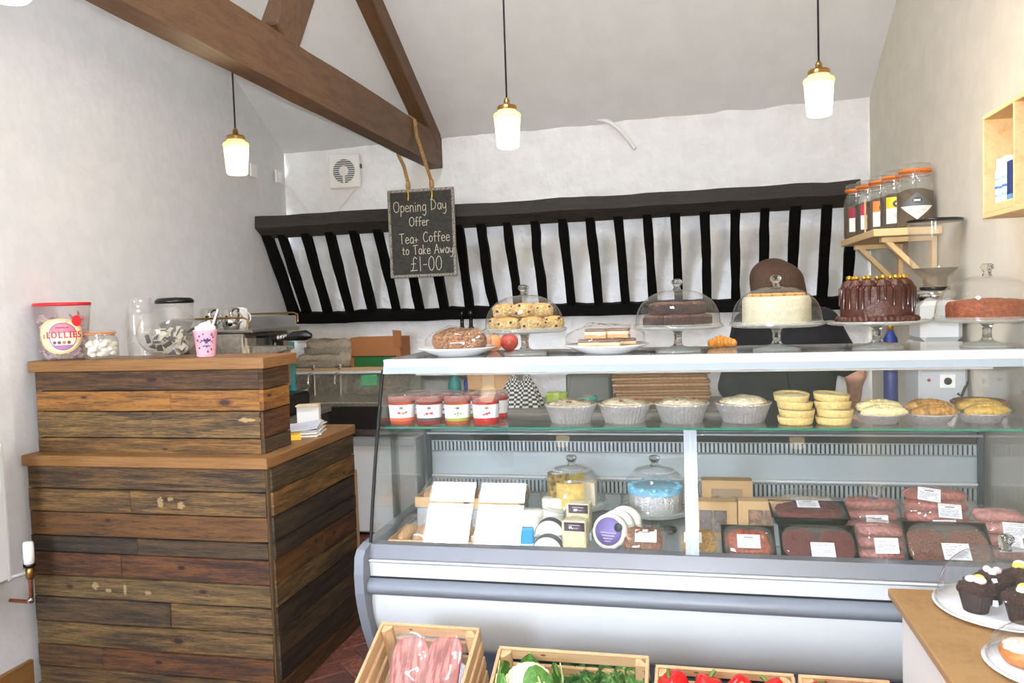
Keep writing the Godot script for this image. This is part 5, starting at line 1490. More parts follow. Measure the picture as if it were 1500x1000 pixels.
	for i in 40:
		var a0 := TAU * i / 40.0
		var a1 := TAU * (i + 1) / 40.0
		var k0 := 0.017 + 0.008 * absf(nz.get_noise_1d(i * 40.0)) + (0.006 if i % 3 == 0 else 0.0)
		var k1 := 0.017 + 0.008 * absf(nz.get_noise_1d(((i + 1) % 40) * 40.0)) + (0.006 if (i + 1) % 40 % 3 == 0 else 0.0)
		var f := func(a, m):
			var hh: float = 0.056 + sin(a) * m * 0.8
			var ang: float = cos(a) * m * 1.25 / 0.041 + 0.1
			return Vector3(sin(ang) * rr.call(hh), hh, cos(ang) * rr.call(hh))
		tri(sp, f.call(0.0, 0.0), f.call(a0, k0), f.call(a1, k1))
	for d in [[0.55, 0.088, 0.005], [-0.5, 0.082, 0.003], [0.7, 0.078, 0.004], [-0.7, 0.066, 0.004], [0.2, 0.022, 0.004], [0.55, 0.03, 0.0035], [-0.15, 0.09, 0.0028], [-0.6, 0.036, 0.003]]:
		blob(sp, Vector3(sin(d[0]) * rr.call(d[1]), d[1], cos(d[0]) * rr.call(d[1])), Vector3(d[2], d[2] * 1.4, 0.001), 0.0, 1.0, 8)
	part("purple_splash", finish(sp), mat("splash_purple", rgb(62, 40, 92), 0.4), k)
	curved_text(k, "shmoo", 0.0145, 0.0432, 0.05, 0.1, mat("shmoo_pale", rgb(206, 196, 226), 0.4))

func curved_text(parent: Node, s: String, size: float, r: float, y: float, turn: float, m: Material) -> void:
	# lettering bent round a cylinder of radius r
	var tm := TextMesh.new()
	var fnt := SystemFont.new()
	fnt.font_names = PackedStringArray(["Droid Sans"])
	fnt.font_weight = 700
	tm.font = fnt
	tm.text = s
	tm.font_size = 32
	tm.pixel_size = size / 32.0
	tm.depth = 0.0008
	tm.curve_step = 2.0
	var arr := tm.get_mesh_arrays()
	var v: PackedVector3Array = arr[Mesh.ARRAY_VERTEX]
	var n: PackedVector3Array = arr[Mesh.ARRAY_NORMAL]
	for i in v.size():
		var a := v[i].x / r + turn
		var rad := r + v[i].z
		v[i] = Vector3(sin(a) * rad, y + v[i].y, cos(a) * rad)
		n[i] = n[i].rotated(Vector3.UP, a)
	arr[Mesh.ARRAY_VERTEX] = v
	arr[Mesh.ARRAY_NORMAL] = n
	var am := ArrayMesh.new()
	am.add_surface_from_arrays(Mesh.PRIMITIVE_TRIANGLES, arr)
	part("lettering", am, m, parent)

func clip_jar(called: String, label: String, at: Vector3, r: float, h: float, yaw := 0.0, group := "") -> Node3D:
	var j := thing(called, label, "jar", at, yaw, group)
	part("glass", one_lathe([Vector2(0.0, 0.003), Vector2(r * 0.9, 0.0), Vector2(r, 0.008), Vector2(r, h * 0.62), Vector2(r * 0.93, h * 0.72), Vector2(r * 0.8, h * 0.79), Vector2(r * 0.8, h * 0.86)], 36), pane("jar_glass", rgb(210, 216, 200), 0.1, 0.02), j)
	part("seal", one_lathe([Vector2(r * 0.78, h * 0.86), Vector2(r * 0.9, h * 0.865), Vector2(r * 0.9, h * 0.905), Vector2(r * 0.78, h * 0.91)], 32), mat("rubber_orange", rgb(226, 122, 40), 0.5), j)
	part("lid", one_lathe([Vector2(r * 0.84, h * 0.91), Vector2(r * 0.88, h * 0.93), Vector2(r * 0.86, h * 0.985), Vector2(r * 0.7, h), Vector2(0.0, h * 0.985)], 32), pane("jar_glass", rgb(232, 236, 228), 0.05, 0.02), j)
	var wz := r * 0.92
	part("wire_clip", one_tube([Vector3(-0.006, h * 0.92, wz), Vector3(-0.012, h * 0.74, wz * 1.08), Vector3(0.0, h * 0.56, wz * 1.12), Vector3(0.012, h * 0.74, wz * 1.08), Vector3(0.006, h * 0.92, wz)], 0.0018, 6), M.chrome, j)
	part("wire_band", one_lathe([Vector2(r * 0.82, h * 0.805), Vector2(r * 0.845, h * 0.815), Vector2(r * 0.82, h * 0.825)], 32), M.chrome, j)
	return j

# ---------------------------------------------------------------- cake stands along the top of the display counter
func cake_stand(label: String, at: Vector3, r: float) -> void:
	var s := thing("cake_stand", label, "cake stand", at, 0.0, "glass cake stands")
	part("foot", one_lathe([Vector2(0.0, 0.0), Vector2(0.082, 0.0), Vector2(0.085, 0.004), Vector2(0.082, 0.008), Vector2(0.04, 0.016), Vector2(0.018, 0.024), Vector2(0.0, 0.024)], 40), pane("plate_glass", rgb(206, 212, 206), 0.28, 0.03), s)
	part("stem", one_lathe([Vector2(0.0, 0.024), Vector2(0.02, 0.024), Vector2(0.0145, 0.034), Vector2(0.0135, 0.055), Vector2(0.017, 0.075), Vector2(0.03, 0.085), Vector2(0.0, 0.085)], 28), M.thick_glass, s)
	part("plate", one_lathe([Vector2(0.0, 0.085), Vector2(r * 0.9, 0.086), Vector2(r, 0.092), Vector2(r, 0.1), Vector2(r * 0.97, 0.098), Vector2(r * 0.93, 0.093), Vector2(0.0, 0.092)], 48), pane("plate_glass", rgb(206, 212, 206), 0.28, 0.03), s)

func glass_dome(label: String, at: Vector3, r: float, h: float, beads := false) -> void:
	var d := thing("glass_dome", label, "glass dome", at, 0.0, "")
	var pr := [Vector2(r * 1.02, 0.0), Vector2(r * 1.02, 0.004), Vector2(r, 0.008)]
	for i in 13:
		var a := deg_to_rad(4.0 + 84.0 * i / 12.0)
		pr.append(Vector2(r * 0.995 * pow(cos(a), 0.85), 0.008 + (h - 0.008) * pow(sin(a), 0.9)))
	pr.append(Vector2(0.0, h))
	part("dome_shell", one_lathe(pr, 56), M.dome_glass, d)
	part("rim", one_lathe([Vector2(r * 1.0, 0.0), Vector2(r * 1.035, 0.0), Vector2(r * 1.035, 0.005), Vector2(r * 1.0, 0.006)], 56), pane("plate_glass", rgb(206, 212, 206), 0.28, 0.03), d)
	part("knob", one_lathe([Vector2(0.0, h - 0.002), Vector2(0.016, h - 0.002), Vector2(0.012, h + 0.008), Vector2(0.013, h + 0.014), Vector2(0.021, h + 0.024), Vector2(0.02, h + 0.034), Vector2(0.012, h + 0.04), Vector2(0.0, h + 0.041)], 12), M.thick_glass, d)
	if beads:
		var st := begin()
		for i in 44:
			var a := TAU * i / 44.0
			blob(st, Vector3(sin(a) * r * 0.55, h * 0.885, cos(a) * r * 0.55), Vector3(0.005, 0.005, 0.005), 0.0, 1.0, 6)
		part("bead_ring", finish(st), pane("plate_glass", rgb(206, 212, 206), 0.28, 0.03), d)

func cakes_on_top() -> void:
	var y := 1.291
	var z := -3.0
	var xs := [-0.622, -0.037, 0.315, 0.655, 1.008]
	var lb := ["glass cake stand carrying scones, leftmost on the display counter", "glass cake stand carrying brownies between wrapped slices and carrot cake", "glass cake stand carrying the white carrot cake", "uncovered glass cake stand carrying tall chocolate cake", "glass cake stand carrying orange sponge at right end of display counter"]
	for k in 5: cake_stand(lb[k], Vector3(xs[k], y, z), [0.166, 0.166, 0.166, 0.172, 0.172][k])
	var py := y + 0.0935
	glass_dome("glass dome covering the scones, leftmost dome on the counter top", Vector3(xs[0], y + 0.1, z), 0.154, 0.132)
	glass_dome("glass dome covering the brownies", Vector3(xs[1], y + 0.1, z), 0.156, 0.132)
	glass_dome("glass dome covering the white carrot cake", Vector3(xs[2], y + 0.1, z), 0.158, 0.132)
	glass_dome("glass dome covering orange sponge beside the grinder", Vector3(xs[4], y + 0.1, z), 0.162, 0.146)
	# scones
	var crumb := mottled("scone_crumb", rgb(216, 184, 120), rgb(176, 130, 66), 14.0, 0.85, 0.6)
	var crust := mottled("scone_crust", rgb(172, 106, 44), rgb(212, 160, 84), 9.0, 0.6, 0.2)
	var raisin := mat("raisin", rgb(46, 26, 20), 0.5)
	var sp := [[-0.1, 0.0, -0.01], [-0.045, 0.0, 0.085], [0.05, 0.0, 0.085], [0.105, 0.0, 0.0], [0.0, 0.0, 0.0], [-0.04, 0.0, -0.09], [0.06, 0.0, -0.085], [-0.07, 0.052, 0.02], [0.005, 0.052, 0.035], [0.065, 0.05, 0.0]]
	for i in sp.size():
		var o := thing("scone", ["bottom-layer fruit scone at far left under the leftmost dome", "bottom-layer fruit scone at front left under the leftmost dome", "bottom-layer fruit scone at front right under the leftmost dome", "bottom-layer fruit scone at far right under the leftmost dome", "bottom-layer fruit scone hidden in the middle of the heap", "bottom-layer fruit scone hidden at the back left of heap", "bottom-layer fruit scone hidden at the back right of heap", "top-layer fruit scone at the left under the leftmost dome", "top-layer fruit scone in the middle under the leftmost dome", "top-layer fruit scone at the right under the leftmost dome"][i], "scone", Vector3(xs[0] + sp[i][0], py + sp[i][1], z + sp[i][2]), i * 1.3, "scones on top of the heap" if i > 6 else "scones at the bottom of the heap")
		part("crumb", one_blob(Vector3(0, 0.025, 0), Vector3(0.046, 0.027, 0.046), 0.008, 2.5, 18, -0.025, 0.7), crumb, o)
		part("crust", one_blob(Vector3(0, 0.043, 0), Vector3(0.042, 0.012, 0.042), 0.006, 3.0, 16, -0.008), crust, o)
		for q in 7:
			var a := q * 1.1 + i
			part("raisin", one_blob(Vector3(sin(a) * 0.046, 0.016 + 0.005 * q, cos(a) * 0.046), Vector3(0.006, 0.005, 0.006), 0.0, 1.0, 6), raisin, o)
	# brownies
	var choc := mottled("brownie_crumb", rgb(70, 40, 28), rgb(44, 23, 16), 16.0, 0.75, 0.6)
	var glaze := mottled("brownie_top", rgb(108, 66, 48), rgb(74, 42, 30), 12.0, 0.4, 0.3)
	for i in 10:
		var hi := i > 5
		var a := i * TAU / 6.0 if not hi else i * TAU / 4.0 + 0.5
		var r := 0.085 if not hi else 0.058
		var o := thing("brownie", "dark chocolate brownie square, %s under the brownie dome" % ["front of the bottom layer", "front right of the bottom layer", "rear right of the bottom layer", "back of the bottom layer", "rear left of the bottom layer", "front left of the bottom layer", "front left of the top layer", "front right of the top layer", "back right of the top layer", "back left of the top layer"][i], "brownie", Vector3(xs[1] + sin(a) * r, py + (0.046 if hi else 0.0), z + cos(a) * r), a + (0.2 if hi else 0.0), "upper brownies" if hi else "lower brownies")
		part("crumb", one_blob(Vector3(0, 0.02, 0), Vector3(0.045, 0.022, 0.04), 0.006, 4.0, 20, -0.02, 0.35), choc, o)
		part("top_crust", one_blob(Vector3(0, 0.041, 0), Vector3(0.045, 0.005, 0.04), 0.004, 5.0, 18, -9.0, 0.4), glaze, o)
	# carrot cake
	var cc := thing("carrot_cake", "tall round cake in pale cream icing decorated with orange carrots", "cake", Vector3(xs[2], py, z))
	var pr := [Vector2(0.0, 0.001), Vector2(0.118, 0.001), Vector2(0.12, 0.006), Vector2(0.119, 0.09), Vector2(0.113, 0.1), Vector2(0.1, 0.103), Vector2(0.0, 0.102)]
	part("icing", one_lathe(pr, 56, Vector3.ZERO, 0.008, 9), mottled("cream_icing", rgb(198, 193, 164), rgb(190, 184, 152), 9.0, 0.55, 0.3), cc)
	for i in 14:
		var a := TAU * i / 14.0
		var c := part("carrot", one_blob(Vector3(sin(a) * 0.085, 0.107, cos(a) * 0.085), Vector3(0.016, 0.007, 0.009), 0.002, 8.0, 12), mat("carrot_orange", rgb(228, 138, 62), 0.6), cc)
		part("carrot_leaf", one_blob(Vector3(sin(a + 0.2) * 0.092, 0.107, cos(a + 0.2) * 0.092), Vector3(0.006, 0.004, 0.005), 0.002, 9.0, 8), mat("carrot_green", rgb(96, 132, 52), 0.6), c)
	part("centre_crumbs", one_blob(Vector3(0, 0.104, 0), Vector3(0.06, 0.006, 0.06), 0.006, 8.0, 18), mat("carrot_crumb", rgb(222, 160, 96), 0.8), cc)
	# chocolate drip cake
	var k := thing("chocolate_cake", "tall chocolate drip cake topped with piped swirls and gold balls", "cake", Vector3(xs[3], py, z))
	part("board", one_lathe([Vector2(0.0, 0.0), Vector2(0.15, 0.0), Vector2(0.15, 0.004), Vector2(0.0, 0.004)], 40), mat("silver_board", rgb(216, 216, 220), 0.2, 0.9), k)
	part("sponge", one_lathe([Vector2(0.0, 0.004), Vector2(0.118, 0.004), Vector2(0.12, 0.012), Vector2(0.12, 0.118), Vector2(0.112, 0.126), Vector2(0.0, 0.126)], 64, Vector3.ZERO, 0.012, 13), mottled("choc_frosting", rgb(84, 44, 29), rgb(62, 31, 21), 7.0, 0.45, 0.3), k)
	var sk := begin()
	for i in 40:
		var a := TAU * i / 40.0
		blob(sk, Vector3(sin(a) * 0.126, 0.012, cos(a) * 0.126), Vector3(0.013, 0.011, 0.013), 0.006, 6.0, 8)
	part("base_shavings", finish(sk), mottled("choc_dark", rgb(84, 42, 30), rgb(58, 28, 20), 12.0, 0.5), k)
	for i in 30:
		var a := TAU * i / 30.0 + rng.randf() * 0.1
		var ln := rng.randf_range(0.03, 0.085)
		part("drip", one_tube([Vector3(sin(a) * 0.112, 0.127, cos(a) * 0.112), Vector3(sin(a) * 0.121, 0.118, cos(a) * 0.121), Vector3(sin(a) * 0.1225, 0.118 - ln, cos(a) * 0.1225)], [0.006, 0.0055, 0.0045], 8), mat("ganache", rgb(58, 28, 20), 0.12), k)
	for i in 13:
		var a := TAU * i / 13.0
		var c := Vector3(sin(a) * 0.093, 0.126, cos(a) * 0.093)
		var s := part("swirl", one_lathe([Vector2(0.022, 0.0), Vector2(0.024, 0.008), Vector2(0.018, 0.014), Vector2(0.018, 0.018), Vector2(0.01, 0.023), Vector2(0.0, 0.026)], 18, c, 0.1, 6), M.choc_frosting, k)
		part("gold_ball", one_blob(c + Vector3(0, 0.031, 0), Vector3(0.0095, 0.0095, 0.0095), 0.0, 1.0, 12), mat("gold_sugar", rgb(206, 160, 62), 0.25, 0.9), s)
	for i in 6:
		var a := TAU * i / 6.0 + 0.3
		part("gold_ball", one_blob(Vector3(sin(a) * 0.055, 0.138, cos(a) * 0.055), Vector3(0.0095, 0.0095, 0.0095), 0.0, 1.0, 12), M.gold_sugar, k)
	# orange sponge
	var os := thing("orange_sponge", "flat orange-brown sponge cake under the rightmost glass dome", "cake", Vector3(xs[4], py, z))
	part("sponge", one_lathe([Vector2(0.0, 0.001), Vector2(0.122, 0.001), Vector2(0.126, 0.008), Vector2(0.127, 0.05), Vector2(0.12, 0.062), Vector2(0.07, 0.07), Vector2(0.0, 0.072)], 56, Vector3.ZERO, 0.006, 17), mottled("sponge_orange", rgb(158, 76, 26), rgb(122, 52, 18), 10.0, 0.6, 0.4), os)
	var top := begin()
	for i in 160:
		var a := rng.randf() * TAU
		var r := 0.115 * sqrt(rng.randf())
		blob(top, Vector3(sin(a) * r, 0.0725 - r * r * 0.75, cos(a) * r), Vector3(0.006, 0.002, 0.005), 0.002, 20.0, 6)
	part("crumb_topping", finish(top), mottled("crumb_top", rgb(120, 58, 28), rgb(168, 100, 54), 14.0, 0.7), os, "", "stuff")
	# wrapped loaf and wrapped slices on white plates
	for k2 in 2:
		var x := -0.895 if k2 == 0 else -0.303
		var p := thing("plate", "white plate under the film-wrapped loaf at left end of counter top" if k2 == 0 else "white plate under the film-wrapped slices between both domes", "plate", Vector3(x, y, z))
		part("china", one_lathe([Vector2(0.0, 0.002), Vector2(0.08, 0.0), Vector2(0.09, 0.004), Vector2(0.155, 0.03), Vector2(0.16, 0.034), Vector2(0.154, 0.035), Vector2(0.088, 0.01), Vector2(0.0, 0.008)], 48), M.white_china, p)
	var lf := thing("wrapped_loaf", "glossy brown loaf cake wrapped in crinkled film on the left white plate", "cake", Vector3(-0.885, y + 0.016, z))
	part("loaf", one_blob(Vector3(0, 0.04, 0), Vector3(0.112, 0.052, 0.078), 0.016, 1.0, 28, -0.038, 0.75), mottled("loaf_brown", rgb(160, 104, 56), rgb(70, 38, 22), 12.0, 0.22, 0.7), lf)
	part("film_wrap", one_blob(Vector3(0, 0.035, 0), Vector3(0.135, 0.062, 0.095), 0.03, 0.9, 40, -0.02, 0.85), pane("crinkle_film", rgb(250, 240, 225), 0.04, 0.06), lf)
	for i in 6:
		var o := thing("layer_slice", "toffee layer slice with dark topping under film, %s" % ["lower layer at left", "lower layer in the middle front", "lower layer behind the front ones", "lower layer at right", "upper layer at left", "upper layer at right"][i], "cake slice", Vector3(-0.303 + [-0.066, 0.02, -0.03, 0.066, -0.04, 0.045][i], y + (0.016 if i < 4 else 0.056), z + [0.02, 0.04, -0.05, -0.03, 0.01, -0.005][i]), [0.1, -0.15, 0.05, 0.2, 0.06, -0.08][i], "upper wrapped slices" if i > 3 else "lower wrapped slices")
		part("biscuit", one_box(Vector3(0, 0.008, 0), Vector3(0.082, 0.014, 0.06), 0.003), mottled("biscuit", rgb(206, 150, 92), rgb(186, 126, 70), 18.0, 0.8), o)
		part("cream_layer", one_box(Vector3(0, 0.0215, 0), Vector3(0.08, 0.013, 0.058), 0.003), mat("slice_cream", rgb(232, 208, 164), 0.7), o)
		part("topping", one_box(Vector3(0, 0.033, 0), Vector3(0.082, 0.011, 0.06), 0.003), mottled("slice_top", rgb(116, 76, 52), rgb(70, 44, 32), 16.0, 0.5), o)
	var fw := thing("film_cover", "clear film stretched over the layer slices and their plate", "film", Vector3(-0.303, y + 0.03, z))
	part("film", one_blob(Vector3(0, 0.02, 0), Vector3(0.152, 0.062, 0.115), 0.02, 0.8, 44, -0.012, 0.8), M.crinkle_film, fw)
	# things on the rear edge, seen between the stands
	var fr := [["orange", Vector3(-0.80, y, -3.21), rgb(222, 120, 60), "orange fruit behind the scone stand, left one of two", 0.036], ["apple", Vector3(-0.735, y, -3.22), rgb(176, 50, 34), "red fruit behind the scone stand, right one of two", 0.038]]
	for f in fr:
		var o := thing(f[0], f[3], "fruit", f[1])
		part("flesh", one_blob(Vector3(0, f[4], 0), Vector3(f[4], f[4], f[4]), 0.002, 4.0, 20), mottled("fruit_" + f[0], f[2], f[2].lightened(0.15), 12.0, 0.35), o)
		part("stalk", one_tube([Vector3(0, f[4] * 1.9, 0), Vector3(0.006, f[4] * 2.25, 0)], 0.003, 6), mat("stalk_green", rgb(70, 110, 50), 0.6), o)
	var cr := thing("croissant", "golden croissant lying behind the brownie stand", "croissant", Vector3(0.125, y, -3.2), 0.3)
	var cs := begin()
	for i in 7:
		var q := (i - 3) / 3.0
		blob(cs, Vector3(q * 0.045, 0.024 - absf(q) * 0.006, absf(q) * absf(q) * 0.02), Vector3(0.015, 0.026 * (1.0 - 0.4 * absf(q)), 0.028 * (1.0 - 0.4 * absf(q))), 0.003, 5.0, 12)
	part("pastry", finish(cs), mottled("pastry_gold", rgb(214, 140, 48), rgb(164, 92, 30), 16.0, 0.4), cr)

# ---------------------------------------------------------------- food on the glass shelf
func glass_shelf_food() -> void:
	var y := 1.0402
	var bands := [rgb(220, 92, 48), rgb(70, 62, 66), rgb(140, 160, 50), rgb(186, 40, 44)]
	var fruit := [[[0.44, 0.5, 0.075, rgb(214, 60, 40)], [0.55, 0.52, 0.07, rgb(226, 112, 50)], [0.62, 0.46, 0.05, rgb(80, 40, 30)]], [[0.44, 0.54, 0.075, rgb(208, 40, 48)], [0.56, 0.52, 0.075, rgb(196, 36, 44)], [0.38, 0.62, 0.04, rgb(90, 110, 60)], [0.62, 0.62, 0.03, rgb(110, 90, 60)]], [[0.5, 0.5, 0.05, rgb(86, 160, 50)], [0.43, 0.56, 0.045, rgb(70, 150, 40)], [0.57, 0.54, 0.05, rgb(110, 176, 60)], [0.5, 0.63, 0.035, rgb(60, 130, 40)]], [[0.5, 0.55, 0.075, rgb(206, 30, 44)], [0.56, 0.5, 0.06, rgb(220, 50, 60)], [0.42, 0.6, 0.05, rgb(196, 30, 40)]]]
	var words := ["orange band and tomatoes", "dark band and red berries", "green band and basil leaves", "red band and a red pepper"]
	var xs := [-1.094, -0.982, -0.869, -0.756, -1.075, -0.966, -0.858, -0.748]
	for i in 8:
		var k: int = i % 4
		var front: bool = i < 4
		var key := "pot_label_%d" % k
		if not M.has(key):
			var tex := picture(128, 64, func(u, v):
				var c := rgb(240, 243, 246)
				if v > 0.86 - 0.05 * sin(u * PI): c = bands[k]
				if Vector2((u - 0.5) * 1.6, v - 0.18).length() < 0.085: c = rgb(150, 140, 96) if v < 0.18 else rgb(96, 92, 96)
				if absf(v - 0.30) < 0.016 and absf(u - 0.5) < 0.1: c = rgb(160, 160, 170)
				if Vector2((u - 0.2) * 1.5, v - 0.2).length() < 0.1 and Vector2((u - 0.2) * 1.5, v - 0.2).length() > 0.075: c = rgb(200, 208, 220)
				for f in fruit[k]:
					if Vector2((u - f[0]) * 1.5, v - f[1]).length() < f[2] * (1.0 + 0.15 * sin(u * 90.0)): c = f[3]
				return c)
			printed(key, tex, 0.35)
		var o := thing("soup_pot", "front row soup pot with %s on its label" % words[k] if front else "back row soup pot behind the one with %s" % words[k], "soup pot", Vector3(xs[i], y, -2.875 if front else -2.99), 0.3)
		part("tub", one_lathe([Vector2(0.0, 0.0), Vector2(0.045, 0.0), Vector2(0.047, 0.003), Vector2(0.0515, 0.086)], 36), mat("soup_%d" % k, [rgb(176, 72, 40), rgb(132, 40, 36), rgb(168, 76, 44), rgb(176, 52, 40)][k], 0.2), o)
		part("clear_rim", one_lathe([Vector2(0.0515, 0.086), Vector2(0.053, 0.088), Vector2(0.054, 0.108)], 36), pane("rim_plastic", rgb(214, 150, 140), 0.35, 0.08), o)
		part("soup_surface", one_lathe([Vector2(0.0515, 0.088), Vector2(0.0, 0.089)], 36), mat("soup_top_%d" % k, [rgb(164, 74, 34), rgb(150, 60, 34), rgb(164, 80, 40), rgb(156, 66, 36)][k], 0.15), o)
		part("lid_film", one_lathe([Vector2(0.0545, 0.106), Vector2(0.055, 0.109), Vector2(0.05, 0.1095), Vector2(0.0, 0.107)], 36), M.film, o)
		var lb := begin()
		lathe(lb, [Vector2(0.0478, 0.014), Vector2(0.0516, 0.076)], 28, Vector3.ZERO, -1.5, 1.5)
		part("label", finish(lb), M[key], o)
	# four pies with pale tops in crimped foil
	var px := [-0.437, -0.236, -0.028, 0.19]
	var pl := ["whole pie with ridged crust in foil next to the soup pots", "round pie with flat cream top in foil, second pie from soup pots", "round pie in foil left of the counter's centre post line, third from soup pots", "domed pie in foil beside the stacked tarts"]
	for i in 4:
		var o := thing("foil_pie", pl[i], "pie", Vector3(px[i], y, -2.92 - 0.008 * i), i * 0.9)
		foil_tin(o, 0.072, 0.098, 0.062)
		part("crust", one_lathe([Vector2(0.07, 0.05), Vector2(0.09, 0.058), Vector2(0.093, 0.068), Vector2(0.084, 0.07), Vector2(0.078, 0.062)], 48, Vector3.ZERO, 0.015, 24), mottled("pie_crust", rgb(216, 178, 104), rgb(192, 142, 72), 16.0, 0.7, 0.3), o)
		var st := begin()
		blob(st, Vector3(0, 0.065, 0), Vector3(0.084, 0.016 + (0.012 if i == 3 else 0.002 * i), 0.084), 0.012, 2.0, 32, -0.004)
		part("cream_top", finish(st), mottled("pie_cream_%d" % (i % 2), rgb(240, 226, 188), [rgb(196, 150, 84), rgb(214, 182, 122)][i % 2], 7.0, 0.6, 0.4), o)
		for q in 3 + i:
			var a := q * 2.1 + i
			part("berry_stain", one_blob(Vector3(sin(a) * 0.045, 0.079 + 0.002 * i, cos(a) * 0.045), Vector3(0.012, 0.003, 0.008), 0.004, 10.0, 8), mat("berry_brown", rgb(150, 78, 52), 0.5), o)
	# two stacks of small tarts
	for s in 2:
		for k in 4:
			var x: float = [0.362, 0.488][s]
			var at := Vector3(x + [0.0, 0.003, -0.003, -0.012 if s == 0 else -0.006][k], y + 0.026 * k, -2.885 + [0.0, 0.004, 0.002, -0.012][k])
			var o := thing("tart", "small pale tart in the %s stack on the glass shelf, %s" % ["left" if s == 0 else "right", ["bottom one", "second from bottom", "third from bottom", "top one"][k]], "tart", at, k * 1.1 + s)
			o.rotation.x = 0.03 * k if k < 3 else -0.09
			part("case", one_lathe([Vector2(0.0, 0.0), Vector2(0.053, 0.0), Vector2(0.057, 0.004), Vector2(0.061, 0.024), Vector2(0.06, 0.027), Vector2(0.056, 0.024), Vector2(0.052, 0.019)], 36, Vector3.ZERO, 0.006, 11), mottled("tart_case", rgb(232, 206, 132), rgb(218, 180, 100), 14.0, 0.7, 0.2), o)
			part("filling", one_lathe([Vector2(0.053, 0.02), Vector2(0.03, 0.023), Vector2(0.0, 0.023)], 28), mottled("tart_fill", rgb(250, 242, 210), rgb(240, 214, 140), 10.0, 0.6, 0.3), o)
			if k == 3:
				for q in 3: part("custard_spot", one_blob(Vector3(-0.02 + 0.02 * q, 0.0235, 0.02 - 0.012 * q), Vector3(0.012, 0.002, 0.008), 0.003, 8.0, 8), mat("custard_spot", rgb(226, 196, 90), 0.5), o)
	# pasties and a brown pie in shallow foil trays
	var tr := [[0.64, -2.9, "foil tray of pale pasties next to the stacked tarts"], [0.798, -2.9, "foil tray of browned pasties in the middle of the three pasty trays"], [0.962, -2.92, "foil tray of golden pasties at the right of the three pasty trays"]]
	for i in 3:
		var o := thing("foil_tray", tr[i][2], "foil tray", Vector3(tr[i][0], y, tr[i][1]), 0.1 * i)
		var st := begin()
		lathe(st, [Vector2(0.0, 0.002), Vector2(0.052, 0.002), Vector2(0.078, 0.032), Vector2(0.083, 0.034), Vector2(0.081, 0.037), Vector2(0.076, 0.034), Vector2(0.05, 0.005), Vector2(0.0, 0.004)], 48, Vector3.ZERO, 0.0, TAU, 0.02, 24)
		part("tray", finish(st), M.foil, o)
		for k in 2:
			var p := thing("pasty", "%s crimped pasty %s in the %s" % [["pale", "browned", "golden"][i], ["at the front", "at the back"][k], tr[i][2].left(tr[i][2].find("foil") + 9) + [" next to the tarts", " in the middle", " on the right"][i]], "pasty", Vector3(tr[i][0] + 0.006 * (1 - k), y + 0.022 + 0.012 * k, tr[i][1] + [0.026, -0.03][k]), 0.1 * i + 0.06)
			var pm := mottled("pasty_%d" % i, [rgb(236, 220, 160), rgb(206, 150, 66), rgb(216, 176, 84)][i], [rgb(214, 186, 112), rgb(150, 84, 32), rgb(190, 140, 58)][i], 10.0, 0.5, 0.2)
			var body := begin()
			blob(body, Vector3(0, 0.02, 0), Vector3(0.075, 0.024, 0.034), 0.008, 2.0, 26, -0.016, 0.9)
			part("pastry", finish(body), pm, p)
			var cr := begin()
			for q in 13:
				var f := q / 6.0 - 1.0
				blob(cr, Vector3(f * 0.07, 0.02 + 0.022 * (1.0 - f * f), 0.012), Vector3(0.0075, 0.006, 0.01), 0.0, 1.0, 8)
			part("crimp", finish(cr), pm, p)
	var bp := thing("brown_pie", "deep brown pie in foil at the right end of the glass shelf", "pie", Vector3(1.0, y, -3.06))
	foil_tin(bp, 0.06, 0.085, 0.05)
	part("crust", one_lathe([Vector2(0.088, 0.045), Vector2(0.089, 0.054), Vector2(0.08, 0.059), Vector2(0.0, 0.066)], 40, Vector3.ZERO, 0.01, 20), mottled("dark_crust", rgb(172, 104, 46), rgb(130, 70, 28), 12.0, 0.5, 0.2), bp)

func foil_tin(o: Node3D, r0: float, r1: float, h: float) -> void:
	var st := begin()
	lathe(st, [Vector2(0.0, 0.001), Vector2(r0, 0.0), Vector2(r1 - 0.004, h), Vector2(r1, h + 0.002), Vector2(r1, h + 0.007), Vector2(r1 - 0.006, h + 0.005), Vector2(r0 - 0.002, 0.003), Vector2(0.0, 0.003)], 144, Vector3.ZERO, 0.0, TAU, 0.022, 36)
	part("foil_tin", finish(st), M.foil, o)

# ---------------------------------------------------------------- the chilled well
func wrapped(parent: Node3D, c: Vector3, r: Vector3, crumple := 0.02) -> void:
	part("clear_wrap", one_blob(c, r, crumple * 0.6, 0.7, 40, -9.0, 0.7), M.crinkle_film, parent)

func price_slip(parent: Node3D, at: Vector3, rot: Vector3, w: float, h: float, k := 0) -> void:
	var key := "slip_%d" % k
	if not M.has(key): printed(key, text_lines(40 + k, rgb(238, 240, 240), rgb(70, 74, 84), 1.0 if k % 2 == 0 else 0.0), 0.5)
	label_card(parent, "paper_label", null, key, Transform3D(Basis.from_euler(rot), at), w, h)

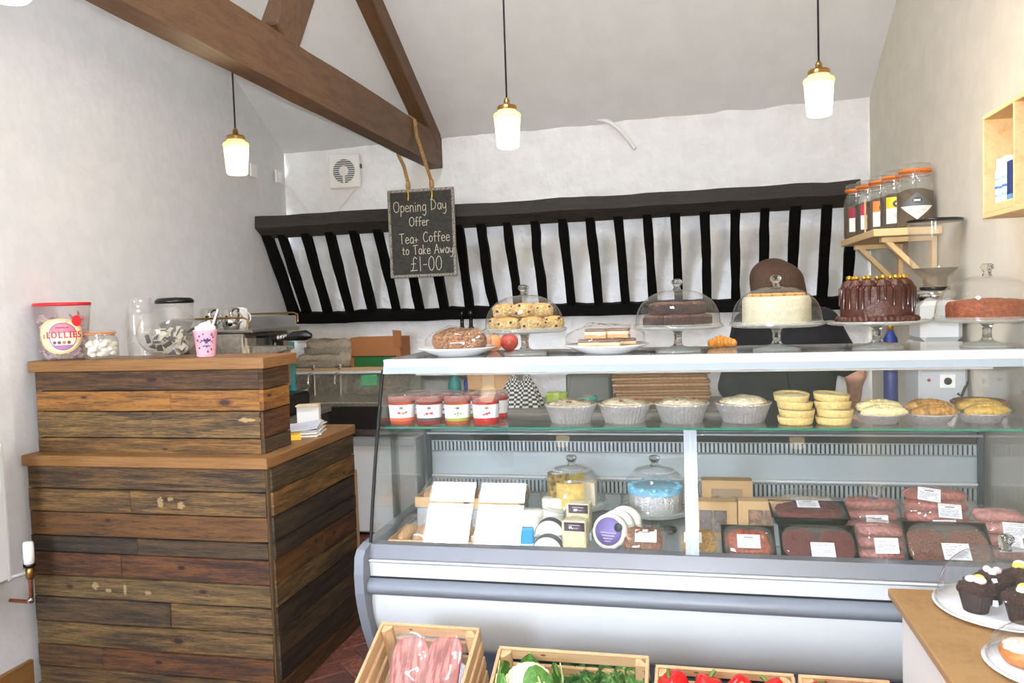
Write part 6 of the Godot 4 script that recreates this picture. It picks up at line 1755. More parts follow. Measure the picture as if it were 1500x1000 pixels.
func chilled_food() -> void:
	var y := 0.593
	# four kraft trays of wrapped rolls at the left
	var tp := [[-1.0, -2.80, 0.0], [-0.775, -2.80, 0.0], [-0.995, -3.09, 0.085], [-0.765, -3.09, 0.085]]
	for i in 4:
		var nm: String = ["front left", "front right", "rear left", "rear right"][i]
		var stand_h: float = tp[i][2]
		if stand_h > 0.0:
			var rs := thing("riser", "grey riser block lifting the %s bread tray at left end of the well" % nm, "riser", Vector3(tp[i][0], y, tp[i][1]))
			part("block", one_box(Vector3(0, 0.04, 0), Vector3(0.2, 0.08, 0.18), 0.004), M.panel_grey, rs)
			part("top_plate", one_box(Vector3(0, 0.0825, 0), Vector3(0.205, 0.005, 0.185), 0.001), M.alu, rs)
		var o := thing("bread_tray", "kraft tray of film-wrapped rolls, %s of four at left end of the chilled well" % nm, "bread tray", Vector3(tp[i][0], y + stand_h + (0.001 if stand_h > 0 else 0.0), tp[i][1]))
		part("tray_base", one_box(Vector3(0, 0.003, 0), Vector3(0.2, 0.005, 0.2)), M.kraft, o)
		for s in [-1.0, 1.0]:
			part("tray_side", one_box(Vector3(0.1 * s, 0.02, 0), Vector3(0.005, 0.04, 0.2)), M.kraft, o)
			part("tray_end", one_box(Vector3(0, 0.02, 0.1 * s), Vector3(0.2, 0.04, 0.005)), M.kraft, o)
		for k in 3:
			part("roll", one_blob(Vector3(-0.06 + 0.06 * k, 0.035, 0.0), Vector3(0.027, 0.028, 0.085), 0.006, 2.0, 16), mottled("roll_crust", rgb(206, 160, 100), rgb(176, 120, 66), 14.0, 0.7, 0.2), o)
		wrapped(o, Vector3(0, 0.045, 0), Vector3(0.098, 0.05, 0.098), 0.03)
	# dome of cheese wedges on a low stand
	cheese_stand("low glass stand under the cheese wedges", Vector3(-0.463, y, -3.07), 0.14, 0.085)
	glass_dome("beaded glass dome over cheese wedges in the chilled well", Vector3(-0.463, y + 0.1, -3.07), 0.132, 0.15, true)
	var wc := [[rgb(222, 164, 96), rgb(222, 190, 96), 0.9, "orange-rinded cheese wedge on the left under the beaded dome"], [rgb(112, 44, 44), rgb(190, 160, 80), 0.0, "dark red waxed cheese wedge at the back under the beaded dome"], [rgb(214, 184, 70), rgb(226, 200, 90), -0.8, "yellow cheese wedge on the right under the beaded dome"], [rgb(236, 228, 196), rgb(240, 232, 206), -1.9, "pale cream cheese wedge at the far right under the beaded dome"]]
	for i in 4:
		var o := thing("cheese_wedge", wc[i][3], "cheese", Vector3(-0.463, y + 0.0945, -3.07))
		var a0: float = [2.9, 1.5, -0.1, -1.6][i] + 1.2
		var st := begin()
		var poly := [Vector2(0.012 * cos(a0 + 0.6), 0.012 * sin(a0 + 0.6))]
		for q in 9: poly.append(Vector2(cos(a0 + 0.08 + q * 0.145), sin(a0 + 0.08 + q * 0.145)) * 0.098)
		T = Transform3D(Basis(Vector3.RIGHT, -PI / 2), Vector3.ZERO)
		prism(st, poly, 0.0, [0.10, 0.122, 0.105, 0.09][i])
		T = Transform3D.IDENTITY
		part("cheese", finish(st), mottled("cheese_%d" % i, wc[i][1], wc[i][0], 9.0, 0.5, 0.1), o)
		var am: float = a0 + 0.66
		price_slip(o, Vector3(cos(am) * 0.055, [0.101, 0.123, 0.106, 0.091][i], -sin(am) * 0.055), Vector3(-PI / 2, 0.4, 0), 0.05, 0.03, i)
	# dome with the blue iced cake
	cheese_stand("low glass stand under the blue iced cake", Vector3(-0.137, y, -3.06), 0.143, 0.075)
	glass_dome("beaded glass dome over the blue iced cake", Vector3(-0.137, y + 0.09, -3.06), 0.136, 0.165, true)
	var bc := thing("blue_cake", "round cake with pale blue icing and foil sides under beaded dome", "cake", Vector3(-0.137, y + 0.0845, -3.06))
	part("foil_side", one_lathe([Vector2(0.0, 0.0), Vector2(0.1, 0.0), Vector2(0.103, 0.07), Vector2(0.1, 0.072)], 72, Vector3.ZERO, 0.015, 24), M.foil, bc)
	part("blue_icing", one_lathe([Vector2(0.104, 0.068), Vector2(0.106, 0.078), Vector2(0.1, 0.088), Vector2(0.07, 0.094), Vector2(0.0, 0.096)], 56, Vector3.ZERO, 0.01, 12), mottled("icing_blue", rgb(132, 200, 228), rgb(104, 180, 216), 8.0, 0.4, 0.2), bc)
	var rim := begin()
	for i in 12:
		var a := TAU * i / 12.0
		blob(rim, Vector3(sin(a) * 0.094, 0.09, cos(a) * 0.094), Vector3(0.014, 0.010, 0.014), 0.0, 1.0, 10)
	part("piped_rim", finish(rim), M.icing_blue, bc)
	# cheeses in front
	var wh := mottled("white_rind", rgb(244, 242, 228), rgb(236, 232, 212), 10.0, 0.7, 0.3)
	var rc := [[-0.60, y, -2.96, 0.05, 0.045, "round white cheese at the left, under another one"], [-0.612, y + 0.046, -2.97, 0.048, 0.045, "round white cheese at the left, on top of another one"], [-0.535, y, -3.0, 0.046, 0.045, "white cheese drum behind the banded cheeses, lowest of its stack"], [-0.53, y + 0.046, -3.0, 0.046, 0.045, "white cheese drum behind the banded cheeses, middle of its stack"], [-0.528, y + 0.092, -3.005, 0.046, 0.042, "white cheese drum behind the banded cheeses, top of its stack"]]
	for r in rc:
		var o := thing("white_cheese", r[5], "cheese", Vector3(r[0], r[1], r[2]))
		part("rind", one_lathe([Vector2(0.0, 0.0), Vector2(r[3] * 0.9, 0.0), Vector2(r[3], 0.006), Vector2(r[3], r[4] - 0.006), Vector2(r[3] * 0.9, r[4]), Vector2(0.0, r[4])], 32, Vector3.ZERO, 0.01, 5), wh, o)
		part("film_seam", one_lathe([Vector2(r[3] * 1.004, r[4] * 0.42), Vector2(r[3] * 1.02, r[4] * 0.5), Vector2(r[3] * 1.004, r[4] * 0.58)], 32), M.film, o)
	for k in 2:
		var o := thing("banded_cheese", "white half-moon cheese with black label band, lying in front" if k == 0 else "white half-moon cheese with black label band, on top behind the front one", "cheese", Vector3(-0.512, y + 0.046 * k, -2.78 - 0.05 * k))
		var st := begin()
		prism(st, arc(0.0, 0.0, 0.054, 0.054, 0, 180, 14), -0.03, 0.03)
		part("half_moon", finish(st), wh, o)
		var bd := begin()
		prism(bd, arc(0.0, 0.0, 0.0555, 0.0555, 0, 180, 14) + arc(0.0, 0.0, 0.053, 0.053, 180, 0, 14), -0.008, 0.0305)
		part("black_band", finish(bd), mat("band_black", rgb(62, 72, 82), 0.4), o)
	var bl := thing("blue_packet", "small bright blue cheese packet beside the banded cheeses", "packet", Vector3(-0.588, y, -2.77), 0.2)
	part("pack", one_box(Vector3(0, 0.04, 0), Vector3(0.05, 0.08, 0.03), 0.006), mat("packet_blue", rgb(60, 160, 206), 0.4), bl)
	part("white_panel", one_box(Vector3(0, 0.015, 0.0005), Vector3(0.0505, 0.022, 0.031), 0.004), M.card_white, bl)
	var cb := [[-0.415, y, -2.80, "pale yellow cheese block with dark label, frontmost of the pair"], [-0.418, y + 0.03, -2.93, "pale yellow cheese block with dark label, rear one of the pair standing higher"]]
	for k in 2:
		if k == 1:
			var rs := thing("cheese_riser", "clear riser under the rear pale yellow cheese block", "riser", Vector3(-0.418, y, -2.93))
			part("slab", one_box(Vector3(0, 0.0145, 0), Vector3(0.1, 0.029, 0.07), 0.002), mat("acrylic", rgb(210, 222, 220), 0.1), rs)
			part("foot_pad", one_box(Vector3(0, 0.001, 0), Vector3(0.07, 0.002, 0.05)), M.rubber_dark, rs)
		var o := thing("cheese_block", cb[k][3], "cheese", Vector3(cb[k][0], cb[k][1], cb[k][2]), -0.08)
		part("cheese", one_box(Vector3(0, 0.054, 0), Vector3(0.088, 0.106, 0.06), 0.005), mottled("pale_cheese", rgb(238, 230, 184), rgb(228, 216, 160), 6.0, 0.4), o)
		part("dark_label", one_box(Vector3(0.003, 0.088, 0.0312), Vector3(0.075, 0.032, 0.0012)), mat("label_aubergine", rgb(64, 46, 66), 0.4), o)
		for q in 2: part("label_print", one_box(Vector3(0.003, 0.094 - 0.011 * q, 0.0322), Vector3(0.042 - 0.012 * q, 0.003, 0.0008)), mat("print_pale", rgb(190, 180, 190), 0.5), o)
		wrapped(o, Vector3(0.0, 0.055, 0), Vector3(0.052, 0.062, 0.038), 0.008)
	for k in 3:
		var o := thing("cheese_truckle", "round cheese with violet label lying on its side, frontmost of three" if k == 0 else ("plain round cheese behind the violet-labelled one, middle of three" if k == 1 else "plain round cheese rearmost of three leaning in a row"), "cheese", Vector3(-0.292 + 0.022 * k, y, -2.785 - 0.056 * k), -0.25)
		o.rotation.x = -0.28
		var st := begin()
		T = Transform3D(Basis(Vector3.RIGHT, PI / 2), Vector3(0, 0.068, 0.0))
		lathe(st, [Vector2(0.0, -0.022), Vector2(0.056, -0.022), Vector2(0.063, -0.016), Vector2(0.063, 0.016), Vector2(0.056, 0.022), Vector2(0.0, 0.022)], 40)
		part("rind", finish(st), wh, o)
		if k == 0:
			var lb := begin()
			lathe(lb, [Vector2(0.05, 0.0222), Vector2(0.05, 0.0236), Vector2(0.0, 0.0236)], 36)
			part("violet_label", finish(lb), mat("label_violet", rgb(128, 116, 176), 0.4), o)
			T = Transform3D(Basis(), Vector3(0, 0.068, 0.0242))
			var pr := begin()
			for q in 4: box(pr, Vector3(0.0, -0.005 - 0.010 * q, 0), Vector3(0.06 - 0.012 * q, 0.003, 0.0008))
			part("label_print", finish(pr), mat("print_pale", rgb(190, 180, 190), 0.5), o)
			T = Transform3D(Basis(Vector3.RIGHT, PI / 2), Vector3(0.036, 0.085, 0.0))
			var sl := begin()
			lathe(sl, [Vector2(0.016, 0.024), Vector2(0.016, 0.0248), Vector2(0.0, 0.0248)], 20)
			part("black_seal", finish(sl), mat("band_black", rgb(62, 72, 82), 0.4), o)
		T = Transform3D.IDENTITY
	meat_packs(y)

func cheese_stand(label: String, at: Vector3, r: float, h: float) -> void:
	var s := thing("low_stand", label, "cake stand", at)
	part("foot", one_lathe([Vector2(0.0, 0.0), Vector2(0.08, 0.0), Vector2(0.082, 0.004), Vector2(0.03, 0.012), Vector2(0.0, 0.012)], 36), M.thick_glass, s)
	part("stem", one_lathe([Vector2(0.0, 0.012), Vector2(0.018, 0.012), Vector2(0.014, h * 0.5), Vector2(0.024, h), Vector2(0.0, h)], 24), M.thick_glass, s)
	part("plate", one_lathe([Vector2(0.0, h), Vector2(r * 0.95, h + 0.001), Vector2(r, h + 0.006), Vector2(r * 0.97, h + 0.009), Vector2(0.0, h + 0.008)], 48), pane("plate_glass", rgb(206, 212, 206), 0.28, 0.03), s)

func tray_pack(called: String, label: String, cat: String, at: Vector3, size: Vector3, tilt: float, tray: Material, food: Callable, k := 0, lab := Vector3(0.0, 0.0, 0.0)) -> Node3D:
	# a shallow tray leaning back, film over it, a paper label on the film
	var o := thing(called, label, cat, at)
	var piv := Node3D.new()
	o.rotation.x = tilt
	var st := begin()
	var w := size.x / 2
	var d := size.z / 2
	st.set_smooth_group(-1)
	var lo := [Vector3(-w * 0.9, 0.002, d * 0.88), Vector3(w * 0.9, 0.002, d * 0.88), Vector3(w * 0.9, 0.002, -d * 0.88), Vector3(-w * 0.9, 0.002, -d * 0.88)]
	var hi := [Vector3(-w, size.y, d), Vector3(w, size.y, d), Vector3(w, size.y, -d), Vector3(-w, size.y, -d)]
	quad(st, lo[0], lo[1], lo[2], lo[3])
	for i in 4:
		var l := (i + 1) % 4
		quad(st, lo[i], lo[l], hi[l], hi[i])
		var oa: Vector3 = hi[i] * Vector3(1.05, 1, 1.06)
		var ob: Vector3 = hi[l] * Vector3(1.05, 1, 1.06)
		quad(st, hi[l], hi[i], oa, ob)
	part("tray", finish(st), tray, o)
	piv.free()
	food.call(o)
	part("film", one_blob(Vector3(0, size.y * 0.95, 0), Vector3(w * 1.0, 0.016, d * 1.0), 0.005, 0.9, 40, -9.0, 0.55), M.crinkle_film, o)
	if lab.x > 0.0: price_slip(o, Vector3(lab.y, size.y * 0.95 + 0.018, lab.z), Vector3(-PI / 2, 0, 0), lab.x, lab.x * 0.72, k)
	return o

func meat_packs(y: float) -> void:
	var mince := mottled("mince_red", rgb(142, 42, 42), rgb(86, 18, 22), 26.0, 0.45, 0.8)
	var pork := mottled("burger_pork", rgb(166, 100, 78), rgb(120, 62, 48), 26.0, 0.5, 0.7)
	var pink := mottled("sausage_pink", rgb(190, 118, 108), rgb(150, 78, 72), 12.0, 0.35, 0.2)
	var dark := mat("tray_black", rgb(28, 30, 28), 0.3)
	var clear: Material = M.plastic_clear
	var burgers := func(m: Material, r: float, dx: float):
		return func(o: Node3D):
			for s in [-1.0, 1.0]: part("burger", one_blob(Vector3(dx * s, 0.024, 0), Vector3(r, 0.02, r), 0.006, 5.0, 28, -0.02, 0.8), m, o)
	var slab := func(m: Material, sx: float, sz: float):
		return func(o: Node3D): part("meat", one_blob(Vector3(0, 0.022, 0), Vector3(sx, 0.022, sz), 0.012, 3.0, 28, -0.02, 0.6), m, o)
	tray_pack("meat_pack", "film pack of brown cooked meat with white label right of violet cheese", "meat pack", Vector3(-0.172, y + 0.028, -2.79), Vector3(0.17, 0.03, 0.12), 0.62, clear, slab.call(mottled("cooked_brown", rgb(150, 96, 66), rgb(104, 62, 44), 14.0, 0.4, 0.3), 0.07, 0.05), 0, Vector3(0.075, 0.012, 0.0))
	tray_pack("meat_pack", "film pack of golden breaded pieces in front of the centre post", "meat pack", Vector3(0.022, y + 0.028, -2.79), Vector3(0.15, 0.03, 0.12), 0.62, clear, slab.call(mottled("breaded", rgb(206, 160, 84), rgb(170, 112, 54), 20.0, 0.6, 0.5), 0.06, 0.05), 1, Vector3(0.06, -0.02, 0.0))
	tray_pack("fish_pack", "black tray of orange-red fish portions with white label", "fish pack", Vector3(0.188, y + 0.03, -2.79), Vector3(0.17, 0.032, 0.13), 0.66, dark, slab.call(mottled("fish_orange", rgb(176, 80, 50), rgb(132, 56, 36), 12.0, 0.35, 0.2), 0.072, 0.05), 2, Vector3(0.075, 0.0, 0.01))
	tray_pack("burger_pack", "black tray of two dark red beef burgers with white label", "burger pack", Vector3(0.414, y + 0.034, -2.79), Vector3(0.235, 0.034, 0.135), 0.72, dark, burgers.call(mince, 0.056, 0.06), 3, Vector3(0.075, 0.01, 0.035))
	var rs := thing("pack_riser", "low grey riser holding the red mince pack above beef burgers", "riser", Vector3(0.405, y, -2.96))
	part("block", one_box(Vector3(0, 0.04, 0), Vector3(0.24, 0.08, 0.12), 0.004), M.panel_grey, rs)
	part("top_plate", one_box(Vector3(0, 0.0825, 0), Vector3(0.245, 0.005, 0.125), 0.001), M.alu, rs)
	tray_pack("mince_pack", "black tray of red minced meat lying above the two beef burgers", "meat pack", Vector3(0.405, y + 0.1, -2.93), Vector3(0.25, 0.034, 0.13), 0.22, dark, slab.call(mince, 0.108, 0.055), 4, Vector3(0.075, 0.0, -0.01))
	tray_pack("burger_pack", "black tray of two pale pork burgers near the right end", "burger pack", Vector3(0.812, y + 0.044, -2.785), Vector3(0.245, 0.036, 0.16), 0.8, dark, burgers.call(pork, 0.062, 0.062), 5, Vector3(0.08, 0.015, 0.03))
	# kraft boxes with windows
	var kb := [[0.078, y, -3.0, 0.17, 0.14, "kraft box with lilac-brown buns in its window", rgb(134, 108, 108), "left"], [0.262, y, -3.0, 0.19, 0.145, "kraft box with orange pastries in its window", rgb(186, 120, 44), "right"], [0.135, y, -3.15, 0.19, 0.185, "kraft box with pale printed lid behind both windowed boxes", rgb(196, 186, 160), "rear"]]
	for k in 3:
		var b: Array = kb[k]
		var o := thing("kraft_box", b[5], "box", Vector3(b[0], b[1], b[2]), 0.0)
		var w: float = b[3]
		var h: float = b[4]
		var fr := begin()
		for s in [-1.0, 1.0]: box(fr, Vector3(s * (w / 2 - 0.018), h / 2, 0.03), Vector3(0.036, h, 0.003))
		box(fr, Vector3(0, h - 0.016, 0.03), Vector3(w - 0.072, 0.032, 0.003))
		box(fr, Vector3(0, 0.012, 0.03), Vector3(w - 0.072, 0.024, 0.003))
		part("front", finish(fr), M.kraft, o)
		var bk := begin()
		box(bk, Vector3(0, h / 2, -0.03), Vector3(w, h, 0.003))
		for s in [-1.0, 1.0]: box(bk, Vector3(s * (w / 2 - 0.0015), h / 2, 0), Vector3(0.003, h, 0.06))
		box(bk, Vector3(0, h - 0.0015, 0), Vector3(w, 0.003, 0.06))
		box(bk, Vector3(0, 0.0015, 0), Vector3(w, 0.003, 0.06))
		part("carton", finish(bk), M.kraft, o)
		part("window", one_box(Vector3(0, h / 2, 0.0285), Vector3(w - 0.07, h - 0.05, 0.0008)), M.film, o)
		for q in 4: part("bun" if k != 1 else "pastry", one_blob(Vector3((q % 2 - 0.5) * w * 0.34, 0.036 + 0.05 * (q / 2), 0.0), Vector3(w * 0.17, 0.03, 0.024), 0.006, 3.0, 14), mottled("box_food_%d" % k, b[6], b[6].darkened(0.3), 12.0, 0.5, 0.2), o)
	# bags of sausages: each sausage a part, film round them, a gathered neck
	sausage_bag("sausage_bag", "bag of sausages with tied neck and white label behind the pale sausages", Vector3(0.63, y + 0.001, -2.99), 0.17, 4, pink, true, 6)
	sausage_bag("sausage_bag", "pack of pale pink sausages with white label at the front between burgers", Vector3(0.615, y + 0.001, -2.80), 0.14, 3, mottled("sausage_pale", rgb(194, 130, 122), rgb(160, 92, 88), 12.0, 0.35, 0.2), false, 7)
	sausage_bag("sausage_pack", "stack of long pink sausage packs with three white labels behind pork burgers", Vector3(0.845, y + 0.001, -2.985), 0.2, 5, mottled("sausage_rose", rgb(200, 114, 100), rgb(160, 80, 70), 12.0, 0.35, 0.2), false, 8)
	sausage_bag("bacon_pack", "pale pink bacon packs with white labels at right end of the well", Vector3(1.005, y + 0.001, -2.87), 0.14, 4, mottled("bacon_pale", rgb(204, 138, 128), rgb(172, 100, 92), 12.0, 0.4, 0.2), false, 9)
	var cb := thing("clear_bag", "crumpled clear bag of pale food lying behind the red mince pack", "bag", Vector3(0.43, y, -3.16))
	part("contents", one_blob(Vector3(0, 0.06, 0), Vector3(0.13, 0.06, 0.06), 0.02, 2.0, 24, -0.058, 0.8), mottled("pale_food", rgb(226, 216, 204), rgb(206, 190, 176), 9.0, 0.6), cb)
	part("bag_film", one_blob(Vector3(0, 0.075, 0), Vector3(0.15, 0.078, 0.07), 0.03, 0.6, 44, -0.073), M.crinkle_film, cb)

func sausage_bag(called: String, label: String, at: Vector3, w: float, rows: int, m: Material, neck: bool, k: int) -> void:
	var o := thing(called, label, "sausages", at, -0.06)
	for r in rows:
		for s in 2:
			var yy := 0.02 + 0.036 * r
			var zz := 0.035 - 0.018 * r - 0.04 * s
			part("sausage", one_tube([Vector3(-w * 0.5, yy, zz), Vector3(-w * 0.44, yy + 0.002, zz), Vector3(0, yy + 0.006, zz + 0.004), Vector3(w * 0.44, yy + 0.002, zz), Vector3(w * 0.5, yy, zz)], [0.006, 0.017, 0.019, 0.017, 0.006], 12), m, o)
	var h := 0.036 * rows
	part("film", one_blob(Vector3(0, h / 2 + 0.006, -0.012), Vector3(w * 0.6, h / 2 + 0.016, 0.075), 0.02, 0.7, 44, -h / 2 - 0.005, 0.75), M.crinkle_film, o)
	if neck:
		var st := begin()
		lathe(st, [Vector2(0.012, h + 0.0), Vector2(0.008, h + 0.015), Vector2(0.02, h + 0.035), Vector2(0.036, h + 0.065)], 28, Vector3(0.01, 0, 0), 0.0, TAU, 0.25, 7)
		part("gathered_neck", finish(st), M.crinkle_film, o)
		part("blue_tie", one_lathe([Vector2(0.007, h + 0.012), Vector2(0.011, h + 0.015), Vector2(0.007, h + 0.018)], 14, Vector3(0.01, 0, 0)), mat("tie_blue", rgb(60, 90, 170), 0.5), o)
	var n := 3 if called == "sausage_pack" else (2 if called == "bacon_pack" else 1)
	for i in n:
		var yy := h * (0.62 if n == 1 else 0.45 + 0.28 * i)
		price_slip(o, Vector3([0.01, 0.03, -0.03][i], yy, 0.078 - 0.02 * yy / 0.1 - (0.014 * i)), Vector3(-0.45 - 0.12 * i, 0.0, 0.05 - 0.1 * i), 0.072, 0.05, k)

# ---------------------------------------------------------------- tilted crates of produce in front
func front_crates() -> void:
	var tilt := deg_to_rad(23.0)
	var st := thing("crate_stand", "low sloping wooden stand under the produce crates", "stand", Vector3(-1.02, 0, -2.44))
	var bs := begin()
	T = Transform3D(Basis(Vector3.RIGHT, tilt), Vector3(0.78, 0.135, 0.2))
	box(bs, Vector3.ZERO, Vector3(1.56, 0.02, 0.46), 0.003)
	T = Transform3D.IDENTITY
	part("sloping_board", finish(bs), M.pine, st)
	for x in [0.03, 0.78, 1.53]:
		var lg := begin()
		T = Transform3D(Basis(Vector3.UP, -PI / 2), Vector3(x, 0, 0))
		prism(lg, [Vector2(-0.005, 0.0), Vector2(0.40, 0.0), Vector2(0.40, 0.03), Vector2(-0.005, 0.205)], -0.015, 0.015)
		T = Transform3D.IDENTITY
		part("wedge_leg", finish(lg), M.pine, st)
	var crates := [[-0.995, 0.475, 0.335, 0.235, "narrow tall pine crate holding foil-bright bacon packs"], [-0.603, 0.42, 0.47, 0.18, "wide pine crate holding cauliflower and kale"], [-0.118, 0.395, 0.40, 0.155, "pine crate holding red peppers"], [0.29, 0.395, 0.25, 0.155, "pine crate of tomatoes half hidden by the oak-topped table"]]
	var nodes := []
	for i in 4:
		var c: Array = crates[i]
		var o := thing("produce_crate", c[4], "crate", Vector3(c[0], c[1], -2.35))
		o.rotation.x = tilt
		nodes.append(o)
		var w: float = c[2]
		var h: float = c[3]
		var d := 0.36
		# local: x from the left edge, y down from the rim (0) to -h, z from the back rim towards the camera
		var n := int(h / 0.068)
		var sh := (h - 0.066) / maxf(n, 1.0) - 0.013
		for q in n + 1:
			var yy := -sh / 2 - 0.002 - (h - sh - 0.004) * q / maxf(n, 1.0)
			part("back_slat", one_box(Vector3(w / 2, yy, 0.006), Vector3(w - 0.004, sh, 0.011), 0.002), M.pine, o)
			part("front_slat", one_box(Vector3(w / 2, yy, d - 0.006), Vector3(w - 0.004, sh, 0.011), 0.002), M.pine, o)
		for s in 2:
			var x := 0.006 if s == 0 else w - 0.006
			for q in n + 1:
				var yy := -sh / 2 - 0.002 - (h - sh - 0.004) * q / maxf(n, 1.0)
				var sl := part("side_slat", one_box(Vector3.ZERO, Vector3(d - 0.024, sh, 0.011), 0.002), M.pine, o)
				sl.position = Vector3(x, yy, d / 2)
				sl.rotation.y = PI / 2
			for z in [0.024, d - 0.024]: part("corner_block", one_prism([Vector2(0, 0), Vector2(0.03, 0), Vector2(0.03, 0.012), Vector2(0.012, 0.03), Vector2(0, 0.03)], 0.0, h - 0.012), M.pine, o).transform = Transform3D(Basis(Vector3.RIGHT, PI / 2) if s == 0 else Basis(Vector3.UP, PI / 2) * Basis(Vector3.RIGHT, PI / 2), Vector3(0.012 if s == 0 else w - 0.042, -0.008, z - 0.015 + (0.03 if s == 1 else 0.0)))
		for q in 4: part("floor_slat", one_box(Vector3(w / 2, -h + 0.005, 0.05 + 0.086 * q), Vector3(w - 0.03, 0.01, 0.07), 0.002), M.pine, o)
		# crumpled brown paper fills the crate below the produce
		var deep: float = [0.165, 0.115, 0.062, 0.058][i]
		var pl := begin()
		sheet(pl, 22, 18, func(uu, v): return Vector3(lerpf(0.013, w - 0.013, uu), -deep + nz.get_noise_2d(uu * 130.0 + i * 40.0, v * 120.0) * 0.018 - 0.012 * absf(sin(uu * 23.0 + v * 9.0)), lerpf(d - 0.013, 0.013, v)))
		part("paper_lining", finish(pl), mottled("packing_paper", rgb(176, 136, 92), rgb(150, 112, 72), 10.0, 0.9), o)
	var inside := func(i: int, p: Vector3) -> Vector3: return nodes[i].transform * p
	# bacon
	var rind := mottled("bacon_red", rgb(212, 132, 122), rgb(150, 62, 58), 3.0, 0.25)
	rind.uv1_scale = Vector3(9.0, 3.0, 2.0)
	for k in 3:
		var o := thing("bacon_packet", ["shiny pink bacon packet leaning at the left in the narrow crate", "shiny pink bacon packet leaning at the right in the narrow crate", "lowest bacon packet lying on the narrow crate's floor"][k], "bacon packet", inside.call(0, [Vector3(0.115, -0.105, 0.12), Vector3(0.215, -0.105, 0.105), Vector3(0.165, -0.195, 0.18)][k]), [0.12, -0.16, 0.0][k])
		o.rotation.x = 0.9 if k < 2 else tilt
		part("rashers", one_blob(Vector3.ZERO, Vector3(0.062, 0.016, 0.12), 0.0015, 0.3, 24, -9.0, 0.6), rind, o)
		part("shiny_film", one_blob(Vector3(0, 0.002, 0), Vector3(0.072, 0.026, 0.14), 0.02, 0.8, 56, -9.0, 0.65), pane("bacon_film", rgb(255, 236, 234), 0.05, 0.08), o)
	var pp := thing("paper_leaflet", "folded lilac-grey leaflet at the right side of narrow crate", "leaflet", inside.call(0, Vector3(0.295, -0.13, 0.13)), 0.1)
	pp.rotation.x = 0.7
	for q in 5: part("leaf", one_box(Vector3(-0.008 + 0.005 * q, 0, 0.003 * q), Vector3(0.002, 0.10, 0.12)), mat("lilac_paper", rgb(206, 200, 216), 0.8), pp)
	# cauliflower
	var cf := thing("cauliflower", "creamy cauliflower head with one broad green leaf across its front", "cauliflower", inside.call(1, Vector3(0.115, -0.03, 0.125)))
	var hd := begin()
	for i in 150:
		var a := i * 2.39996
		var t := i / 150.0
		var lat := acos(1.0 - t * 1.35)
		var dr := Vector3(sin(lat) * sin(a), cos(lat), sin(lat) * cos(a))
		blob(hd, dr * Vector3(0.066, 0.058, 0.066), Vector3(0.0125, 0.0115, 0.0125), 0.004, 12.0, 10)
	blob(hd, Vector3.ZERO, Vector3(0.066, 0.055, 0.066), 0.0, 1.0, 16)
	part("curds", finish(hd), mottled("curd", rgb(240, 228, 190), rgb(226, 208, 158), 14.0, 0.7), cf)
	for i in 5:
		var a: float = [0.75, 2.0, 3.3, 4.4, 5.3][i]
		part("leaf", leaf_mesh(0.15 if i == 0 else 0.12, 0.115 if i == 0 else 0.08, 0.55), mottled("leaf_green", rgb(88, 138, 58), rgb(60, 108, 42), 10.0, 0.5, 0.2), cf).transform = Transform3D(Basis(Vector3.UP, a) * Basis(Vector3.RIGHT, -0.5 if i == 0 else -0.1), Vector3(sin(a) * 0.088, -0.05, cos(a) * 0.088))
		part("leaf_rib", one_tube([Vector3(0, 0, 0.004), Vector3(0, 0.06, 0.022), Vector3(0, 0.11, 0.02)], [0.006, 0.004, 0.002], 6), mat("rib_pale", rgb(190, 206, 140), 0.5), cf).transform = Transform3D(Basis(Vector3.UP, a) * Basis(Vector3.RIGHT, -0.5 if i == 0 else -0.1), Vector3(sin(a) * 0.091, -0.05, cos(a) * 0.091))
	# kale
	for b in 3:
		var o := thing("kale_bunch", ["curly green kale bunch next to the cauliflower", "curly green kale bunch in the middle of the wide crate", "tallest curly kale bunch at the right end of wide crate"][b], "kale", inside.call(1, Vector3([0.225, 0.31, 0.395][b], -0.085, 0.10)))
		for i in 12:
			var a := i * 2.4 + b
			var tl: float = 0.35 + 0.9 * fmod(i * 0.37, 1.0)
			part("leaf", leaf_mesh(rng.randf_range(0.08, 0.12) + (0.02 if b == 2 else 0.0), rng.randf_range(0.05, 0.075), 1.4, 0.014), mottled("kale_%d" % (i % 3), [rgb(84, 128, 60), rgb(62, 108, 52), rgb(110, 148, 74)][i % 3], [rgb(60, 100, 44), rgb(44, 84, 42), rgb(84, 124, 56)][i % 3], 16.0, 0.55, 0.3), o).transform = Transform3D(Basis(Vector3.UP, a) * Basis(Vector3.RIGHT, tl), Vector3(sin(a) * 0.02, 0.0, cos(a) * 0.02))
	# peppers and tomatoes
	var red := mat("pepper_red", rgb(198, 22, 20), 0.18)
	for i in 12:
		var o := thing("red_pepper", "glossy red pepper at the top of the pepper crate, %s" % ["far left", "second from left", "third from left", "far right"][i] if i < 4 else "glossy red pepper in the %s row of pepper crate, %s" % ["middle" if i < 8 else "front", ["far left", "second from left", "third from left", "far right"][i % 4]], "red pepper", inside.call(2, Vector3(0.06 + 0.092 * (i % 4), -0.008 - 0.014 * (i / 4), 0.075 + 0.09 * (i / 4))), i * 0.8, "red peppers")
		o.rotation.z = [0.5, -0.4, 0.9, -0.7][i % 4]
		var ps := begin()
		lathe(ps, [Vector2(0.0, -0.036), Vector2(0.018, -0.04), Vector2(0.033, -0.028), Vector2(0.04, 0.0), Vector2(0.042, 0.02), Vector2(0.034, 0.036), Vector2(0.016, 0.038), Vector2(0.006, 0.03), Vector2(0.0, 0.029)], 36, Vector3.ZERO, 0.0, TAU, 0.09, 4)
		part("flesh", finish(ps), red, o)
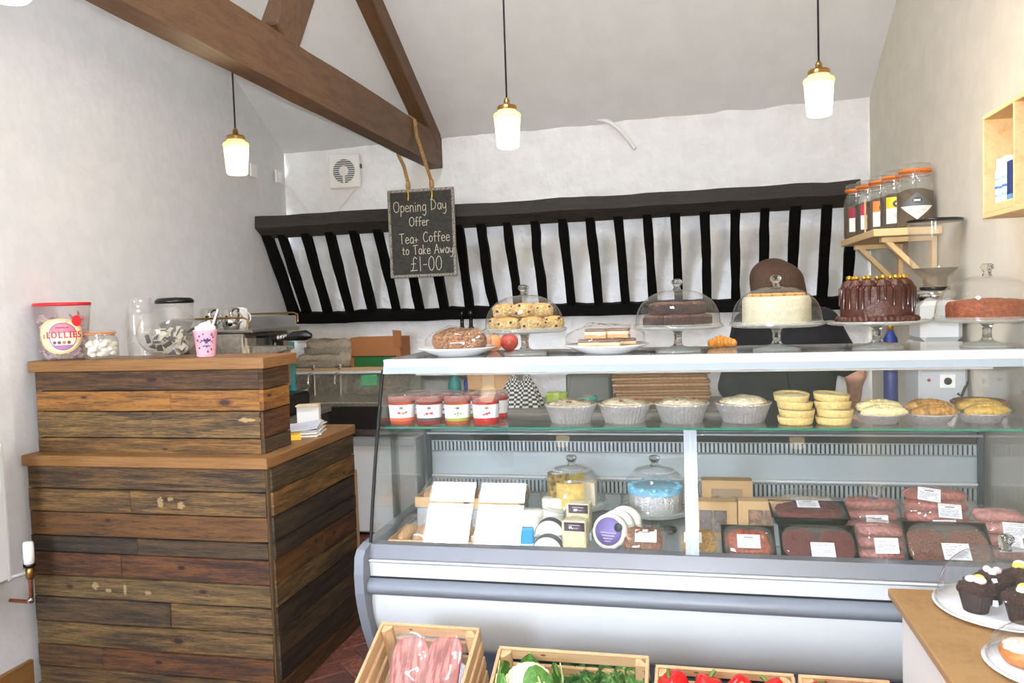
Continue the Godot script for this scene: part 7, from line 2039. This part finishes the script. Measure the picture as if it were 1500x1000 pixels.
		part("stalk", one_tube([Vector3(0, 0.028, 0), Vector3(0.002, 0.045, 0), Vector3(0.01, 0.056, 0)], [0.008, 0.005, 0.006], 8), mat("stalk_pepper", rgb(84, 122, 48), 0.5), o)
	for i in 6:
		var o := thing("tomato", ["red tomato in back row of the tomato crate, left", "red tomato in back row of the tomato crate, middle", "red tomato in back row of the tomato crate, right", "red tomato in front row of the tomato crate, left", "red tomato in front row of the tomato crate, middle", "red tomato in front row of the tomato crate, right"][i], "tomato", inside.call(3, Vector3(0.058 + 0.08 * (i % 3), -0.01 - 0.02 * (i / 3), 0.06 + 0.085 * (i / 3))), i * 1.1, "tomatoes")
		part("flesh", one_blob(Vector3.ZERO, Vector3(0.04, 0.034, 0.04), 0.002, 2.0, 24), red, o)
		part("calyx", one_prism([Vector2(0, 0.012), Vector2(-0.003, 0.003), Vector2(-0.012, 0.003), Vector2(-0.004, -0.003), Vector2(-0.008, -0.012), Vector2(0, -0.005), Vector2(0.008, -0.012), Vector2(0.004, -0.003), Vector2(0.012, 0.003), Vector2(0.003, 0.003)], 0.0, 0.002), M.stalk_pepper if M.has("stalk_pepper") else M.kraft, o).transform = Transform3D(Basis(Vector3.RIGHT, -PI / 2), Vector3(0, 0.0335, 0))

func leaf_mesh(l: float, w: float, curl: float, frill := 0.004) -> SurfaceTool:
	var st := begin()
	sheet(st, 12, 10, func(u, v):
		var x: float = u * 2.0 - 1.0
		var half := w * 0.5 * pow(sin(PI * clampf(v * 0.86 + 0.1, 0.0, 1.0)), 0.7)
		var edge := absf(x)
		return Vector3(x * half, l * (v - 0.12 * curl * v * v), 0.03 * curl * sin(v * 2.4) * l / 0.12 - 0.012 * x * x + frill * edge * edge * sin(v * 42.0 + x * 9.0)))
	return finish(st)

# ---------------------------------------------------------------- on the oak-topped table
func table_food() -> void:
	var y := 0.621
	var c := Vector3(0.826, y, -2.325)
	var p := thing("serving_plate", "white rimmed plate under the chocolate muffins on oak table", "plate", c)
	part("china", one_lathe([Vector2(0.0, 0.002), Vector2(0.1, 0.0), Vector2(0.175, 0.008), Vector2(0.178, 0.012), Vector2(0.1, 0.007), Vector2(0.0, 0.006)], 56), M.white_china, p)
	glass_dome("big glass dome over chocolate muffins on the oak table", Vector3(c.x, y + 0.0125, c.z), 0.166, 0.155)
	var mp := [[-0.085, 0.035, "chocolate muffin with white and yellow sweets at front left under the dome"], [0.005, 0.095, "chocolate muffin with white and yellow sweets nearest the camera under the dome"], [-0.028, -0.035, "chocolate muffin with pink and white sweets at back under the dome"], [0.065, 0.01, "chocolate muffin with yellow and white sweets right of the middle under the dome"], [0.07, -0.085, "chocolate muffin at the rear right under the dome"], [0.115, 0.075, "chocolate muffin at the right edge under the dome"]]
	var tm := mottled("muffin_choc", rgb(72, 34, 20), rgb(38, 17, 11), 20.0, 0.6, 0.8)
	for i in 6:
		var o := thing("muffin", mp[i][2], "muffin", Vector3(c.x + mp[i][0], y + 0.0075, c.z + mp[i][1]), i * 0.7)
		part("paper_case", one_lathe([Vector2(0.0, 0.0), Vector2(0.029, 0.0), Vector2(0.042, 0.056)], 96, Vector3.ZERO, 0.03, 24), mat("case_brown", rgb(48, 29, 24), 0.7), o)
		part("muffin_top", one_blob(Vector3(0, 0.06, 0), Vector3(0.045, 0.026, 0.045), 0.014, 4.0, 24, -0.01), tm, o)
		var sc: Array = [[rgb(242, 238, 234), rgb(232, 216, 90), rgb(240, 240, 236)], [rgb(240, 214, 222), rgb(232, 216, 90), rgb(244, 244, 240)], [rgb(240, 212, 218), rgb(244, 242, 240), rgb(222, 232, 216)], [rgb(232, 214, 80), rgb(244, 244, 242), rgb(232, 214, 80)]][i % 4]
		for q in 3:
			var a := q * 2.1 + 0.4
			part("sweet", one_blob(Vector3(sin(a) * 0.0135, 0.088, 0.006 + cos(a) * 0.0135), Vector3(0.0155, 0.010, 0.011), 0.0, 1.0, 12), mat("sugar_sweet_" + sc[q].to_html(false), sc[q], 0.35), o)
	var c2 := Vector3(0.80, y, -1.97)
	var p2 := thing("serving_plate", "white plate under the dusted buns at the lower right corner", "plate", c2)
	part("china", one_lathe([Vector2(0.0, 0.002), Vector2(0.08, 0.0), Vector2(0.142, 0.008), Vector2(0.145, 0.012), Vector2(0.08, 0.007), Vector2(0.0, 0.006)], 48), M.white_china, p2)
	glass_dome("glass dome over dusted buns at the lower right corner", Vector3(c2.x, y + 0.0125, c2.z), 0.132, 0.085)
	for i in 4:
		var o := thing("dusted_bun", ["sugar-dusted golden bun at the left under the lower right dome", "sugar-dusted golden bun at back under the lower right dome", "sugar-dusted golden bun at the right under the lower right dome", "sugar-dusted golden bun at the front under the lower right dome"][i], "bun", c2 + Vector3([-0.066, 0.01, 0.075, -0.002][i], 0.0075, [-0.005, -0.068, 0.0, 0.066][i]))
		part("bun", one_blob(Vector3(0, 0.026, 0), Vector3(0.046, 0.03, 0.046), 0.004, 2.0, 24, -0.025), mottled("bun_gold", rgb(216, 132, 60), rgb(190, 98, 38), 9.0, 0.45), o)
		part("icing_sugar", one_blob(Vector3(0, 0.036, 0), Vector3(0.041, 0.022, 0.041), 0.003, 5.0, 24, -0.001), mottled("sugar_dust", rgb(236, 224, 208), rgb(222, 184, 140), 16.0, 0.8), o)
		part("jam_spot", one_blob(Vector3(0.02, 0.02, 0.036), Vector3(0.01, 0.008, 0.008), 0.0, 1.0, 10), mat("jam", rgb(150, 24, 34), 0.2), o)

# ---------------------------------------------------------------- right wall: tea shelf, grinder, wall crate
func right_wall_things() -> void:
	var pale := timber("shelf_pine", rgb(226, 196, 146), rgb(198, 158, 104), rgb(236, 212, 170), {"len": 0.8, "wid": 0.25, "streak": 0.3, "scuff": 0.3, "bump": 0.03, "w": 256})
	var s := thing("tea_shelf", "pale wooden shelf on brackets on right wall holding tea jars", "shelf", Vector3(1.11, 1.757, -4.25), 0.0)
	part("board", one_box(Vector3(-0.135, 0, 0.0), Vector3(0.285, 0.034, 0.78), 0.003), pale, s)
	for k in 2:
		var z: float = [0.30, -0.28][k]
		part("wall_batten", one_box(Vector3(-0.006, -0.15, z), Vector3(0.022, 0.26, 0.045), 0.002), pale, s)
		part("under_batten", one_box(Vector3(-0.12, -0.03, z), Vector3(0.22, 0.024, 0.045), 0.002), pale, s)
		var br := part("brace", one_box(Vector3.ZERO, Vector3(0.27, 0.024, 0.04), 0.002), pale, s)
		br.position = Vector3(-0.11, -0.135, z)
		br.rotation.z = -0.82
	var jars := [[1.035, -3.97, rgb(96, 98, 98), "largest clip-top tea jar with grey and white diamond label on the shelf"], [0.99, -4.125, rgb(222, 196, 30), "clip-top tea jar with yellow label beside the diamond label jar"], [0.962, -4.275, rgb(232, 132, 48), "clip-top tea jar with orange label on the shelf"], [0.935, -4.425, rgb(196, 36, 60), "clip-top tea jar with bright red label on the shelf"], [0.905, -4.565, rgb(166, 32, 56), "clip-top tea jar with dark crimson label at far end of shelf"]]
	for i in 5:
		var j: Array = jars[i]
		var at := Vector3(j[0], 1.775, j[1])
		var face: float = atan2(-at.x, -at.z)
		var o := clip_jar("tea_jar", j[3], at, 0.078 if i == 0 else 0.07, 0.295 if i == 0 else 0.29, face + 0.1)
		var r := 0.0785 if i == 0 else 0.0705
		part("tea", one_lathe([Vector2(0.0, 0.006), Vector2(r * 0.9, 0.006), Vector2(r * 0.965, 0.014), Vector2(r * 0.965, 0.165), Vector2(r * 0.5, 0.18), Vector2(0.0, 0.178)], 36), mottled("tea_%d" % (i % 2), [rgb(110, 76, 40), rgb(80, 48, 30)][i % 2], [rgb(76, 52, 28), rgb(52, 32, 20)][i % 2], 30.0, 0.8, 0.5), o)
		var key := "tea_label_%d" % i
		var tex := picture(64, 96, func(u, v):
			var top: Color = j[2]
			if i == 0:
				if absf(u - 0.5) + absf(v - 0.5) * 0.98 > 0.5: return Color(0.36, 0.25, 0.14)
			var c: Color = top if v < (0.5 if i == 0 else 0.42) else rgb(240, 238, 230)
			if Vector2(u - 0.5, (v - (0.3 if i == 0 else 0.26)) * 1.5).length() < (0.13 if i == 0 else 0.2): c = rgb(30, 28, 28)
			if absf(u - 0.5) < 0.09 and absf(v - (0.3 if i == 0 else 0.26)) < 0.04: c = rgb(222, 218, 206)
			if v > 0.55 and v < 0.85 and int(v * 60.0) % 3 == 0 and absf(u - 0.5) < (0.5 - absf(v - 0.5)) * 0.7: c = rgb(176, 176, 172)
			return c)
		var lb := begin()
		lb.set_smooth_group(1)
		# diamond label on the near jar, oblong ones on the others
		var n := 16
		for q in n:
			for jn in 16:
				var pp := []
				for e in [[q, jn], [q + 1, jn], [q + 1, jn + 1], [q, jn + 1]]:
					var uu: float = float(e[0]) / n
					var vv: float = float(e[1]) / 16.0
					var half := 1.0 if i > 0 else 1.0 - absf(vv * 2.0 - 1.0)
					var xx := (uu * 2.0 - 1.0) * half
					var ang := xx * (0.95 if i == 0 else 0.72)
					pp.append([Vector3(sin(ang) * (r + 0.0012), 0.035 + 0.125 * vv, cos(ang) * (r + 0.0012)), Vector2(0.5 + xx * 0.5, 1.0 - vv)])
				tri(lb, pp[0][0], pp[1][0], pp[2][0], pp[0][1], pp[1][1], pp[2][1])
				tri(lb, pp[0][0], pp[2][0], pp[3][0], pp[0][1], pp[2][1], pp[3][1])
		part("label", finish(lb), printed(key, tex, 0.5), o)
	var sc := thing("wooden_scoop", "thin pale wooden stirrer standing between the red and orange label jars", "stirrer", Vector3(0.895, 1.775, -4.335), 0.0)
	part("stick", one_box(Vector3(0, 0.09, 0), Vector3(0.008, 0.18, 0.012), 0.001), pale, sc)
	part("rounded_tip", one_lathe([Vector2(0.0, -0.001), Vector2(0.006, 0.0), Vector2(0.006, 0.006), Vector2(0.0, 0.008)], 12, Vector3(0, 0.178, 0)), pale, sc)
	# right-hand base unit and the big grinder on it
	var u := thing("corner_unit", "pale base unit against right wall behind the display counter carrying the big grinder", "base unit", Vector3(1.105, 0, -3.72))
	part("cabinet", one_box(Vector3(-0.125, 0.435, 0), Vector3(0.24, 0.87, 0.6)), M.unit_grey, u)
	part("worktop", one_box(Vector3(-0.13, 0.888, 0), Vector3(0.27, 0.034, 0.62), 0.004), M.worktop_grey, u)
	var g := thing("bean_grinder", "tall coffee grinder with big clear empty hopper by the right wall", "coffee grinder", Vector3(1.018, 0.906, -3.62))
	part("body", one_box(Vector3(0, 0.185, 0), Vector3(0.185, 0.37, 0.22), 0.012), mat("grinder_grey", rgb(196, 200, 202), 0.4, 0.2), g)
	part("upper_body", one_box(Vector3(0, 0.455, 0), Vector3(0.16, 0.17, 0.2), 0.02), M.white_gloss, g)
	part("collar", one_lathe([Vector2(0.0, 0.54), Vector2(0.078, 0.54), Vector2(0.08, 0.575), Vector2(0.06, 0.585), Vector2(0.0, 0.586)], 32), M.chrome, g)
	part("dark_ring", one_lathe([Vector2(0.0, 0.585), Vector2(0.058, 0.585), Vector2(0.058, 0.597), Vector2(0.0, 0.598)], 28), M.black_plastic, g)
	part("knob", one_blob(Vector3(-0.096, 0.565, 0.03), Vector3(0.018, 0.018, 0.018), 0.0, 1.0, 14), M.chrome, g)
	part("hopper", one_lathe([Vector2(0.045, 0.597), Vector2(0.05, 0.63), Vector2(0.09, 0.675), Vector2(0.094, 0.70), Vector2(0.103, 0.868)], 36), pane("hopper_plastic", rgb(214, 206, 190), 0.12, 0.04), g)
	part("hopper_neck", one_lathe([Vector2(0.044, 0.6), Vector2(0.047, 0.64), Vector2(0.085, 0.672), Vector2(0.087, 0.676), Vector2(0.0, 0.64)], 28), pane("smoke_plastic", rgb(120, 104, 84), 0.5, 0.1), g)
	part("hopper_lid", one_lathe([Vector2(0.0, 0.868), Vector2(0.106, 0.868), Vector2(0.107, 0.878), Vector2(0.0, 0.884)], 36), M.black_plastic, g)
	part("socket_plate", one_box(Vector3(0.015, 0.21, 0.1115), Vector3(0.058, 0.055, 0.004), 0.001), M.card_white, g)
	part("socket_hole", one_lathe([Vector2(0.0, 0.0), Vector2(0.015, 0.0), Vector2(0.015, 0.002), Vector2(0.0, 0.002)], 18), M.rubber_dark, g).transform = Transform3D(Basis(Vector3.RIGHT, PI / 2), Vector3(0.015, 0.21, 0.1138))
	part("red_button", one_lathe([Vector2(0.0, 0.0), Vector2(0.007, 0.0), Vector2(0.006, 0.004), Vector2(0.0, 0.005)], 14), mat("button_red", rgb(150, 26, 36), 0.3), g).transform = Transform3D(Basis(Vector3.RIGHT, PI / 2), Vector3(-0.055, 0.215, 0.11))
	part("power_lead", one_tube([Vector3(0.05, 0.16, 0.12), Vector3(0.06, 0.15, 0.13), Vector3(0.09, 0.20, 0.10), Vector3(0.11, 0.28, 0.02), Vector3(0.11, 0.34, -0.05)], 0.006, 8), M.rubber_dark, g)
	# clutter left of the grinder
	var bt := thing("blue_label_bottle", "small blue-labelled bottle behind the chocolate cake stand", "bottle", Vector3(0.885, 0.906, -3.80))
	part("bottle_body", one_lathe([Vector2(0.0, 0.0), Vector2(0.028, 0.0), Vector2(0.03, 0.006), Vector2(0.03, 0.37), Vector2(0.012, 0.41), Vector2(0.0, 0.411)], 20), mat("label_navy", rgb(38, 56, 120), 0.3), bt)
	part("gold_cap", one_lathe([Vector2(0.0, 0.41), Vector2(0.013, 0.41), Vector2(0.013, 0.44), Vector2(0.0, 0.441)], 16), mat("cap_gold", rgb(206, 160, 80), 0.35, 0.7), bt)
	# wall crate with bottles
	var c := thing("wall_crate", "pine crate fixed on right wall as an open shelf with white bottles inside", "wall crate", Vector3(1.148, 1.725, -2.97))
	var cw := 0.165
	part("bottom", one_box(Vector3(-cw / 2, 0.009, 0.2), Vector3(cw, 0.016, 0.40), 0.002), pale, c)
	part("top", one_box(Vector3(-cw / 2, 0.338, 0.2), Vector3(cw, 0.014, 0.40), 0.002), pale, c)
	part("far_end", one_box(Vector3(-cw / 2, 0.174, 0.006), Vector3(cw, 0.33, 0.011), 0.002), pale, c)
	part("near_end", one_box(Vector3(-cw / 2, 0.174, 0.262), Vector3(cw, 0.33, 0.011), 0.002), pale, c)
	part("near_end", one_box(Vector3(-cw / 2, 0.174, 0.394), Vector3(cw, 0.33, 0.011), 0.002), pale, c)
	for q in 4: part("back_slat", one_box(Vector3(-0.006, 0.05 + 0.083 * q, 0.2), Vector3(0.011, 0.072, 0.38), 0.002), pale, c)
	for q in 2: part("corner_block", one_box(Vector3(-0.02, 0.174, 0.024 + 0.22 * q), Vector3(0.026, 0.31, 0.026), 0.003), pale, c)
	part("lip", one_box(Vector3(-cw + 0.006, 0.03, 0.13), Vector3(0.01, 0.026, 0.24), 0.002), pale, c)
	var bc := [[-0.125, 0.07, rgb(238, 240, 242), "white bottle with pale blue print at the left in the wall crate"], [-0.125, 0.13, rgb(232, 238, 244), "white bottle with blue bands in the middle of wall crate"], [-0.13, 0.185, rgb(28, 52, 108), "navy blue carton in front of white bottles in the wall crate"], [-0.07, 0.20, rgb(236, 238, 240), "white bottle at right rear in the wall crate"]]
	for i in 4:
		var b: Array = bc[i]
		var o := thing("bottle" if i != 2 else "carton_box", b[3], "bottle" if i != 2 else "carton", Vector3(1.148 + b[0], 1.7425, -2.97 + b[1]), 0.0)
		if i == 2:
			part("carton", one_box(Vector3(0, 0.075, 0), Vector3(0.04, 0.15, 0.034), 0.002), mat("carton_navy", b[2], 0.4), o)
			part("pale_panel", one_box(Vector3(0, 0.03, 0.0), Vector3(0.0406, 0.03, 0.0346), 0.001), mat("carton_blue", rgb(110, 160, 206), 0.4), o)
		else:
			part("bottle_body", one_lathe([Vector2(0.0, 0.0), Vector2(0.022, 0.0), Vector2(0.0235, 0.004), Vector2(0.0235, 0.13), Vector2(0.018, 0.14), Vector2(0.0, 0.14)], 24), mat("bottle_white_%d" % i, b[2], 0.3), o)
			part("cap", one_lathe([Vector2(0.0, 0.14), Vector2(0.02, 0.14), Vector2(0.02, 0.172), Vector2(0.0, 0.173)], 20), M.white_plastic, o)
			for q in 4: part("blue_band", one_lathe([Vector2(0.0237, 0.02 + 0.027 * q), Vector2(0.024, 0.022 + 0.027 * q), Vector2(0.024, 0.027 + 0.027 * q), Vector2(0.0237, 0.029 + 0.027 * q)], 24), mat("band_blue_%d" % (q % 2), [rgb(70, 120, 186), rgb(150, 186, 214)][q % 2], 0.4), o)
